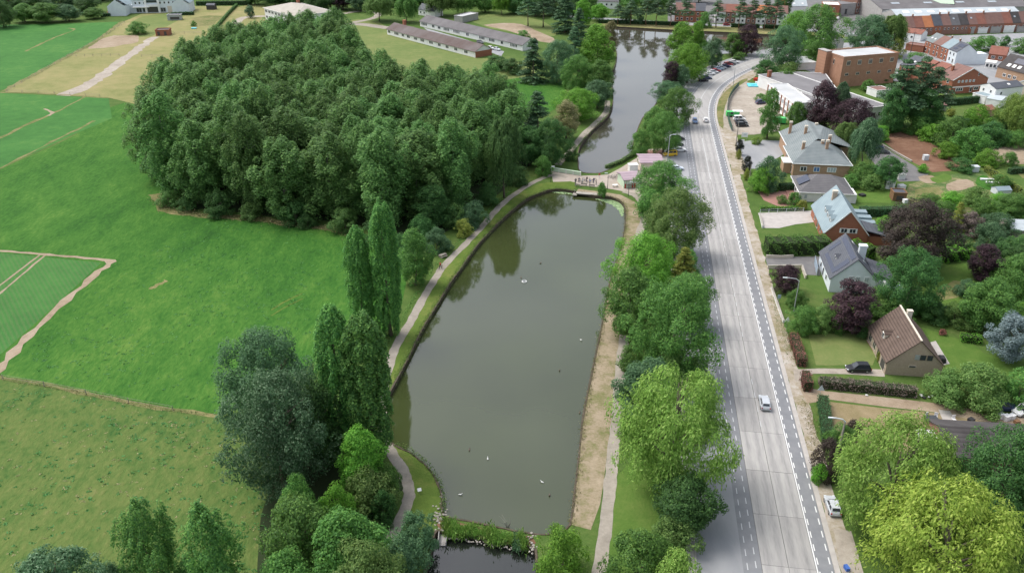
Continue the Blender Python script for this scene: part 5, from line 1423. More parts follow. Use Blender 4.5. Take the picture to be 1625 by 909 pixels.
# --- house with the dark panel roof
h = house("white_house", "white house with dark slate roof covered in solar panels", (69.6, 158.9), (79.0, 157.4), 13.6, 3.4, 8.2, 'y', "wall_bluewhite", "roof_slate", .35)
slope_panel(h, "solar_panel", 'l', 6.8, .87, 11.6, 1.15, "solar_cell"); slope_panel(h, "solar_panel", 'l', 1.9, .46, 2.0, 3.4, "solar_cell"); slope_panel(h, "solar_panel", 'l', 11.6, .5, 1.6, 3.0, "solar_cell")
slope_panel(h, "solar_panel", 'l', 6.0, .14, 9.6, .9, "solar_cell")
dormer(h, 6.4, 1.7, 1.3, .7, "wall_white", "roof_slate")
for u in (4.0, 5.5, 7.3): win(h, 'f', u, 3.6, .95, 1.25, n=2, pane="glass_pale")
win(h, 'f', 5.2, 1.3, 1.4, 1.3); win(h, 'l', 3, 1.6, 1.2, 1.3, n=2); win(h, 'l', 6, 1.3, 1.0, 2.2, name="door"); win(h, 'l', 9.5, 1.6, 1.2, 1.3, n=2)
chimney(h, 7.3, 7.4, 5, 8.3, 1.5, "wall_bluewhite", "wall_bluewhite")
for y in (4.2, 9.5): slope_panel(h, "skylight", 'r', y, .45, 1.0, .8, "glass_pale", .3)
slope_panel(h, "skylight", 'r', 11.6, .7, .9, .8, "trim_white", .3)
wg = MB().box((h.w + 2.0, 6.0, 1.4), (4.4, 7.5, 2.8)).build("annex_wall", "wall_bluewhite", h.o)
v, f = roof_slabs([(h.w - .6, 4.4), (h.w + 4.5, 2.75)], (2.0, 10.0), 'y', .2); fix_normals(mobj("annex_roof", v, f, "roof_slate", h.o))
# --- brick gable house with pale roof
h = house("brick_gable_house", "red brick gable house with pale blue grey roof and three dormers", (77.0, 184.4), (87.0, 182.9), 18.0, 2.9, 8.6, 'y', "brick_red", "roof_bluegrey", .35)
for y in (3.2, 6.2, 9.2): dormer(h, y, 1.35, 1.5, 1.25, "trim_white", "roof_bluegrey")
win(h, 'f', 4.3, 3.7, 1.6, 1.2, n=2, pane="glass_dark"); win(h, 'f', 6.3, 3.7, 1.6, 1.2, n=2)
for u in (3.45, 5.3, 7.2): bx("shutter", h.o, (u, -.05, 3.7), (.42, .08, 1.2), "trim_white")
win(h, 'l', 5, 1.5, 1.2, 1.3, n=2); win(h, 'l', 9, 1.3, 1.0, 2.2, name="door"); win(h, 'l', 13, 1.5, 1.2, 1.3, n=2)
chimney(h, 3.7, 12.5, 5, 9.1, 1.1, "brick_pale")
for sx in (-1, 1):
    a = math.atan2(5.7, 5.0); bx("verge_board", h.o, (5 + sx * 2.65, -.28, 5.82), (7.85, .08, .22), "trim_white", ry=sx * a)
v, f = roof_slabs([(h.w - .5, 3.9), (h.w + 6.5, 2.2)], (.3, 7.0), 'y', .2); fix_normals(mobj("annex_roof", v, f, "roof_slate", h.o))
bx("annex_wall", h.o, (h.w + 2.9, 3.6, 1.1), (6.2, 6.0, 2.2), "brick_red")
for i in range(3):
    bx("stepped_annex", h.o, (h.w + 1.6 - i * .4, 8.6 + i * 2.2, 1.5 + i * .25), (4.0 - i * .5, 2.1, 3.0 + i * .5), "roof_bluegrey")
# --- white bungalow
h = house("white_bungalow", "white bungalow with dark hipped roof and two solar panels", (79.6, 212.2), (93.4, 210.4), 12.2, 2.8, 6.0, 'hip', "wall_white", "roof_slate_warm", .5, 5.2)
win(h, 'f', 1.6, 1.5, .8, 1.3, "glass_pale"); win(h, 'f', 6.5, 1.5, 1.6, 1.3, n=2); win(h, 'l', 3, 1.3, 1.0, 2.2, name="door"); win(h, 'l', 6.5, 1.5, 1.8, 1.4, n=2); win(h, 'l', 10, 1.5, 1.2, 1.3, n=2)
an = math.atan2(3.2, 5.7)
bx("solar_panel", h.o, (1.5, 6.0, 4.25), (3.2, 4.6, .08), "solar_cell", ry=-an); bx("solar_panel", h.o, (4.0, 9.2, 4.6), (2.6, 2.6, .08), "solar_cell", rx=-math.atan2(3.2, 6.6))
bx("porch_slab", h.o, (-1.3, 5.2, .12), (2.2, 11, .24), "brick_paving")
bx("wing_wall", h.o, (h.w + .3, 2.6, 1.3), (1.8, 5, 2.6), "wall_white")
# --- big villa
h = house("villa", "large tan brick villa with grey hipped roof and many chimneys", (83.7, 232.0), (99.6, 230.0), 15.5, 4.2, 8.8, 'hip', "brick_tan", "roof_villa", .55, 6.5)
win(h, 'f', 2.9, 2.5, 1.9, 1.5, n=2); win(h, 'f', 6.7, 2.5, 1.8, 1.5, n=2, pane="glass_blue"); win(h, 'f', 11.0, 2.5, 2.6, 1.5, n=3, pane="glass_pale")
win(h, 'l', 4, 2.5, 1.6, 1.5, n=2); win(h, 'l', 9, 2.5, 1.6, 1.5, n=2); win(h, 'l', 13, 1.5, 1.1, 2.3, name="door")
for x, y, t in ((3.2, 6.0, 9.3), (9.8, 5.2, 10.2), (8.8, 7.0, 9.6), (11.6, 10.5, 10.2), (6.0, 18.5, 10.5), (2.5, 24.5, 10.0), (10.5, 25.0, 9.6)): chimney(h, x, y, 5.0, t - .5, .8, "brick_tan")
vv = [(x, y, z) for z in (0, 4.6) for x, y in ((.8, 15.6), (19.5, 15.6), (19.5, 29.5), (.8, 29.5))]
mobj("rear_wing_wall", vv, [(0, 1, 5, 4), (1, 2, 6, 5), (2, 3, 7, 6), (3, 0, 4, 7)], "brick_tan", h.o)
vv = [(.3, 9.0, 4.64), (20.0, 15.2, 4.64), (20.0, 30, 4.64), (.3, 30, 4.64), (8.0, 9.5, 8.9), (8.2, 29.8, 8.9), (12.5, 24, 8.6)]
fix_normals(mobj("rear_wing_roof", vv, [(0, 4, 5, 3), (4, 1, 6), (4, 6, 5), (1, 2, 6), (2, 5, 6), (2, 3, 5)], "roof_villa", h.o))
bx("rear_gutter", h.o, (.22, 22.6, 4.6), (.14, 14.4, .24), "trim_white"); bx("front_porch", h.o, (-1.2, 5.0, 1.6), (2.3, 4.6, 3.2), "brick_tan"); bx("porch_roof", h.o, (-1.2, 5.0, 3.3), (2.7, 5.0, .25), "trim_white")
# --- low school building
h = house("school_wing", "white two storey school wing with red brick piers and flat roof", (98.9, 316), (100.2, 288.5), 7.5, 6.6, 6.9, 'flat', "wall_white", "roof_felt_pale", cat="school")
for i in range(7):
    u = 2.4 + i * 3.75
    win(h, 'f', u, 4.8, 2.6, 1.6, n=2, pane="glass_pale"); win(h, 'f', u, 1.9, 2.6, 1.6, n=2)
for i in range(8): bx("brick_pier", h.o, (.55 + i * 3.78, -.12, 3.3), (.55, .3, 6.6), "brick_red")
h = house("school_block", "low school block with dark felt roof beside the white wing", (107.2, 290), (121.4, 287.6), 58, 4.0, 4.25, 'flat', "wall_cream", "roof_felt", cat="school")
h = house("school_block", "low wide school block with dark felt roof nearest the tall conifers", (121.9, 287.0), (136.0, 292.5), 56, 4.6, 4.9, 'flat', "wall_white", "roof_felt", cat="school")
for i in range(4): win(h, 'f', 2 + i * 3.4, 2.2, 2.4, 1.5, n=2)
chimney(h, 2.2, 52, 4.6, 7.2, 1.4, "brick_red", "brick_dull")
h = house("marquee_shed", "shed with a bright white roof beside the brick hall", P2(1258, 112), P2(1311, 110), 11, 3.2, 4.6, 'x', "wall_white", "trim_white", .3, cat="shed")
# --- brick hall
A, B = P2(1339.6, 90.6, 12.5), P2(1427, 83.5, 12.5)
h = house("brick_hall", "tall brick hall with two rows of small windows and grey roof", A, B, 13.5, 12.0, 12.5, 'flat', "brick_hall", "roof_felt_pale", cat="hall")
for i in range(5):
    u = 2.8 + i * (h.w - 5) / 4.15
    win(h, 'f', u, 9.8, 1.9, 1.9, n=3, frame="wall_cream"); win(h, 'f', u, 5.2, 1.7, 1.1, n=2, frame="wall_cream")
bx("stair_tower", h.o, (-1.3, 10.5, 6.6), (2.6, 5.5, 13.2), "brick_hall"); bx("stair_tower_cap", h.o, (-1.3, 10.5, 13.3), (2.9, 5.8, .2), "concrete_wall")
win(h, 'l', 8.0, 9.5, .7, 2.2, frame="wall_cream"); bx("lean_to", h.o, (h.w + 1.3, 5, 2.2), (2.6, 5, 4.4), "wall_white")
# --- lodge
h = house("white_lodge", "white lodge with dark hipped roof and arched window", P2(1309, 82), P2(1337, 80.5), 9, 5.4, 8.2, 'hip', "wall_white", "roof_slate_warm", .3, 4)
win(h, 'f', 2.3, 2.6, 1.5, 2.6); win(h, 'f', 6.0, 2.6, 1.4, 2.4, n=2, pane="glass_pale"); chimney(h, 4.5, 6, 6.5, 9.4, .8, "wall_white")
# --- long brick terrace
A0, A1 = P2(1425, 45.2, 4.3), P2(1648, 37.2, 4.3)
cols = ["roof_dark", "roof_dullred", "roof_red", "roof_orange", "roof_slate", "roof_dullred", "roof_slate_warm", "roof_dark", "roof_dullred", "roof_red", "roof_dullred", "roof_dullred", "roof_red", "roof_dark", "roof_dullred", "roof_red"]
words = "first second third fourth fifth sixth seventh eighth ninth tenth eleventh twelfth thirteenth fourteenth fifteenth sixteenth".split()
rname = {"roof_dark": "dark", "roof_dullred": "dull red", "roof_red": "red", "roof_orange": "orange", "roof_slate": "blue slate", "roof_slate_warm": "grey slate", "roof_bluegrey": "pale grey"}
for i in range(16):
    a, b = A0.lerp(A1, i / 16), A0.lerp(A1, (i + .992) / 16)
    dz = 0 if i < 4 else .6
    h = house("terrace_house", "%s row house from the left in the long terrace, with a %s roof" % (words[i], rname[cols[i]]), a, b, 9.5, 4.2 + dz, 9.2 + dz, 'x', "wall_white" if i == 0 else ("brick_dull" if i % 4 else "brick_red"), cols[i], .06, group="long brick terrace")
    win(h, 'f', h.w * .3, 3.1, .8, 1.1); win(h, 'f', h.w * .72, 3.1, .8, 1.1)
    if i in (1, 4, 5, 7, 9, 12, 14): chimney(h, h.w * .96, 4.5, 8.4, 10.4 + dz, .7, "brick_dull")
    if i in (6, 8, 13): slope_panel(h, "skylight", 'f', h.w * .4, .55, 1.1, .9, "glass_pale")
for i in range(7):
    a = P2(1487 + i * 21, 55.5 - i * .6); b = P2(1503 + i * 21, 55.2 - i * .6)
    house("back_shed", "grey roofed back annex, %s from the left behind the long terrace" % words[i], a, b, 6, 2.6 + (i % 3) * .3, 3.0 + (i % 3) * .3, 'flat', "wall_white" if i % 2 else "concrete_wall", "roof_felt_pale" if i % 3 else "roof_felt", cat="shed", group="annexes behind the long terrace")
h = house("white_annex_house", "low white house at the left foot of the long terrace", P2(1430, 62), P2(1460, 66), 9, 3.4, 5.0, 'x', "wall_white", "roof_red", .2)
win(h, 'f', 2, 1.6, 1.2, 1.2); win(h, 'f', 5, 1.6, 1.2, 1.2)
house("garden_wall_building", "low brick outbuilding left of the grey gabled terrace", P2(1436, 80), P2(1464, 84), 6, 2.8, 3.1, 'flat', "brick_red", "roof_dullred", cat="shed")
# --- grey gabled short terrace
A0, A1 = P2(1469, 64.4, 5.6), P2(1519, 83.5, 5.6)
for i, (rf, wl_) in enumerate((("roof_villa", "brick_red"), ("roof_dullred", "brick_red"), ("roof_bluegrey", "brick_red"), ("roof_slate", "wall_bluewhite"))):
    a, b = A0.lerp(A1, i / 4), A0.lerp(A1, (i + .992) / 4)
    h = house("row_house", "%s house of the short terrace with the grey blue gable end, %s roof" % (words[i], {"roof_villa": "grey", "roof_dullred": "dull red", "roof_bluegrey": "pale grey", "roof_slate": "solar panelled slate"}[rf]), a, b, 9.5, 5.6, 9.0, 'x', wl_, rf, .12, group="short grey gabled terrace")
    win(h, 'f', h.w * .28, 4.3, .9, 1.4); win(h, 'f', h.w * .7, 4.3, .9, 1.4); win(h, 'f', h.w * .3, 1.8, 1.0, 1.6); win(h, 'f', h.w * .72, 1.4, 1.0, 2.2, name="door", pane="door_dark")
    if i == 0:
        for u in (.3, .7): slope_panel(h, "skylight", 'f', h.w * u, .4, .8, .9, "trim_white")
    if i == 3:
        slope_panel(h, "solar_panel", 'f', h.w * .62, .66, h.w * .62, 1.9, "solar_cell"); slope_panel(h, "solar_panel", 'f', h.w * .45, .25, h.w * .4, 1.2, "solar_cell")
        bx("rear_annex", h.o, (h.w - 2.5, 12, 2.4), (5, 5, 4.8), "wall_bluewhite")
    if i in (1, 2): chimney(h, h.w * .95, 4.7, 8.2, 10.2, .7, "brick_dull")
# --- red roofed terrace with the big brick gable
A, B = P2(1512.3, 127.8, 5.6), P2(1568.5, 123.8, 5.6)
h = house("brick_end_house", "end house with broad red brick gable and dull red roof", A, B, 9, 5.6, 9.8, 'y', "brick_red", "roof_dullred", .35)
for i in range(5): win(h, 'f', 3.0 + i * 1.75, 4.9, 1.0, 1.0, pane="glass_pale")
win(h, 'f', h.w * .7, 7.3, .7, 1.1); win(h, 'f', 4.0, 1.7, 3.4, 1.3, n=3); win(h, 'f', 9.6, 1.4, 1.1, 2.2, name="door", pane="door_dark"); win(h, 'f', 12, 1.7, 2.2, 1.3, n=2)
win(h, 'l', 2.5, 4.6, 1.2, 1.3); win(h, 'l', 6.5, 4.6, 1.2, 1.3); win(h, 'l', 4.5, 1.6, 4.0, 1.5, n=3)
for sx in (-1, 1):
    a = math.atan2(4.2, h.w / 2); bx("verge_board", h.o, (h.w / 2 + sx * h.w * .26, -.28, 7.7), (h.w * .57, .1, .32), "trim_white", ry=sx * a)
chimney(h, 4.2, 6.2, 7, 10, .9, "brick_red"); bx("white_band", h.o, (h.w * .5, -.06, 2.75), (h.w * .92, .12, .4), "trim_white")
dv = Vector((B - A)).normalized(); nv = Vector((-dv.y, dv.x, 0))
for i, (rf, lab) in enumerate((("roof_red", "red roofed middle house behind the brick gable end house"), ("roof_red", "second red roofed house behind the brick gable end house"), ("roof_slate", "slate roofed last house behind the brick gable end house"))):
    a = A + nv * (9.1 + i * 6.6) + dv * (-.2 - i * 1.2)
    h = house("row_house", lab, a, a + dv * 13.5, 6.5, 5.6, 9.2, 'y', "brick_red", rf, .1, group="red roofed terrace")
    win(h, 'l', 2, 4.4, 1.0, 1.3); win(h, 'l', 4.5, 4.4, 1.0, 1.3)
    if i == 2:
        for q in (2, 4.6): slope_panel(h, "skylight", 'l', q, .5, 1.1, .9, "trim_white")
# --- white house with black roof and neighbours
A, B = P2(1556.5, 135, 5.4), P2(1581, 142, 5.4)
h = house("white_house", "white house with black slate roof behind the tall dark hedge", A, B, 14, 5.4, 6.8, 'y', "wall_white", "roof_slate", .15)
win(h, 'f', 1.8, 4.1, .8, 1.2, n=2); win(h, 'f', 5.2, 4.1, .8, 1.2, n=2); slope_panel(h, "skylight", 'r', 8, .5, 1.2, 1.0, "trim_white"); win(h, 'r', 3, 3.6, .9, 1.3)
h = house("white_annex", "low white annex with grey flat roof in front of the black roofed house", P2(1541, 160), P2(1561, 166), 7, 2.9, 3.1, 'flat', "wall_white", "roof_bluegrey", cat="shed")
h = house("garage", "low white garage with zinc roof below the black roofed house", P2(1563, 168), P2(1586, 172), 8, 2.8, 3.4, 'x', "wall_white", "roof_zinc", .2, cat="garage")
win(h, 'f', 2.6, 1.2, 2.4, 2.1, "wall_white", name="garage_door")
h = house("vaulted_shed", "grey shed with curved dark end at the right edge", P2(1602, 150), P2(1640, 158), 16, 4.2, 6.4, 'y', "wall_cream", "roof_zinc", .2, cat="shed")
h = house("panel_house", "brown brick house with solar panels on a dark roof at the right edge", P2(1584, 104, 5), P2(1650, 121, 5), 11, 4.6, 9.4, 'x', "brick_tan", "roof_dark", .3)
slope_panel(h, "solar_panel", 'f', 9.5, .62, 9, 2.6, "solar_cell")
for i in range(3): slope_panel(h, "roof_window", 'f', 4.2 + i * 2.6, .22, 1.5, 1.5, "trim_white", .3); win(h, 'f', 4.2 + i * 2.6, 1.8, 1.6, 1.4, n=2)
h = house("red_roof_cottage", "small cottage with red tiled roof right of the grey gable", P2(1567, 95), P2(1594, 98), 9, 2.8, 5.6, 'x', "brick_red", "roof_red", .3)
win(h, 'f', 2, 1.4, 1.6, 1.3, n=2); win(h, 'f', 5, 1.4, 1.6, 1.3, n=2)
h = house("conservatory", "white conservatory beside the red roofed cottage", P2(1562, 108), P2(1578, 110), 4, 2.6, 3.2, 'x', "wall_white", "trim_white", .15, cat="conservatory")
for i in range(3): win(h, 'f', .9 + i * 1.5, 1.3, 1.2, 1.7)
h = house("garden_shed", "small shed with brown roof behind the golden shrubs", P2(1482, 178), P2(1500, 177), 4, 2.3, 3.2, 'x', "wood_grey", "roof_dullred", .2, cat="shed")
h = house("garden_shed", "pink roofed shed left of the upper weeping willow", P2(1560, 186), P2(1578, 184), 5, 2.3, 3.4, 'x', "brick_tan", "roof_red", .2, cat="shed")
h = house("garden_shed", "low white outbuilding with brown flat roof below the brick hall", P2(1390, 155), P2(1412, 153), 6, 2.6, 2.8, 'flat', "wall_white", "roof_dullred", cat="shed")
# --- industrial roofs
h = house("factory_hall", "long factory hall with pale zinc roof and rooflights", P2(1425, 30, 5), P2(1622, 25.6, 5), 17, 5.5, 8.5, 'x', "concrete_wall", "roof_zinc", .2, cat="factory")
for i in range(9): slope_panel(h, "rooflight", 'f', 7 + i * 7.4, .62, 4.0, 2.4, "plastic_white")
h = house("factory_hall", "dark roofed factory hall behind the zinc one", P2(1400, 17, 6), P2(1660, 12, 6), 34, 6.5, 10, 'x', "concrete_wall", "roof_asbestos", .2, cat="factory")
for i in range(4): slope_panel(h, "rooflight", 'f', 12 + i * 20, .5, 5.0, 2.0, "glass_pale")
h = house("factory_hall", "pale green roofed factory hall at the top edge", P2(1466, 5, 8), P2(1514, 7, 8), 22, 8, 11, 'x', "concrete_wall", "roof_green", .2, cat="factory")
h = house("factory_hall", "pale grey factory roof right of the green one at the top edge", P2(1524, 4, 8), P2(1640, 0, 8), 26, 8, 10.5, 'x', "concrete_wall", "roof_zinc", .2, cat="factory")
h = house("red_hip_house", "house with broad red hipped roof at the left of the factory", P2(1375, 20), P2(1418, 19), 12, 4.5, 8.6, 'hip', "wall_cream", "roof_red", .4, 5.5)
h = house("brick_town_house", "brick town house with white flat roof at the top", P2(1304, 28), P2(1330, 29), 12, 7, 7.3, 'flat', "brick_red", "trim_white")
win(h, 'f', 3, 5, 1, 1.4); win(h, 'f', 6, 5, 1, 1.4)
h = house("slate_clad_house", "grey clad house with an open bay at the top", P2(1333, 25), P2(1356, 23), 12, 6.2, 6.5, 'flat', "concrete_wall", "roof_felt")
win(h, 'f', 4, 2, 1.6, 3, frame="door_dark")
h = house("brick_town_house", "brown brick town house with tall white windows at the top", P2(1357, 23), P2(1378, 20), 14, 8, 11, 'x', "brick_dull", "roof_dullred", .2)
for u in (1.2, 3.4, 5.8): win(h, 'f', u, 5.5, 1.1, 1.9); win(h, 'f', u, 2, 1.1, 1.9)
h = house("orange_house", "orange rendered house at the top edge behind the pines", P2(1236, 22), P2(1250, 22), 10, 6, 9, 'x', "roof_orange", "roof_orange", .2)
h = house("glass_roof_house", "house with pale panelled roof at the top edge", P2(1251, 24), P2(1279, 24), 12, 5, 9.5, 'x', "wall_white", "roof_zinc", .2)
for i in range(2): slope_panel(h, "skylight", 'f', 3 + i * 5, .25, 1.2, 1.0, "trim_white")
# --- street row behind the far bank pines
A0, A1 = P2(1070, 34.5), P2(1248, 40.5)
spec = [("brick_red", "roof_dullred"), ("brick_red", "roof_dullred"), ("brick_red", "roof_slate"), None, ("wall_white", "roof_dullred"), ("brick_dull", "roof_red"), ("wall_white", "roof_red"), ("brick_dull", "roof_dullred"), ("wall_white", "roof_orange"), ("brick_dull", "roof_red"), ("wall_white", "roof_dullred")]
for i, sp in enumerate(spec):
    if sp is None: continue
    a, b = A0.lerp(A1, i / 11), A0.lerp(A1, (i + .99) / 11)
    h = house("street_house", "%s street house behind the far pines, %s front, %s roof" % (words[i], {"brick_red": "red brick", "wall_white": "white", "brick_dull": "brown brick"}[sp[0]], rname[sp[1]]), a, b, 10, 6.2, 9.6, 'x', sp[0], sp[1], .15, group="street row behind the far bank")
    for u in (.28, .72):
        win(h, 'f', h.w * u, 4.6, 1.1, 1.4); win(h, 'f', h.w * u, 1.7, 1.2, 1.5)
h = house("white_villa", "white house with dark roof behind the left end of the far bank", P2(947, 14), P2(980, 15), 10, 4.4, 8, 'x', "wall_white", "roof_slate_warm", .3)
for u in (3, 6, 9): win(h, 'f', u, 2.6, 1.2, 1.4)
# --- two storey block, barracks, manor
A, B = Vector((-143.6, 495.2, 0)), Vector((-119.5, 467.3, 0))
h = house("office_block", "white two storey block with beige roof and red chimney", A, B, 24, 6.6, 9.6, 'hip', "wall_white", "roof_beige", .6, 11, cat="school")
for i in range(9):
    u = 2.2 + i * 4.0
    win(h, 'f', u, 5.0, 2.8, 1.5, n=3); win(h, 'f', u, 1.9, 2.8, 1.5, n=3)
for u in (4, 10, 16): win(h, 'l', u, 5.0, 2.8, 1.5, n=3)
bx("chimney", h.o, (3.5, 20, 6.5), (1.5, 1.5, 13), "brick_red")
A, B = Vector((-66.7, 450.6, 0)), Vector((-17.3, 393.3, 0))
h = house("barrack", "front long white barrack with brown mossy roof and brick end", A, B, 10, 2.9, 5.4, 'x', "wall_white", "roof_mossbrown", .5, cat="school")
for i, (u, ww, n) in enumerate(((2, 2.2, 1), (9, 4.5, 3), (15, 2.4, 2), (20, 3, 2), (26.5, 3.6, 3), (32.5, 3.6, 3), (40, 3.6, 3), (47, 2.6, 2), (53.5, 2.6, 2), (60.5, 2.6, 2), (68.5, 3.0, 2))): win(h, 'f', u, 1.7, ww, 1.5, n=n)
bx("brick_end", h.o, (h.w + .06, 5, 1.4), (.14, 10.02, 2.8), "brick_red"); chimney(h, 6.5, 7.0, 3.5, 7.2, 1.6, "brick_red", "brick_red")
A, B = Vector((-51.4, 474.0, 0)), Vector((5.2, 408.4, 0))
h = house("barrack", "rear long white barrack with grey corrugated roof", A, B, 10, 2.9, 5.4, 'x', "wall_white", "roof_asbestos", .5, cat="school")
for i, (u, ww, n) in enumerate(((4, 6.0, 4), (12.5, 2.6, 2), (18, 2.6, 2), (24.5, 5.6, 4), (33.5, 6.2, 5), (43, 2.6, 2), (55, 5, 4), (63, 5, 4), (71, 2, 1), (80, 6, 5))): win(h, 'f', u, 1.7, ww, 1.6, n=n)
bx("end_wall", h.o, (-.06, 5, 1.4), (.14, 10.02, 2.8), "brick_red")
h = house("grey_shed", "grey concrete shed at the end of the rear barrack plot", P2(734, 37), P2(759, 31), 6, 3.2, 3.6, 'flat', "concrete_wall", "roof_felt_pale", cat="shed")
h = house("blue_roof_house", "small white house with blue roof between the birches", P2(664, 24), P2(690, 28), 7, 3.4, 6, 'x', "wall_white", "roof_slate", .3)
for u in (2, 5): win(h, 'f', u, 1.8, 1.2, 1.3)
h = house("manor", "pale manor with grey roof, tall white arch and two gabled wings", P2(212, 21.5), P2(281, 20.0), 12, 7.4, 10.6, 'x', "wall_bluewhite", "roof_bluegrey", .3, cat="manor")
for q in (-1, 1):
    x0 = -3.6 if q < 0 else h.w + .2
    ww, dd = 10.0, 15.0
    ox, oy = (x0 - ww + 2, -4.5) if q < 0 else (x0 - 1.5, -2.5)
    vv = [(ox, oy, 0), (ox + ww, oy, 0), (ox + ww, oy, 5.6), (ox + ww / 2, oy, 9.2), (ox, oy, 5.6), (ox, oy + dd, 0), (ox + ww, oy + dd, 0), (ox + ww, oy + dd, 5.6), (ox + ww / 2, oy + dd, 9.2), (ox, oy + dd, 5.6)]
    mobj("wing_wall", vv, [(0, 1, 2, 3, 4), (5, 9, 8, 7, 6), (0, 4, 9, 5), (1, 6, 7, 2)], "wall_bluewhite", h.o)
    v, f = roof_slabs([(ox - .3, 5.6), (ox + ww / 2, 9.4), (ox + ww + .3, 5.6)], (oy - .3, oy + dd + .3), 'y', .2); fix_normals(mobj("wing_roof", v, f, "roof_bluegrey", h.o))
    win(h, 'f', ox + ww / 2, 6.6, 2.2, .6); h.o.children[-1].location.y = oy - .02
bx("link_block", h.o, (-3.0, 3, 2.4), (7, 6, 4.8), "wall_bluewhite")
mb = MB()
cx_ = h.w * .46
for k in range(13):
    a0, a1 = math.pi * k / 12, math.pi * (k + 1) / 12
    if k < 12:
        q = [(cx_ + r * math.cos(a), y, 6.2 + r * math.sin(a)) for y in (-.7, .1) for r, a in ((3.2, a0), (4.4, a0), (4.4, a1), (3.2, a1))]
        mb.add(q, [(0, 1, 2, 3), (4, 7, 6, 5), (1, 5, 6, 2), (0, 3, 7, 4)])
mb.box((cx_ - 3.8, -.3, 3.1), (1.2, .8, 6.2)).box((cx_ + 3.8, -.3, 3.1), (1.2, .8, 6.2))
mb.build("arch", "trim_white", h.o)
bx("arch_glass", h.o, (cx_, -.1, 7.4), (6.0, .1, 3.0), "glass_dark"); bx("arch_glass", h.o, (cx_, -.1, 2.0), (6.0, .1, 3.2), "glass_dark"); bx("balcony", h.o, (cx_, -.6, 4.3), (6.8, 1.2, 1.2), "trim_white")
for u in (2.2, 4.6, 7.2, 16.5, 19, 21.5, 24): win(h, 'f', u, 5.8, 1.0, 1.4)
for u in (3.6, 7.2, 17.6): win(h, 'f', u, 1.7, 3.2, 2.6, n=2, frame="metal_grey")
bx("canopy", h.o, (5.4, -1.0, 3.6), (9.6, 2.0, .25), "wall_white"); bx("garage_door", h.o, (22.6, -.08, 2.0), (4.6, .16, 3.6), "wall_cream")
h = house("stable", "small brick stable with two dark stall openings on the paddock", P2(247.5, 57.5), P2(269, 57), 5.5, 2.6, 3.1, 'flat', "brick_red", "roof_slate_warm", cat="stable")
win(h, 'f', 1.6, 1.2, 1.3, 2.0, "door_dark", "door_dark", name="stall_opening"); win(h, 'f', 5.0, 1.2, 1.3, 2.0, "door_dark", "door_dark", name="stall_opening")
h = house("open_shelter", "grey open shelter on the paddock below the manor", P2(266, 33), P2(287, 32.5), 5, 2.6, 3.0, 'flat', "metal_grey", "roof_slate_warm", cat="shed")
win(h, 'f', 4.2, 1.2, 6.0, 1.8, "door_dark", "metal_grey")
h = house("dark_shed", "dark shed by the long hedge behind the paddock", P2(328, 16), P2(341, 16), 4, 2.6, 3.4, 'x', "door_dark", "roof_slate", .2, cat="shed")
# --- long dark roofed house bottom right
rl, rr = P2(1492, 674.5, 5.0), P2(1650, 684, 5.0)
dv = (rr - rl).normalized(); nv = Vector((-dv.y, dv.x, 0))
h = house("long_bungalow", "long house with dark ribbed roof behind the big dark tree", rl - nv * 4.5, rr - nv * 4.5, 9, 2.7, 4.8, 'x', "brick_dull", "roof_dark", .4)
h = house("white_flat_annex", "bright white flat roofed annex beside the upper willow", P2(1466, 700, 3), P2(1491, 701, 3), 2.9, 2.9, 3.0, 'flat', "wall_white", "plastic_white", cat="annex")
# --- garden huts
h = house("garden_hut", "white garden hut at the end of the bungalow lawn", P2(1405, 300), P2(1419, 301), 2.2, 2.1, 2.6, 'x', "wall_white", "trim_white", .1, cat="shed"); win(h, 'f', 1.3, 1.1, 1.1, 1.8, "metal_grey", name="door")
h = house("garden_pavilion", "brown garden pavilion with dark flat roof beside the copper beech", P2(1416, 319), P2(1437, 320), 3.4, 2.2, 2.5, 'flat', "wood_brown", "roof_slate", cat="pavilion"); win(h, 'f', 1.8, 1.0, 2.2, 1.6, "door_dark", "wood_brown")
h = house("greenhouse_tunnel", "low pale blue tarpaulin shed in the vegetable garden", P2(1582, 310), P2(1604, 309), 3, 1.2, 1.9, 'x', "metal_pale", "roof_bluegrey", .1, cat="shed")
h = house("grey_garden_shed", "grey roofed garden shed at the right edge", P2(1602, 378), P2(1650, 380), 7, 2.2, 3.6, 'x', "wood_grey", "roof_zinc", .2, cat="shed")
h = house("green_annex", "pale grey flat roof annex hidden behind the maple trunk", P2(1408, 478), P2(1432, 479), 4, 2.5, 2.7, 'flat', "wall_white", "roof_bluegrey", cat="shed")
# --- snack kiosk on the square
h = house("snack_kiosk", "snack kiosk with lilac roof and green and white striped front", P2(989.5, 299), P2(1018, 297), 6.0, 2.6, 3.3, 'x', "parapet_green", "roof_lilac", .5, cat="kiosk")
for i in range(5): bx("front_stripe", h.o, (.45 + i * .72, -.05, 1.5), (.3, .08, 2.0), "trim_white")
for u in (.45, 2.6, 3.3): bx("red_panel", h.o, (u, -.14, .7), (.34, .12, 1.3), "plastic_red")
bx("counter", h.o, (1.9, -.35, 1.05), (2.2, .5, .1), "wood_grey")
h = house("kiosk_hall", "low pavilion with lilac roof behind the snack kiosk", P2(1016, 272), P2(1050, 272), 7.5, 2.8, 3.6, 'x', "wall_cream", "roof_lilac", .5, cat="pavilion")
for u in (1.6, 4.2): win(h, 'l', u, 1.5, 1.6, 1.3)
house("white_container", "white container beside the kiosk pavilion", P2(999, 273), P2(1012, 272), 1.8, 1.9, 2.1, 'flat', "wall_white", "trim_white", cat="container")
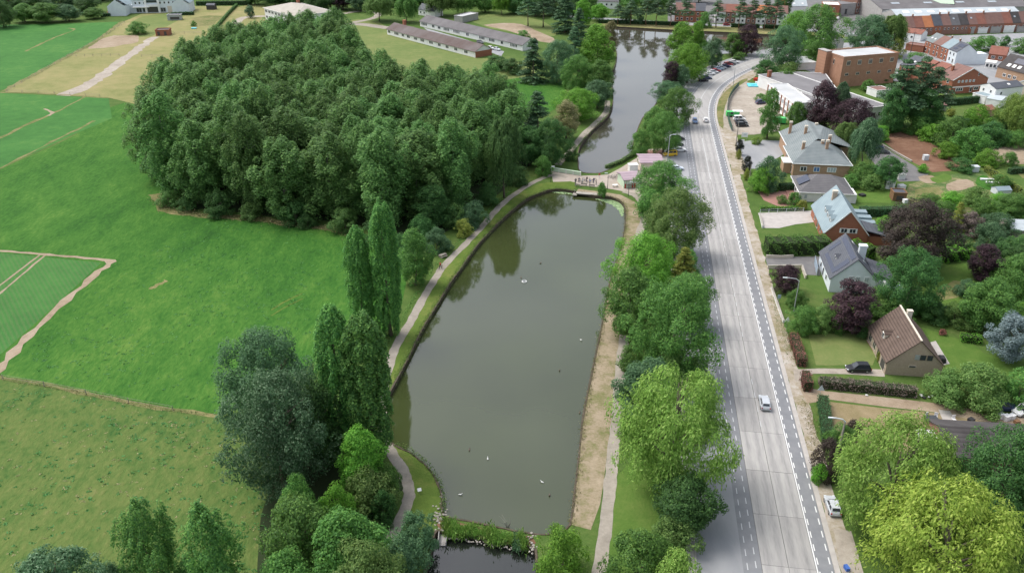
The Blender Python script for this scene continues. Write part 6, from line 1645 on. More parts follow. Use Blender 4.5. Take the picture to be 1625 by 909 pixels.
# --- footbridge parapet
t = thing("bridge_parapet", "pale green footbridge parapet between the pond and the canal", "parapet", W(876, 272), math.atan2(W(921, 279).y - W(876, 272).y, W(921, 279).x - W(876, 272).x))
Lp = (W(921, 279) - W(876, 272)).length
for i in range(4): bx("panel", t, (Lp / 8 + i * Lp / 4, 0, .62), (Lp / 4 - .06, .16, 1.0), "parapet_green")
bx("coping", t, (Lp / 2, 0, 1.2), (Lp + .3, .5, .12), "parapet_green")
for i in range(5): bx("post", t, (i * Lp / 4, 0, .6), (.26, .3, 1.2), "wall_white")

# ------------------------------------------------------------------ cars
def loft(stations):
    v, f = [], []
    n = len(stations[0])
    for i, st in enumerate(stations):
        v += st
        if i:
            for k in range(n - 1): f.append(((i - 1) * n + k, (i - 1) * n + k + 1, i * n + k + 1, i * n + k))
            f.append(((i - 1) * n + n - 1, (i - 1) * n, i * n, i * n + n - 1))
    f.append(tuple(range(n))); f.append(tuple(range((len(stations) - 1) * n, len(stations) * n))[::-1])
    return v, f

def car_proto(L, Wd, Ht, nose, tail, van=False):
    """x is forward; returns dict of meshes"""
    w = Wd / 2
    def ring(x, hw, zb, zs, zt, ins): return [(x, -hw * .96, zb), (x, -hw, (zb + zs) / 2), (x, -hw, zs), (x, -hw * ins, zt), (x, hw * ins, zt), (x, hw, zs), (x, hw, (zb + zs) / 2), (x, hw * .96, zb)]
    belt = .93 if not van else 1.0
    st = [ring(-L / 2, w * .84, .36, .66, .74, .9), ring(-L / 2 + .12, w * .95, .26, .78, belt - .02 if tail < .4 else .88, .88), ring(-L / 2 + .8, w, .22, .84, belt, .88), ring(0, w, .2, .84, belt, .88),
          ring(L / 2 - nose, w, .22, .82, belt - .02, .88), ring(L / 2 - .45, w * .97, .24, .68, .78, .86), ring(L / 2 - .08, w * .86, .30, .60, .66, .86), ring(L / 2, w * .74, .36, .54, .58, .86)]
    v, f = loft(st)
    xb, xf = -L / 2 + .1 + tail, L / 2 - nose
    rb, rf = xb + (.38 if not van else .12), xf - (.85 if not van else .6)
    cw, rw = w * .87, w * .70
    cab = [(xb, -cw, belt - .02), (xf, -cw, belt - .02), (rf, -rw, Ht), (rb, -rw, Ht - .03), (xb, cw, belt - .02), (xf, cw, belt - .02), (rf, rw, Ht), (rb, rw, Ht - .03), ((rf + rb) / 2, -rw, Ht + .03), ((rf + rb) / 2, rw, Ht + .03)]
    k = len(v); v += cab; f += [tuple(k + i for i in q) for q in ((0, 1, 2, 8, 3), (4, 7, 9, 6, 5), (1, 5, 6, 2), (0, 3, 7, 4), (2, 6, 9, 8), (8, 9, 7, 3))]
    M = {}
    def mm(name, v, f): 
        me = mesh(name, v, f); me.materials.append(None)
        bm = bmesh.new(); bm.from_mesh(me); bmesh.ops.recalc_face_normals(bm, faces=bm.faces); bm.to_mesh(me); bm.free(); M[name] = me
    mm("body", v, f)
    def lerp3(a, b, t): return tuple(a[i] + (b[i] - a[i]) * t for i in range(3))
    def quad_on(a, b, c, d, i0, i1, j0, j1, off):   # a b bottom, d c top
        P = lambda u, q: lerp3(lerp3(a, b, u), lerp3(d, c, u), q)
        q = [P(i0, j0), P(i1, j0), P(i1, j1), P(i0, j1)]
        return [(p[0] + off[0], p[1] + off[1], p[2] + off[2]) for p in q]
    mm("windscreen", quad_on(cab[1], cab[5], cab[6], cab[2], .08, .92, .1, .93, (.012, 0, .012)), [(0, 1, 2, 3)])
    mm("rear_window", quad_on(cab[0], cab[4], cab[7], cab[3], .1, .9, .25, .9, (-.012, 0, .012)), [(0, 1, 2, 3)])
    for nm, a, b, c, d, s in (("side_window", cab[0], cab[1], cab[2], cab[3], -1), ("side_window_r", cab[4], cab[5], cab[6], cab[7], 1)):
        q1 = quad_on(a, b, c, d, .1, .44, .14, .88, (0, s * .014, .004)); q2 = quad_on(a, b, c, d, .48, .88, .14, .88, (0, s * .014, .004))
        mm(nm, q1 + q2, [(0, 1, 2, 3), (4, 5, 6, 7)])
    hw = w * .70
    M["headlight_y"], M["tail_y"] = hw, w * .78
    M["dims"] = (L, Wd, Ht)
    return M

mbw = MB()
wheel_v, wheel_f = [], []
def disc_ring(r, y0, y1, n=14):
    v = [(r * math.cos(2 * math.pi * k / n), y, r * math.sin(2 * math.pi * k / n)) for y in (y0, y1) for k in range(n)]
    f = [(k, (k + 1) % n, n + (k + 1) % n, n + k) for k in range(n)] + [tuple(range(n))[::-1], tuple(range(n, 2 * n))]
    return v, f
WHEEL = mesh("wheel", *disc_ring(.31, -.1, .1)); WHEEL.materials.append(MATS["tyre"])
RIM = mesh("rim", *disc_ring(.2, -.11, .11)); RIM.materials.append(MATS["rim"])
CARS = {"hatch": car_proto(4.1, 1.74, 1.47, 1.05, .02), "sedan": car_proto(4.5, 1.8, 1.44, 1.2, .55), "suv": car_proto(4.45, 1.86, 1.66, 1.1, .05), "van": car_proto(4.5, 1.84, 1.85, 1.0, 0, True), "bus": car_proto(5.2, 2.0, 2.2, .7, 0, True)}
def car(kind, paint, loc, ang, label, group=None, cat="car", z=None):
    M = CARS[kind]; L, Wd, Ht = M["dims"]
    t = thing("car" if kind not in ("van", "bus") else "van", label, cat, (loc[0], loc[1], loc[2] if z is None else z), ang, group)
    b = link("body", M["body"], t, paint, objmat=True)
    link("windscreen", M["windscreen"], t, "glass_dark", objmat=True); link("rear_window", M["rear_window"], t, "glass_dark", objmat=True)
    link("side_window", M["side_window"], t, "glass_dark", objmat=True); link("side_window", M["side_window_r"], t, "glass_dark", objmat=True)
    for sx in (-1, 1):
        for sy in (-1, 1):
            wv = link("wheel", WHEEL, t, None, (sx * L * .31, sy * (Wd / 2 - .1), .31)); link("rim", RIM, wv)
    for sy in (-1, 1):
        bx("headlight", t, (L / 2 - .13, sy * M["headlight_y"], .62), (.22, .34, .13), "lamp_clear"); bx("tail_light", t, (-L / 2 + .06, sy * M["tail_y"], .72), (.14, .2, .22), "lamp_red")
        bx("wing_mirror", t, (L / 2 - 1.45, sy * (Wd / 2 + .06), .98), (.12, .16, .12), paint)
    bx("number_plate", t, (-L / 2 - .005, 0, .55), (.02, .5, .11), "trim_white"); bx("number_plate", t, (L / 2 + .005, 0, .46), (.02, .5, .11), "trim_white")
    return t
RD = R(81.8)
def wz(x, y, z): p = W(x, y); return Vector((p.x, p.y, z))
LANE_Z, ASPH_Z = .095, .058
car("hatch", "paint_silver", wz(1212.5, 643, LANE_Z), RD, "silver hatchback driving away on the right lane in the foreground")
car("hatch", "paint_blue", wz(1102.5, 195, LANE_Z), RD + math.pi, "blue car coming towards the camera near the curve")
car("hatch", "paint_white", wz(1119.5, 193, LANE_Z), RD, "white car driving away near the curve")
car("hatch", "paint_silver", wz(1320, 806, .03), RD + .06, "silver car parked on the verge under the upper right willow")
car("suv", "paint_black", wz(1361, 588, .035), R(178), "black car parked on the gravel drive")
car("van", "paint_yellow", wz(1060 + 3, 247.5, ASPH_Z), R(188), "yellow van car parked across the strip by the kiosk")
car("hatch", "paint_white", wz(1079, 240.5, ASPH_Z), R(8), "white car parked behind the yellow one")
car("suv", "paint_darkgrey", wz(1074, 231.5, ASPH_Z), R(8), "dark grey car parked behind the white one by the kiosk trees")
car("suv", "paint_black", wz(1076, 222.5, ASPH_Z), R(10), "black car parked under the green tree by the canal")
car("hatch", "paint_bluewhite", wz(1074, 270, ASPH_Z), R(8), "pale car half hidden behind the round tree by the kiosk")
car("hatch", "paint_white", wz(1080, 199, ASPH_Z), R(60), "white car half hidden by the tree where the curve begins")
row_cars = [(1111, 127.5, "paint_black", "suv", "black car first in the row parked on the curve"), (1117, 124, "paint_navy", "suv", "dark blue car second in the row parked on the curve"),
            (1122.5, 117, "paint_white", "hatch", "white car third in the row parked on the curve"), (1128, 114.5, "paint_silver", "hatch", "silver car fourth in the row parked on the curve"),
            (1132, 112.5, "paint_red", "hatch", "red car fifth in the row parked on the curve"), (1136.5, 109.5, "paint_paleblue", "hatch", "pale blue car sixth in the row parked on the curve"),
            (1141, 107.5, "paint_silver", "hatch", "silver car seventh in the row parked on the curve"), (1147, 105, "paint_navy", "sedan", "dark blue car eighth in the row parked on the curve"),
            (1151, 102.5, "paint_red", "suv", "red car ninth in the row parked on the curve"), (1155.5, 101, "paint_darkgrey", "hatch", "dark grey car tenth in the row parked on the curve"), (1161, 98.5, "paint_white", "hatch", "white car last in the row parked on the curve")]
for x, y, pc, kd, lab in row_cars: car(kd, pc, wz(x + 4.5, y + 2.2, ASPH_Z), R(4), lab, "cars parked along the curve")
car("suv", "paint_black", wz(1177.5, 201, .04), R(2), "black car at the lower end of the gravel car park")
car("suv", "paint_darkgrey", wz(1176, 196.5, .04), R(2), "dark car beside the black one in the gravel car park")
car("van", "paint_white", wz(1173, 191.5, .04), R(4), "white van between the green trailer and the dark cars")
car("suv", "paint_navy", wz(1207, 165, .04), R(20), "dark blue car beside the small bush in the gravel car park")
car("hatch", "paint_navy", wz(1392, 236, .04), R(-10), "dark blue car farther back on the asphalt yard")
car("hatch", "paint_darkgrey", wz(1401, 243.5, .04), R(-8), "grey car in front on the asphalt yard")
car("suv", "paint_navy", wz(1592, 649, .035), R(-5), "dark blue car pushed into the bushes by the junk yard")
car("van", "paint_white", wz(1625, 655, .035), R(200), "white van cut by the right edge in the junk yard")
car("sedan", "paint_silver", wz(788, 80, .03), R(-45), "silver car at the end of the barrack yard")
car("hatch", "paint_white", wz(779, 78.5, .03), R(-45), "white car at the end of the barrack yard")
car("hatch", "paint_darkgrey", wz(762, 69, .03), R(-45), "dark car between the two barracks")
car("hatch", "paint_white", wz(1330, 30.5, .03), R(60), "white car on the town street beside the slate clad house")
car("hatch", "paint_red", wz(1153, 41, .03), R(2), "red car on the street behind the far bank")
car("van", "paint_red", wz(177, 24, .03), R(30), "red vehicle beside the manor's left wing")

# ------------------------------------------------------------------ street lamps, poles, signs
def lamp(loc, H, arm, ang, label, post="metal_grey", r=.09):
    t = thing("street_lamp", label, "street lamp", loc, ang)
    MB().tube([(0, 0, 0), (0, 0, H * .5), (0, 0, H)], [r * 1.5, r * 1.1, r * .8], 8).build("post", post, t)
    MB().tube([(0, 0, H), (arm * .25, 0, H + .45), (arm * .8, 0, H + .6), (arm, 0, H + .6)], [r * .7] * 4, 6).build("arm", "metal_pale", t)
    bx("lamp_head", t, (arm + .3, 0, H + .58), (.9, .26, .16), "metal_pale")
    return t
lamp(W(1259.5, 494), 7.2, 2.6, R(172), "curved grey street lamp above the green garden bush")
lamp(W(1329, 722), 6.6, 1.9, R(172), "concrete street lamp between the brownish bush and the upper right willow", "pale_stone", .17)
lamp(W(1059, 259), 8.6, 1.2, R(0), "grey street lamp beside the parked yellow van car", "metal_grey", .12)
lamp(W(1163, 139), 8.0, 1.5, R(140), "thin street lamp on the inside of the curve", "metal_grey", .08)
lamp(W(964, 300), 4.2, .3, R(180), "low lamp on the square in front of the kiosk", "metal_dark", .06)
lamp(W(874, 289), 4.2, .3, R(0), "low lamp beside the bridge path", "metal_dark", .06)
lamp(W(997, 312), 3.8, .3, R(0), "low dark lamp at the corner of the footpath by the kiosk", "metal_dark", .06)
t = thing("utility_pole", "tall wooden utility pole beside the upper clipped yew", "pole", W(1168, 228)); MB().tube([(0, 0, 0), (0, 0, 9.0)], [.15, .1], 8).build("post", "wood_grey", t); bx("crossbar", t, (0, 0, 8.6), (1.2, .08, .1), "wood_grey")
t = thing("utility_pole", "short grey pole beside the lower clipped yew", "pole", W(1188, 293)); MB().tube([(0, 0, 0), (0, 0, 6.2)], [.12, .09], 8).build("post", "wood_grey", t); bx("insulator", t, (0, 0, 6.2), (.3, .1, .1), "metal_dark")
t = thing("utility_pole", "dark pole at the red roofed low white house", "pole", W(1445, 84)); MB().tube([(0, 0, 0), (0, 0, 10)], [.16, .1], 8).build("post", "door_dark", t); bx("crossbar", t, (0, 0, 9.4), (1.4, .1, .12), "door_dark")
def tri_sign(loc, ang, label, face):
    t = thing("road_sign", label, "sign", loc, ang)
    MB().tube([(0, 0, 0), (0, 0, 2.6)], .04, 6).build("post", "metal_grey", t)
    vv = [(-.62, y, 2.0) for y in (-.05, -.02)] + [(.62, y, 2.0) for y in (-.05, -.02)] + [(0, y, 3.15) for y in (-.05, -.02)]
    fix_normals(mobj("plate", vv, [(0, 2, 4), (1, 5, 3), (0, 1, 3, 2), (2, 3, 5, 4), (4, 5, 1, 0)], face, t))
    return t
tri_sign(W(1299.5, 634), R(-8), "grey back of a triangular road sign above the tall clipped hedge", "metal_pale")
tri_sign(W(1247, 524), R(-8), "small white triangular sign at the end of the low garden wall", "trim_white")
t = thing("road_sign", "blue grey sign board by the low garden wall", "sign", W(1235, 480)); MB().tube([(0, 0, 0), (0, 0, 1.9)], .04, 6).build("post", "metal_grey", t); bx("plate", t, (0, -.06, 1.5), (.7, .05, .9), "paint_paleblue")
t = thing("info_board", "small white board on the grass bank beside the curved footpath", "sign", W(666, 783), R(20)); bx("plate", t, (0, 0, .8), (.6, .5, .05), "trim_white", rx=R(40)); bx("post", t, (0, 0, .4), (.08, .08, .75), "wood_grey")
t = thing("advert_board", "white board standing at the villa car park entrance", "sign", W(1181, 221), R(-10)); bx("plate", t, (0, 0, 1.5), (2.0, .08, 1.6), "trim_white"); bx("panel_print", t, (.1, -.06, 1.6), (.9, .03, .7), "metal_pale")
for sx in (-.8, .8): bx("post", t, (sx, 0, .4), (.08, .08, .8), "metal_grey")
t = thing("advert_board", "small white board behind the upper clipped yew", "sign", W(1177.5, 229), R(-10)); bx("plate", t, (0, 0, 1.1), (1.2, .08, 1.0), "trim_white"); bx("post", t, (0, 0, .3), (.08, .07, .6), "metal_grey")

# ------------------------------------------------------------------ garden walls and fences
def wall(name, px, h, th, mat, label, z0=0.0, cat="wall"):
    P = [W(*p) for p in px]
    t = thing(name, label, cat, P[0])
    for i, (a, b) in enumerate(zip(P, P[1:])):
        d = b - a; m_ = (a + b) / 2 - P[0]
        s = bx("wall_section", t, (m_.x, m_.y, h / 2), (d.length + th * .5, th, h), mat, math.atan2(d.y, d.x))
        bx("coping", s, (0, 0, .52), (1.0, 1.35, .1), "pale_stone")
    return t
wall("garden_wall", [(1216, 409), (1240, 410), (1258, 409)], .7, .3, "wall_cream", "low cream wall along the upper side of the dark drive")
wall("garden_wall", [(1218, 426), (1272, 425), (1278, 442)], .8, .3, "wall_cream", "low cream wall around the small purple plum tree")
wall("garden_wall", [(1224, 458), (1233, 484), (1243, 512)], .6, .3, "wall_white", "low white wall along the verge beside the street lamp")
wall("garden_wall", [(1206, 344), (1210, 362)], .7, .3, "wall_white", "short white wall at the pale drive")
wall("garden_wall", [(1446, 257), (1424, 245), (1400, 231)], .5, .4, "pale_stone", "low rubble edge between the brown lot and the asphalt yard")
def fence(name, px, h, step, mat, label, rails=(.5, .95), panel=None):
    P = [W(*p) for p in px]
    t = thing(name, label, "fence", P[0])
    Q = resample(catmull(P, 4), step)
    for p in Q: bx("post", t, (p.x - P[0].x, p.y - P[0].y, h / 2), (.1, .1, h), mat)
    for k in rails:
        MB().tube([(p.x - P[0].x, p.y - P[0].y, h * k) for p in Q], .03 if panel is None else .05, 4).build("rail", mat, t)
    if panel:
        for a, b in zip(Q, Q[1:]):
            d = b - a; m_ = (a + b) / 2 - P[0]; bx("mesh_panel", t, (m_.x, m_.y, h * .5), (d.length - .12, .02, h * .85), panel, math.atan2(d.y, d.x))
    return t
fence("pasture_fence", [(5, 602), (60, 611), (150, 628), (250, 648), (335, 660)], 1.1, 9.0, "wood_grey", "thin wire fence with posts between the meadow and the pasture")
fence("paddock_fence", [(12, 146), (95, 98), (150, 68), (200, 36)], 1.2, 7.0, "wood_grey", "post fence on the left side of the dry paddock")
fence("paddock_fence", [(10, 147), (70, 149), (130, 152), (172, 156)], 1.2, 7.0, "wood_grey", "post fence along the bottom of the dry paddock")
fence("paddock_fence", [(108, 90), (150, 90), (190, 89)], 1.2, 4.0, "wood_grey", "short cross fence in the dry paddock left of the track")
fence("paddock_fence", [(225, 91), (262, 91), (302, 90)], 1.2, 5.0, "wood_grey", "cross fence in the dry paddock right of the track")
fence("paddock_fence", [(262, 55), (300, 54), (333, 54)], 1.2, 5.0, "wood_grey", "cross fence right of the small brick stable")
fence("car_park_fence", [(1161, 208), (1155, 190), (1155, 165), (1163, 148), (1174, 136)], 2.0, 2.8, "fence_green", "dark green mesh fence along the gravel car park", (.95,), "fence_green")
fence("garden_fence", [(1206, 339), (1232, 338), (1262, 337), (1282, 336)], 1.2, 2.4, "metal_pale", "wire fence with pale posts along the low bright hedge")
t = thing("gate", "blue grey metal gate beside the dark drive", "gate", W(1292, 418)); d = W(1296, 437) - W(1292, 418)
bx("gate_leaf", t, (d.x / 2, d.y / 2, .95), (d.length, .08, 1.7), "paint_paleblue", math.atan2(d.y, d.x)); bx("gate_post", t, (0, 0, 1.0), (.18, .18, 2.0), "metal_grey"); bx("gate_post", t, (d.x, d.y, 1.0), (.18, .18, 2.0), "metal_grey")

# ------------------------------------------------------------------ people, bicycles, birds
def person_mesh(name, walk):
    k = .22 if walk else .03
    V = [(0, 0, .96), (0, 0, 1.18), (0, .01, 1.42), (0, 0, 1.54), (0, -.02, 1.66), (0, -.01, 1.76), (-.19, 0, 1.43), (-.25, k * .6, 1.16), (-.25, k * .4 - .12, .93), (-.25, k * .3 - .18, .84), (.19, 0, 1.43), (.25, -k * .6, 1.16), (.25, -k * .6 - .14, .94), (.25, -k * .6 - .2, .85),
         (-.1, 0, .9), (-.11, -k, .5), (-.11, -k * .8 + .05, .1), (-.11, -k * .8 - .14, .05), (.1, 0, .9), (.11, k * .6, .5), (.11, k * 1.6, .1), (.11, k * 1.6 - .18, .05)]
    E_ = [(0, 1), (1, 2), (2, 3), (3, 4), (4, 5), (2, 6), (6, 7), (7, 8), (8, 9), (2, 10), (10, 11), (11, 12), (12, 13), (0, 14), (14, 15), (15, 16), (16, 17), (0, 18), (18, 19), (19, 20), (20, 21)]
    rad = [.15, .14, .15, .06, .10, .075, .075, .052, .04, .035, .075, .052, .04, .035, .095, .07, .05, .04, .095, .07, .05, .04]
    me = bpy.data.meshes.new(name); me.from_pydata(V, E_, [])
    o = bpy.data.objects.new(name, me); col.objects.link(o)
    o.modifiers.new("skin", 'SKIN'); sv = me.skin_vertices[0].data
    for i, r in enumerate(rad): sv[i].radius = (r, r * (.72 if i in (0, 1, 2) else 1)); sv[i].use_root = (i == 0)
    sb = o.modifiers.new("sub", 'SUBSURF'); sb.levels = 1; sb.render_levels = 1
    dg = bpy.context.evaluated_depsgraph_get()
    m2 = bpy.data.meshes.new_from_object(o.evaluated_get(dg)); m2.name = name
    bpy.data.objects.remove(o)
    m2.materials.clear()
    for _ in range(4): m2.materials.append(None)
    zmin = min(v.co.z for v in m2.vertices)
    for v in m2.vertices: v.co.z -= zmin
    for p in m2.polygons:
        c = p.center; x, z = abs(c.x), c.z + zmin
        p.material_index = 3 if (z > 1.68 or (z > 1.6 and c.y > .02)) else 0 if z > 1.52 or (x > .19 and z < 1.1 and z > .75) else 1 if z > .97 else 2
        p.use_smooth = True
    return m2
PM = [person_mesh("standing_body", False), person_mesh("walking_body", True)]
def person(loc, ang, top, legs, label, walk=0, group=None, z=.03):
    o = bpy.data.objects.new("person", PM[walk]); col.objects.link(o); o.location = (loc[0], loc[1], z); o.rotation_euler = (0, 0, ang)
    for i, m in enumerate(("skin", top, legs, "hair")): o.material_slots[i].link = 'OBJECT'; o.material_slots[i].material = MATS[m]
    return tag(o, label, "person", group)
person(W(1090, 311), 1.4, "cloth_black", "cloth_black", "person in black walking beside the parking strip", 1, z=.06)
person(W(1096, 313), 1.4, "cloth_blue", "cloth_navy", "person in blue walking beside the one in black", 1, z=.06)
person(W(951, 283), .4, "cloth_red", "cloth_white", "person in red top and white trousers on the square", 1)
pl = [(913, 292, "cloth_grey", "leftmost of the people at the benches, in grey"), (919, 290, "cloth_navy", "second of the people at the benches, in navy"), (924, 293, "cloth_white", "third of the people at the benches, in white"), (931, 289, "cloth_black", "fourth of the people at the benches, in black"), (936, 293, "cloth_blue", "fifth of the people at the benches, in blue"), (942, 291, "cloth_navy", "sixth of the people at the benches, in dark navy"), (946, 294, "cloth_grey", "rightmost of the people at the benches, in grey")]
for i, (x, y, m, lab) in enumerate(pl): person(W(x, y), i * 1.3, m, "cloth_navy" if i % 2 else "cloth_grey", lab, i % 2, "people at the benches by the pond")

def bike_parts():
    w1 = MB(); n = 16
    for cx in (-.52, .52):
        v = []
        pts = [(cx + .33 * math.cos(2 * math.pi * k / n), 0, .35 + .33 * math.sin(2 * math.pi * k / n)) for k in range(n + 1)]
        w1 = w1.tube(pts, .022, 4, False)
    wheel1 = MB().tube([(.33 * math.cos(2 * math.pi * k / n), 0, .33 * math.sin(2 * math.pi * k / n)) for k in range(n + 1)], .025, 4, False)
    for k in range(4): a = math.pi * k / 4; wheel1.tube([(-.31 * math.cos(a), 0, -.31 * math.sin(a)), (.31 * math.cos(a), 0, .31 * math.sin(a))], .006, 3, False)
    fr = MB().tube([(-.52, 0, .35), (-.08, 0, .34), (.40, 0, .80), (.52, 0, .35)], .022, 5).tube([(-.08, 0, .34), (-.2, 0, .85)], .02, 5).tube([(-.17, 0, .76), (.40, 0, .80)], .02, 5).tube([(-.52, 0, .35), (-.17, 0, .76)], .015, 5)
    hb = MB().tube([(.40, 0, .80), (.37, 0, 1.0)], .018, 5).tube([(.3, -.26, 1.02), (.38, 0, 1.0), (.3, .26, 1.02)], .016, 5)
    sd = MB().box((-.22, 0, .9), (.26, .14, .07))
    out = []
    for nm, mb in (("wheel", wheel1), ("frame", fr), ("handlebar", hb), ("saddle", sd)):
        me = mesh(nm, mb.v, mb.f); me.materials.append(None); out.append(me)
    return out
BW, BF, BH, BS = bike_parts()
def bike(loc, ang, paint, label, group):
    t = thing("bicycle", label, "bicycle", (loc[0], loc[1], .035), ang, group)
    link("wheel", BW, t, "tyre", (-.52, 0, .36), objmat=True); link("wheel", BW, t, "tyre", (.52, 0, .36), objmat=True)
    link("frame", BF, t, paint, objmat=True); link("handlebar", BH, t, "metal_grey", objmat=True); link("saddle", BS, t, "plastic_black", objmat=True)
bl = [(914, 288.5), (917.5, 287.5), (921, 289), (926, 287), (929, 290.5), (934, 287.5), (938, 290), (943, 288)]
for i, (x, y) in enumerate(bl): bike(W(x, y), 1.2 + i * .35, ("paint_navy", "paint_black", "paint_silver", "paint_blue")[i % 4], "%s bicycle from the left parked behind the pond benches" % words[i], "bicycles behind the benches")
b2 = [(968, 283), (972, 282), (975, 284.5), (978, 281.5), (981, 283), (985, 280.5)]
for i, (x, y) in enumerate(b2): bike(W(x, y), .3 + i * .2, ("paint_navy", "paint_silver", "paint_black")[i % 3], "%s bicycle from the left in the stand beside the kiosk" % words[i], "bicycles beside the kiosk")
t = thing("cyclist_bicycle", "bicycle ridden along the left footpath", "bicycle", W(699, 426), R(52)); 
link("wheel", BW, t, "tyre", (-.52, 0, .36), objmat=True); link("wheel", BW, t, "tyre", (.52, 0, .36), objmat=True); link("frame", BF, t, "paint_black", objmat=True); link("handlebar", BH, t, "metal_grey", objmat=True); link("saddle", BS, t, "plastic_black", objmat=True)
person(W(699, 427), R(52) + 1.57, "cloth_red", "cloth_black", "cyclist in an orange red top on the left footpath", 1, z=.12)

def bench(loc, ang, label, mat="wood_grey"):
    t = thing("bench", label, "bench", loc, ang)
    for i in range(3): bx("slat", t, (0, -.18 + i * .18, .46), (1.8, .14, .05), mat)
    for i in range(2): bx("back_slat", t, (0, .3, .66 + i * .2), (1.8, .05, .14), mat)
    for sx in (-.7, .7): bx("leg", t, (sx, 0, .22), (.1, .5, .44), "concrete_wall")
for i, (x, y, a, lab) in enumerate(((917, 296, 160, "left bench on the square facing the pond"), (927, 295, 170, "middle bench on the square facing the pond"), (939, 297, 175, "right bench on the square facing the pond"))): bench(W(x, y), R(a), lab)
t = thing("picnic_table", "picnic table beside the left footpath", "table", W(703, 408), R(40)); bx("table_top", t, (0, 0, .74), (1.8, .75, .06), "wood_grey")
for s in (-1, 1): bx("seat", t, (0, s * .68, .45), (1.8, .26, .05), "wood_grey"); bx("leg", t, (s * .7, 0, .36), (.1, 1.3, .7), "wood_grey")
t = thing("picnic_table", "white table on the square near the kiosk", "table", W(976, 297), R(10)); bx("table_top", t, (0, 0, .74), (1.6, .75, .06), "trim_white"); bx("leg", t, (-.6, 0, .36), (.08, .6, .7), "metal_grey"); bx("leg", t, (.6, 0, .36), (.08, .6, .7), "metal_grey")

def duck_mesh():
    mb = MB()
    mb.tube([(-.42, 0, .12), (-.28, 0, .10), (-.1, 0, .08), (.08, 0, .1), (.18, 0, .17), (.22, 0, .28), (.25, 0, .34), (.31, 0, .34), (.40, 0, .315)], [.02, .09, .15, .14, .075, .05, .065, .055, .015], 8)
    me = mesh("bird_body", mb.v, mb.f, True); me.materials.append(None); return me
DUCK = duck_mesh()
dk = [(745, 714, 1), (774, 728, 0), (731, 785, 0), (860, 765, 0), (872, 786, 1), (888, 588, 1), (920, 655, 1), (922, 540, 0), (827, 441, 1), (858, 418, 1)]
for i, (x, y, b) in enumerate(dk):
    p = W(x, y, WATER_Z); o = link("water_bird", DUCK, None, "feather_brown" if b else "feather_white", (p.x, p.y, WATER_Z + .02), random.uniform(0, 6.28), (.85,) * 3, objmat=True)
    tag(o, "brown duck floating on the murky pond" if b else "small white water bird floating on the murky pond", "bird", "ducks on the pond" if b else "white birds on the pond")
t = thing("pond_aerator", "small floating aerator in the upper part of the pond", "aerator", W(832, 447, WATER_Z)); t.location.z = WATER_Z
MB().tube([(.5 * math.cos(a), .5 * math.sin(a), .06) for a in [i * math.pi / 6 for i in range(13)]], .12, 6, False).build("float_ring", "plastic_white", t); MB().tube([(0, 0, -.2), (0, 0, .5)], [.16, .1], 8).build("nozzle", "metal_grey", t)

# ------------------------------------------------------------------ reeds, lilies, stones, driftwood
def reed_mesh(n, w, d, h):
    C = np.stack([rng.normal(0, w, n), rng.normal(0, d, n), rng.uniform(.1, 1, n) * h], 1)
    N = np.stack([rng.normal(size=n), rng.normal(size=n), rng.uniform(0, .9, n)], 1)
    D = np.stack([rng.normal(0, .3, n), rng.normal(0, .3, n), np.ones(n)], 1)
    return leaf_mesh("reed_leaves", C, N, rng.uniform(.4, .9, n), .22, D)
RE = [reed_mesh(800, .75, .34, .95) for _ in range(3)]
rp = [(709, 838), (720, 840), (731, 842), (742, 844), (752, 845), (764, 846), (776, 848), (786, 852), (797, 854), (808, 857), (820, 860), (830, 860)]
for i, (x, y) in enumerate(rp):
    p = W(x, y); t = thing("reed_clump", "%s reed clump from the left on the weir between pond and pool" % words[i], "reeds", (p.x, p.y, -.4), random.uniform(0, 6.28), "reeds on the weir")
    link("leaves", RE[i % 3], t, "leaf_silver" if i == 10 else "leaf_reed", (0, 0, 0), 0, (1, 1, random.uniform(.85, 1.25)), objmat=True)
patch("weir_bank", [(700, 824), (745, 832), (800, 845), (845, 852), (845, 866), (800, 860), (745, 850), (700, 843)], "soil_brown", .03, "narrow earth weir under the reeds", 2, .2)
def stone_mesh():
    bm = bmesh.new(); bmesh.ops.create_icosphere(bm, subdivisions=1, radius=.5)
    for v in bm.verts: v.co *= random.uniform(.7, 1.15); v.co.z *= .6
    me = bpy.data.meshes.new("stone"); bm.to_mesh(me); bm.free(); me.materials.append(MATS["pale_stone"]); return me
ST = [stone_mesh() for _ in range(4)]
t = thing("stone_riprap", "heap of pale stones at the left end of the weir", "stones", W(697, 826))
for i in range(46):
    s = random.uniform(.25, .6); link("stone", ST[i % 4], t, None, (random.gauss(0, .6), random.gauss(0, 1.3), random.uniform(0, .25)), random.uniform(0, 6), (s, s, s))
t = thing("stone_riprap", "heap of brownish stones at the right end of the weir", "stones", W(843, 862))
for i in range(34):
    s = random.uniform(.25, .55); link("stone", ST[i % 4], t, None, (random.gauss(0, .5), random.gauss(0, 1.0), random.uniform(-.2, .2)), random.uniform(0, 6), (s, s, s))
t = thing("stone_edge", "line of pale stones along the pool side of the weir", "stones", W(706, 848))
for i in range(60):
    q = i / 59; p = W(706 + q * 130, 848 + q * 22); s = random.uniform(.2, .45)
    link("stone", ST[i % 4], t, None, (p.x - t.location.x + random.gauss(0, .15), p.y - t.location.y + random.gauss(0, .15), -.55 + random.uniform(0, .25)), random.uniform(0, 6), (s, s, s))
t = thing("stone_edge", "line of pale stones along the lower left bank of the pond", "stones", W(701, 808))
for i in range(40):
    q = i / 39; p = W(702 - 8 * q * q, 812 - q * 55); s = random.uniform(.15, .35)
    link("stone", ST[i % 4], t, None, (p.x - t.location.x + random.gauss(0, .1), p.y - t.location.y + random.gauss(0, .2), random.uniform(-.4, .1)), random.uniform(0, 6), (s, s, s))
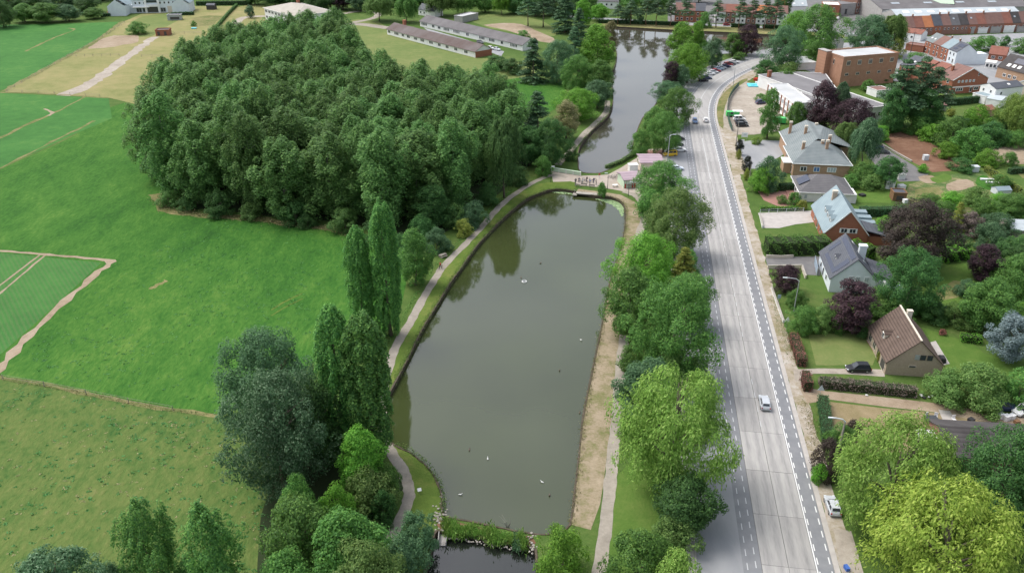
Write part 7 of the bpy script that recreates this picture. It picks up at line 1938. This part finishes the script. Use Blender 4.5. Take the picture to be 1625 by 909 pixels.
t = thing("driftwood", "bare dead branch sticking out of the pond at the weir", "branch", W(806, 836, WATER_Z))
for k in range(6):
    a = random.uniform(1, 2.4); MB().tube([(0, 0, -.3), (math.cos(a) * .7, .1, .5 + k * .08), (math.cos(a + .3) * 1.5, .2 * k, 1.0 + .1 * k)], [.05, .03, .012], 5).build("branch", "bark_pale", t)
t = thing("jetty_grate", "small grey concrete outlet with a grate at the pool side", "outlet", W(702, 851)); t.location.z = -.75
bx("outlet_wall", t, (-.55, 0, .4), (.12, 2.2, .8), "concrete_wall"); bx("outlet_wall", t, (.55, 0, .4), (.12, 2.2, .8), "concrete_wall"); bx("outlet_floor", t, (0, 0, .1), (1.0, 2.2, .1), "concrete_wall")
for k in range(5): bx("grate_bar", t, (-.4 + k * .2, -1.0, .45), (.04, .04, .7), "metal_dark")
lv, lf = [], []
lily_px = [(944, 316), (958, 320), (972, 325), (982, 334), (987, 344), (989, 338), (990, 328), (984, 321), (970, 315)]
LP = [W(x, y, WATER_Z) for x, y in lily_px]
lp2 = [W(x, y, WATER_Z) for x, y in ((876, 303), (890, 302), (908, 306), (908, 309), (890, 307), (878, 306))]
def pads(poly, n):
    xs, ys = [p.x for p in poly], [p.y for p in poly]; k = 0
    while k < n:
        p = Vector((random.uniform(min(xs), max(xs)), random.uniform(min(ys), max(ys)), 0))
        if not inside(p, poly): continue
        r = random.uniform(.16, .36); a0 = random.uniform(0, 6.28); q = len(lv); zz = WATER_Z + .012 + random.uniform(0, .02)
        for j in range(8):
            a = a0 + j * .73; lv.append((p.x + r * math.cos(a), p.y + r * math.sin(a), zz))
        lf.append(tuple(range(q, q + 8))); k += 1
pads(LP, 420); pads(lp2, 110)
o = mobj("lily_pads", lv, lf, "leaf_lily"); tag(o, "pale green water lily pads along the top corner of the pond", "water lilies", None, "stuff")
T("shrub", "waterside_alder", 955, 311, 288, 15, "leaf_green", "small alder at the tip of the pond bank near the benches")
mb = MB(); p = W(925, 306); t = thing("stone_landing", "pale stone landing with steps at the top of the pond", "landing", W(935, 308), R(-12))
bx("landing_slab", t, (0, 0, .1), (7.5, 1.6, .24), "pale_stone"); bx("landing_step", t, (-4.0, -.6, -.2), (1.2, 1.6, .3), "pale_stone"); bx("landing_post", t, (-4.2, .2, .4), (.3, .3, .8), "wood_grey")

# ------------------------------------------------------------------ yard clutter
def crate(loc, ang, size, mat, label, cat="box", name="storage_box"):
    t = thing(name, label, cat, loc, ang); sx, sy, sz = size
    bx("box_body", t, (0, 0, sz / 2), (sx, sy, sz), mat); bx("lid", t, (0, 0, sz + .03), (sx * 1.06, sy * 1.06, .08), mat)
    return t
crate(W(1586, 663), .1, (.95, .9, .95), "plastic_white", "left white cube box in the junk yard")
crate(W(1596, 666), .3, (1.0, .9, .9), "plastic_white", "middle white cube box in the junk yard")
crate(W(1605, 664), .5, (.9, .8, .8), "plastic_white", "right white cube box in the junk yard")
crate(W(1613, 672), .2, (.8, .7, .6), "wood_brown", "brown box among the junk beside the white van")
crate(W(1622, 684), .1, (1.2, .8, .7), "plastic_red", "red crate at the right edge of the junk yard")
crate(W(1538, 676), .5, (.95, .8, 1.5), "plastic_black", "tall black container behind the long dark roof", "container", "black_container")
crate(W(1477, 669), .0, (1.7, 1.1, .9), "metal_dark", "dark grill table beside the white flat annex", "table", "grill_table")
def chair(loc, ang, mat, label):
    t = thing("garden_chair", label, "chair", loc, ang)
    bx("seat", t, (0, 0, .42), (.55, .55, .06), mat); bx("backrest", t, (0, .27, .78), (.55, .06, .7), mat)
    for sx in (-.22, .22):
        for sy in (-.22, .22): bx("leg", t, (sx, sy, .2), (.06, .06, .4), mat)
chair(W(1471, 664), .4, "plastic_white", "left white chair behind the grill table"); chair(W(1484, 664), -.4, "plastic_white", "right white chair behind the grill table"); chair(W(1513, 668), 0, "plastic_white", "white chair alone on the pale path of the yard")
patch("yard_path", [(1489, 650), (1508, 652), (1522, 680), (1502, 680)], "pavement_pale", .034, "short pale path in the dry yard", 1, .1)
for i, (x, y, m, s, lab) in enumerate(((1452, 630, "plastic_white", .6, "white sack at the left of the rubbish along the hedge"), (1462, 628, "plastic_white", .7, "white sack in the middle of the rubbish along the hedge"), (1466, 632, "plastic_black", .7, "black bag among the rubbish along the hedge"), (1474, 631, "plastic_white", .6, "small white sack right of the black bag"), (1480, 629, "plastic_white", .7, "last white sack of the rubbish along the hedge"), (1375, 628, "plastic_white", .5, "white bag lying by the dead hedge"), (1568, 644, "metal_grey", .9, "grey heap of scrap in the junk yard"), (1494, 634, "wood_grey", .7, "brownish heap by the sandy lane"), (1548, 634, "plastic_orange", .9, "orange brown tub under the large olive bush"))):
    o = link("rubbish_sack" if i < 6 else "scrap_heap", ST[i % 4].copy(), None, None, (W(x, y).x, W(x, y).y, .2), i * 1.1, (s * 1.3, s, s), False); o.data.materials.clear(); o.data.materials.append(MATS[m]); tag(o, lab, "rubbish")
# terrace, cover and flower things at the brown roofed house
patch("side_terrace", [(1476, 543), (1485, 541), (1507, 577), (1494, 580)], "pavement_pale", .034, "pale terrace strip behind the brown roofed house", 1, .03)
t = thing("covered_grill", "dark covered grill on the terrace behind the brown roofed house", "grill", W(1494, 573), R(80)); bx("cover", t, (0, 0, .45), (1.7, 1.0, .9), "plastic_black"); bx("cover_top", t, (0, 0, .95), (1.3, .7, .12), "plastic_black")
T("shrub", "yellow_flower_shrub", 1394, 573, 555, 10, "leaf_yellow", "yellow flowering shrub at the garage corner")
T("shrub", "red_flower_shrub", 1383, 545, 535, 8, "leaf_redhedge", "small red flowering shrub at the house corner")
T("shrub", "red_flower_shrub", 1495, 531, 522, 13, "leaf_redhedge", "low red flower bed on the stones behind the house")
wall("flower_bed_edge", [(1376, 541), (1389, 562)], .25, .2, "brick_red", "low brick edge of the flower bed by the front door")
# trailers, pool, trough, trampoline
t = thing("green_trailer", "bright green trailer with white roof in the gravel car park", "trailer", wz(1162, 185, .04), R(-4)); bx("trailer_box", t, (0, 0, 1.1), (4.6, 2.0, 1.6), "plastic_green"); bx("trailer_roof", t, (1.8, .3, 1.98), (3.6, 2.2, .1), "plastic_white"); bx("hatch", t, (-.4, -1.02, 1.4), (.9, .06, .7), "metal_dark")
for sx in (-.6, .6):
    for sy in (-.95, .95): link("wheel", WHEEL, t, None, (sx, sy, .31))
t = thing("green_trailer", "bright green trailer in front of the white school wing", "trailer", wz(1236, 196, .04), R(-10)); bx("trailer_box", t, (0, 0, 1.2), (4.4, 2.0, 1.7), "plastic_green"); bx("trailer_roof", t, (0, 0, 2.1), (4.5, 2.1, .12), "plastic_green")
for sx in (-.6, .6):
    for sy in (-.95, .95): link("wheel", WHEEL, t, None, (sx, sy, .31))
t = thing("inflatable_pool", "turquoise tarpaulin beside a pile of goods in the car park corner", "tarpaulin", wz(1194, 137, .04), R(0)); bx("sheet", t, (0, 0, .35), (4.0, 3.2, .5), "plastic_cyan", 0, R(8)); bx("sheet_fold", t, (.4, .2, .7), (2.6, 1.8, .25), "plastic_cyan", R(12), R(5))
for i, (x, y, m, lab) in enumerate(((1203, 134, "plastic_white", "white heap of goods right of the turquoise tarpaulin"), (1212, 135, "pale_stone", "pale heap of goods at the car park corner"), (1200, 128, "plastic_red", "red goods behind the turquoise tarpaulin"))):
    crate(wz(x, y, .04), i * .4, (2.2, 1.6, .9), m, lab, "goods", "goods_pile")
crate(W(308, 46), 0, (2.6, 1.4, .5), "plastic_cyan", "turquoise trough beside the small paddock bush", "trough", "water_trough")
crate(W(1429, 284), 0, (2.0, 1.6, 1.6), "plastic_white", "white water tank beside the asphalt yard", "tank", "water_tank")
crate(W(1430, 299), .2, (1.8, 1.6, 1.0), "plastic_white", "white covered tub behind the garden pavilion", "tub", "garden_tub")
crate(W(1436, 322), .2, (1.2, 1.0, 1.0), "plastic_white", "white box at the pavilion corner", "box", "garden_box")
crate(W(1368, 311), .4, (1.5, 1.4, .5), "plastic_black", "dark covered trampoline on the bungalow lawn", "trampoline", "trampoline")
crate(W(1468, 254), .1, (1.5, 1.2, 1.6), "metal_pale", "pale skip standing on the brown lot", "skip", "small_skip")
for i, (x, y, lab) in enumerate(((1566, 286, "upper white cold frame in the vegetable garden"), (1575, 291, "lower white cold frame in the vegetable garden"))): crate(W(x, y), -.1, (3.6, .8, .4), "plastic_white", lab, "cold frame", "cold_frame")
crate(W(1545, 272), 0, (2.2, 1.8, 1.7), "metal_pale", "pale wire cage at the head of the vegetable garden", "cage", "garden_cage")
crate(W(1084, 858), 0.1, (.7, .7, .9), "plastic_green", "green and white bin half hidden beside the kerb", "bin", "litter_bin")
crate(W(1343, 903), R(12), (.5, .8, .5), "plastic_blue", "blue scooter cover at the bottom edge beside the willow", "cover", "blue_cover")
patch("earth_apron", [(1322, 838), (1350, 842), (1362, 880), (1385, 960), (1345, 960), (1330, 880)], "gravel", .034, "pale paved apron under the golden willow", 1, .1)

# ------------------------------------------------------------------ weeds on the margins, tufts in the grass
def weeds(name, px, n, spread, h, ls, mat, label, off=0.0):
    P = [W(*p) for p in px]
    seg = [(b - a).length for a, b in zip(P, P[1:])]; tot = sum(seg)
    C = np.zeros((n, 3))
    for i in range(n):
        d = random.uniform(0, tot); k = 0
        while d > seg[k] and k < len(seg) - 1: d -= seg[k]; k += 1
        p = P[k].lerp(P[k + 1], min(1, d / seg[k])); t = (P[k + 1] - P[k]).normalized()
        clump = .5 + .5 * math.sin(p.x * .9 + p.y * .7) * math.sin(p.y * .31 + 1)
        if random.random() > .3 + .7 * clump: p = p + t * random.uniform(-2, 2)
        q = p + Vector((-t.y, t.x, 0)) * (off + random.gauss(0, spread))
        C[i] = (q.x, q.y, random.uniform(.03, h) * (.4 + clump))
    N = rng.normal(size=(n, 3)) * .6 + np.array([0, 0, .6])
    D = rng.normal(size=(n, 3)) * .5 + np.array([0, 0, 1.0])
    o = link(name, leaf_mesh(name, C, N, ls * rng.uniform(.5, 1.4, n), .45, D), None, mat, objmat=True)
    return tag(o, label, "weeds", None, "stuff")
weeds("bank_weeds", bank2, 2600, .35, .4, .3, "leaf_olive", "weeds and long grass along the left edge of the pond", .35)
weeds("bank_weeds", pond_px[0:17], 2600, .35, .35, .28, "leaf_tan", "dry weeds along the right edge of the pond", .35)
weeds("bank_weeds", [(701, 813), (701, 785), (692, 759), (674, 736), (650, 717), (627, 706)], 700, .3, .35, .28, "leaf_olive", "weeds along the curved lower left bank", -.3)
weeds("canal_weeds", [(920, 234), (939, 208), (963, 187), (972, 168), (973, 146), (969, 127), (978, 98), (978, 80)], 900, .5, .6, .4, "leaf_green", "weeds along the left edge of the canal", .5)
weeds("path_weeds", [(612, 600), (628, 546), (650, 510), (671, 471), (690, 440), (704, 420), (733, 391), (758, 365), (794, 325), (824, 302)], 1600, .3, .3, .28, "leaf_green", "long grass on the outer side of the left footpath", 1.7)
weeds("wood_edge_weeds", [(246, 316), (268, 334), (320, 341), (400, 348), (470, 357), (540, 367), (600, 392)], 2000, 1.0, .6, .45, "leaf_dry", "dry long grass at the foot of the wood", 0)
weeds("margin_weeds", [(-40, 594), (10, 601), (60, 610), (150, 627), (250, 647), (345, 660)], 700, .35, .2, .3, "leaf_dry", "dry stalks along the fence between meadow and pasture", 0)
weeds("verge_weeds", [(1226, 470), (1240, 520), (1258, 575)], 900, .7, .22, .24, "leaf_olive", "patchy weeds on the gravel verge by the dark red hedge", .3)
weeds("verge_weeds", [(1276, 640), (1292, 690), (1300, 730)], 700, .6, .2, .24, "leaf_tan", "patchy dry weeds on the verge beside the tall clipped hedge", 0)
def tufts(name, px, n, size, h, mat, label, per=7):
    poly = [W(*p) for p in px]
    xs, ys = [p.x for p in poly], [p.y for p in poly]
    C = []
    while len(C) < n * per:
        p = Vector((random.uniform(min(xs), max(xs)), random.uniform(min(ys), max(ys)), 0))
        if not inside(p, poly) or math.sin(p.x * .11 + 1.3) * math.sin(p.y * .13) + random.uniform(-1, 1) < -.2: continue
        s_ = size * random.uniform(.5, 1.5)
        for k in range(per): C.append((p.x + random.gauss(0, s_ * .5), p.y + random.gauss(0, s_ * .35), random.uniform(.04, h)))
    C = np.array(C); m_ = len(C)
    o = link(name, leaf_mesh(name, C, rng.normal(size=(m_, 3)) * .35 + np.array([0, 0, 1.0]), size * rng.uniform(.5, 1.0, m_), .6), None, mat, objmat=True)
    return tag(o, label, "grass", None, "stuff")
tufts("pasture_tufts", [(-60, 602), (60, 618), (250, 655), (345, 668), (400, 720), (430, 800), (450, 950), (-220, 950)], 420, .55, .08, "leaf_meadow", "darker green tufts scattered over the tufted pasture")
tufts("pasture_stalks", [(-60, 602), (60, 618), (250, 655), (345, 668), (400, 720), (430, 800), (450, 950), (-220, 950)], 260, .45, .08, "leaf_dry", "dry seed heads scattered over the tufted pasture", 5)
tufts("meadow_tufts", [(200, 420), (330, 350), (540, 375), (600, 420), (560, 500), (430, 600), (340, 640), (60, 595), (40, 560)], 600, .5, .1, "leaf_meadow", "slightly taller tufts in the bright meadow", 5)
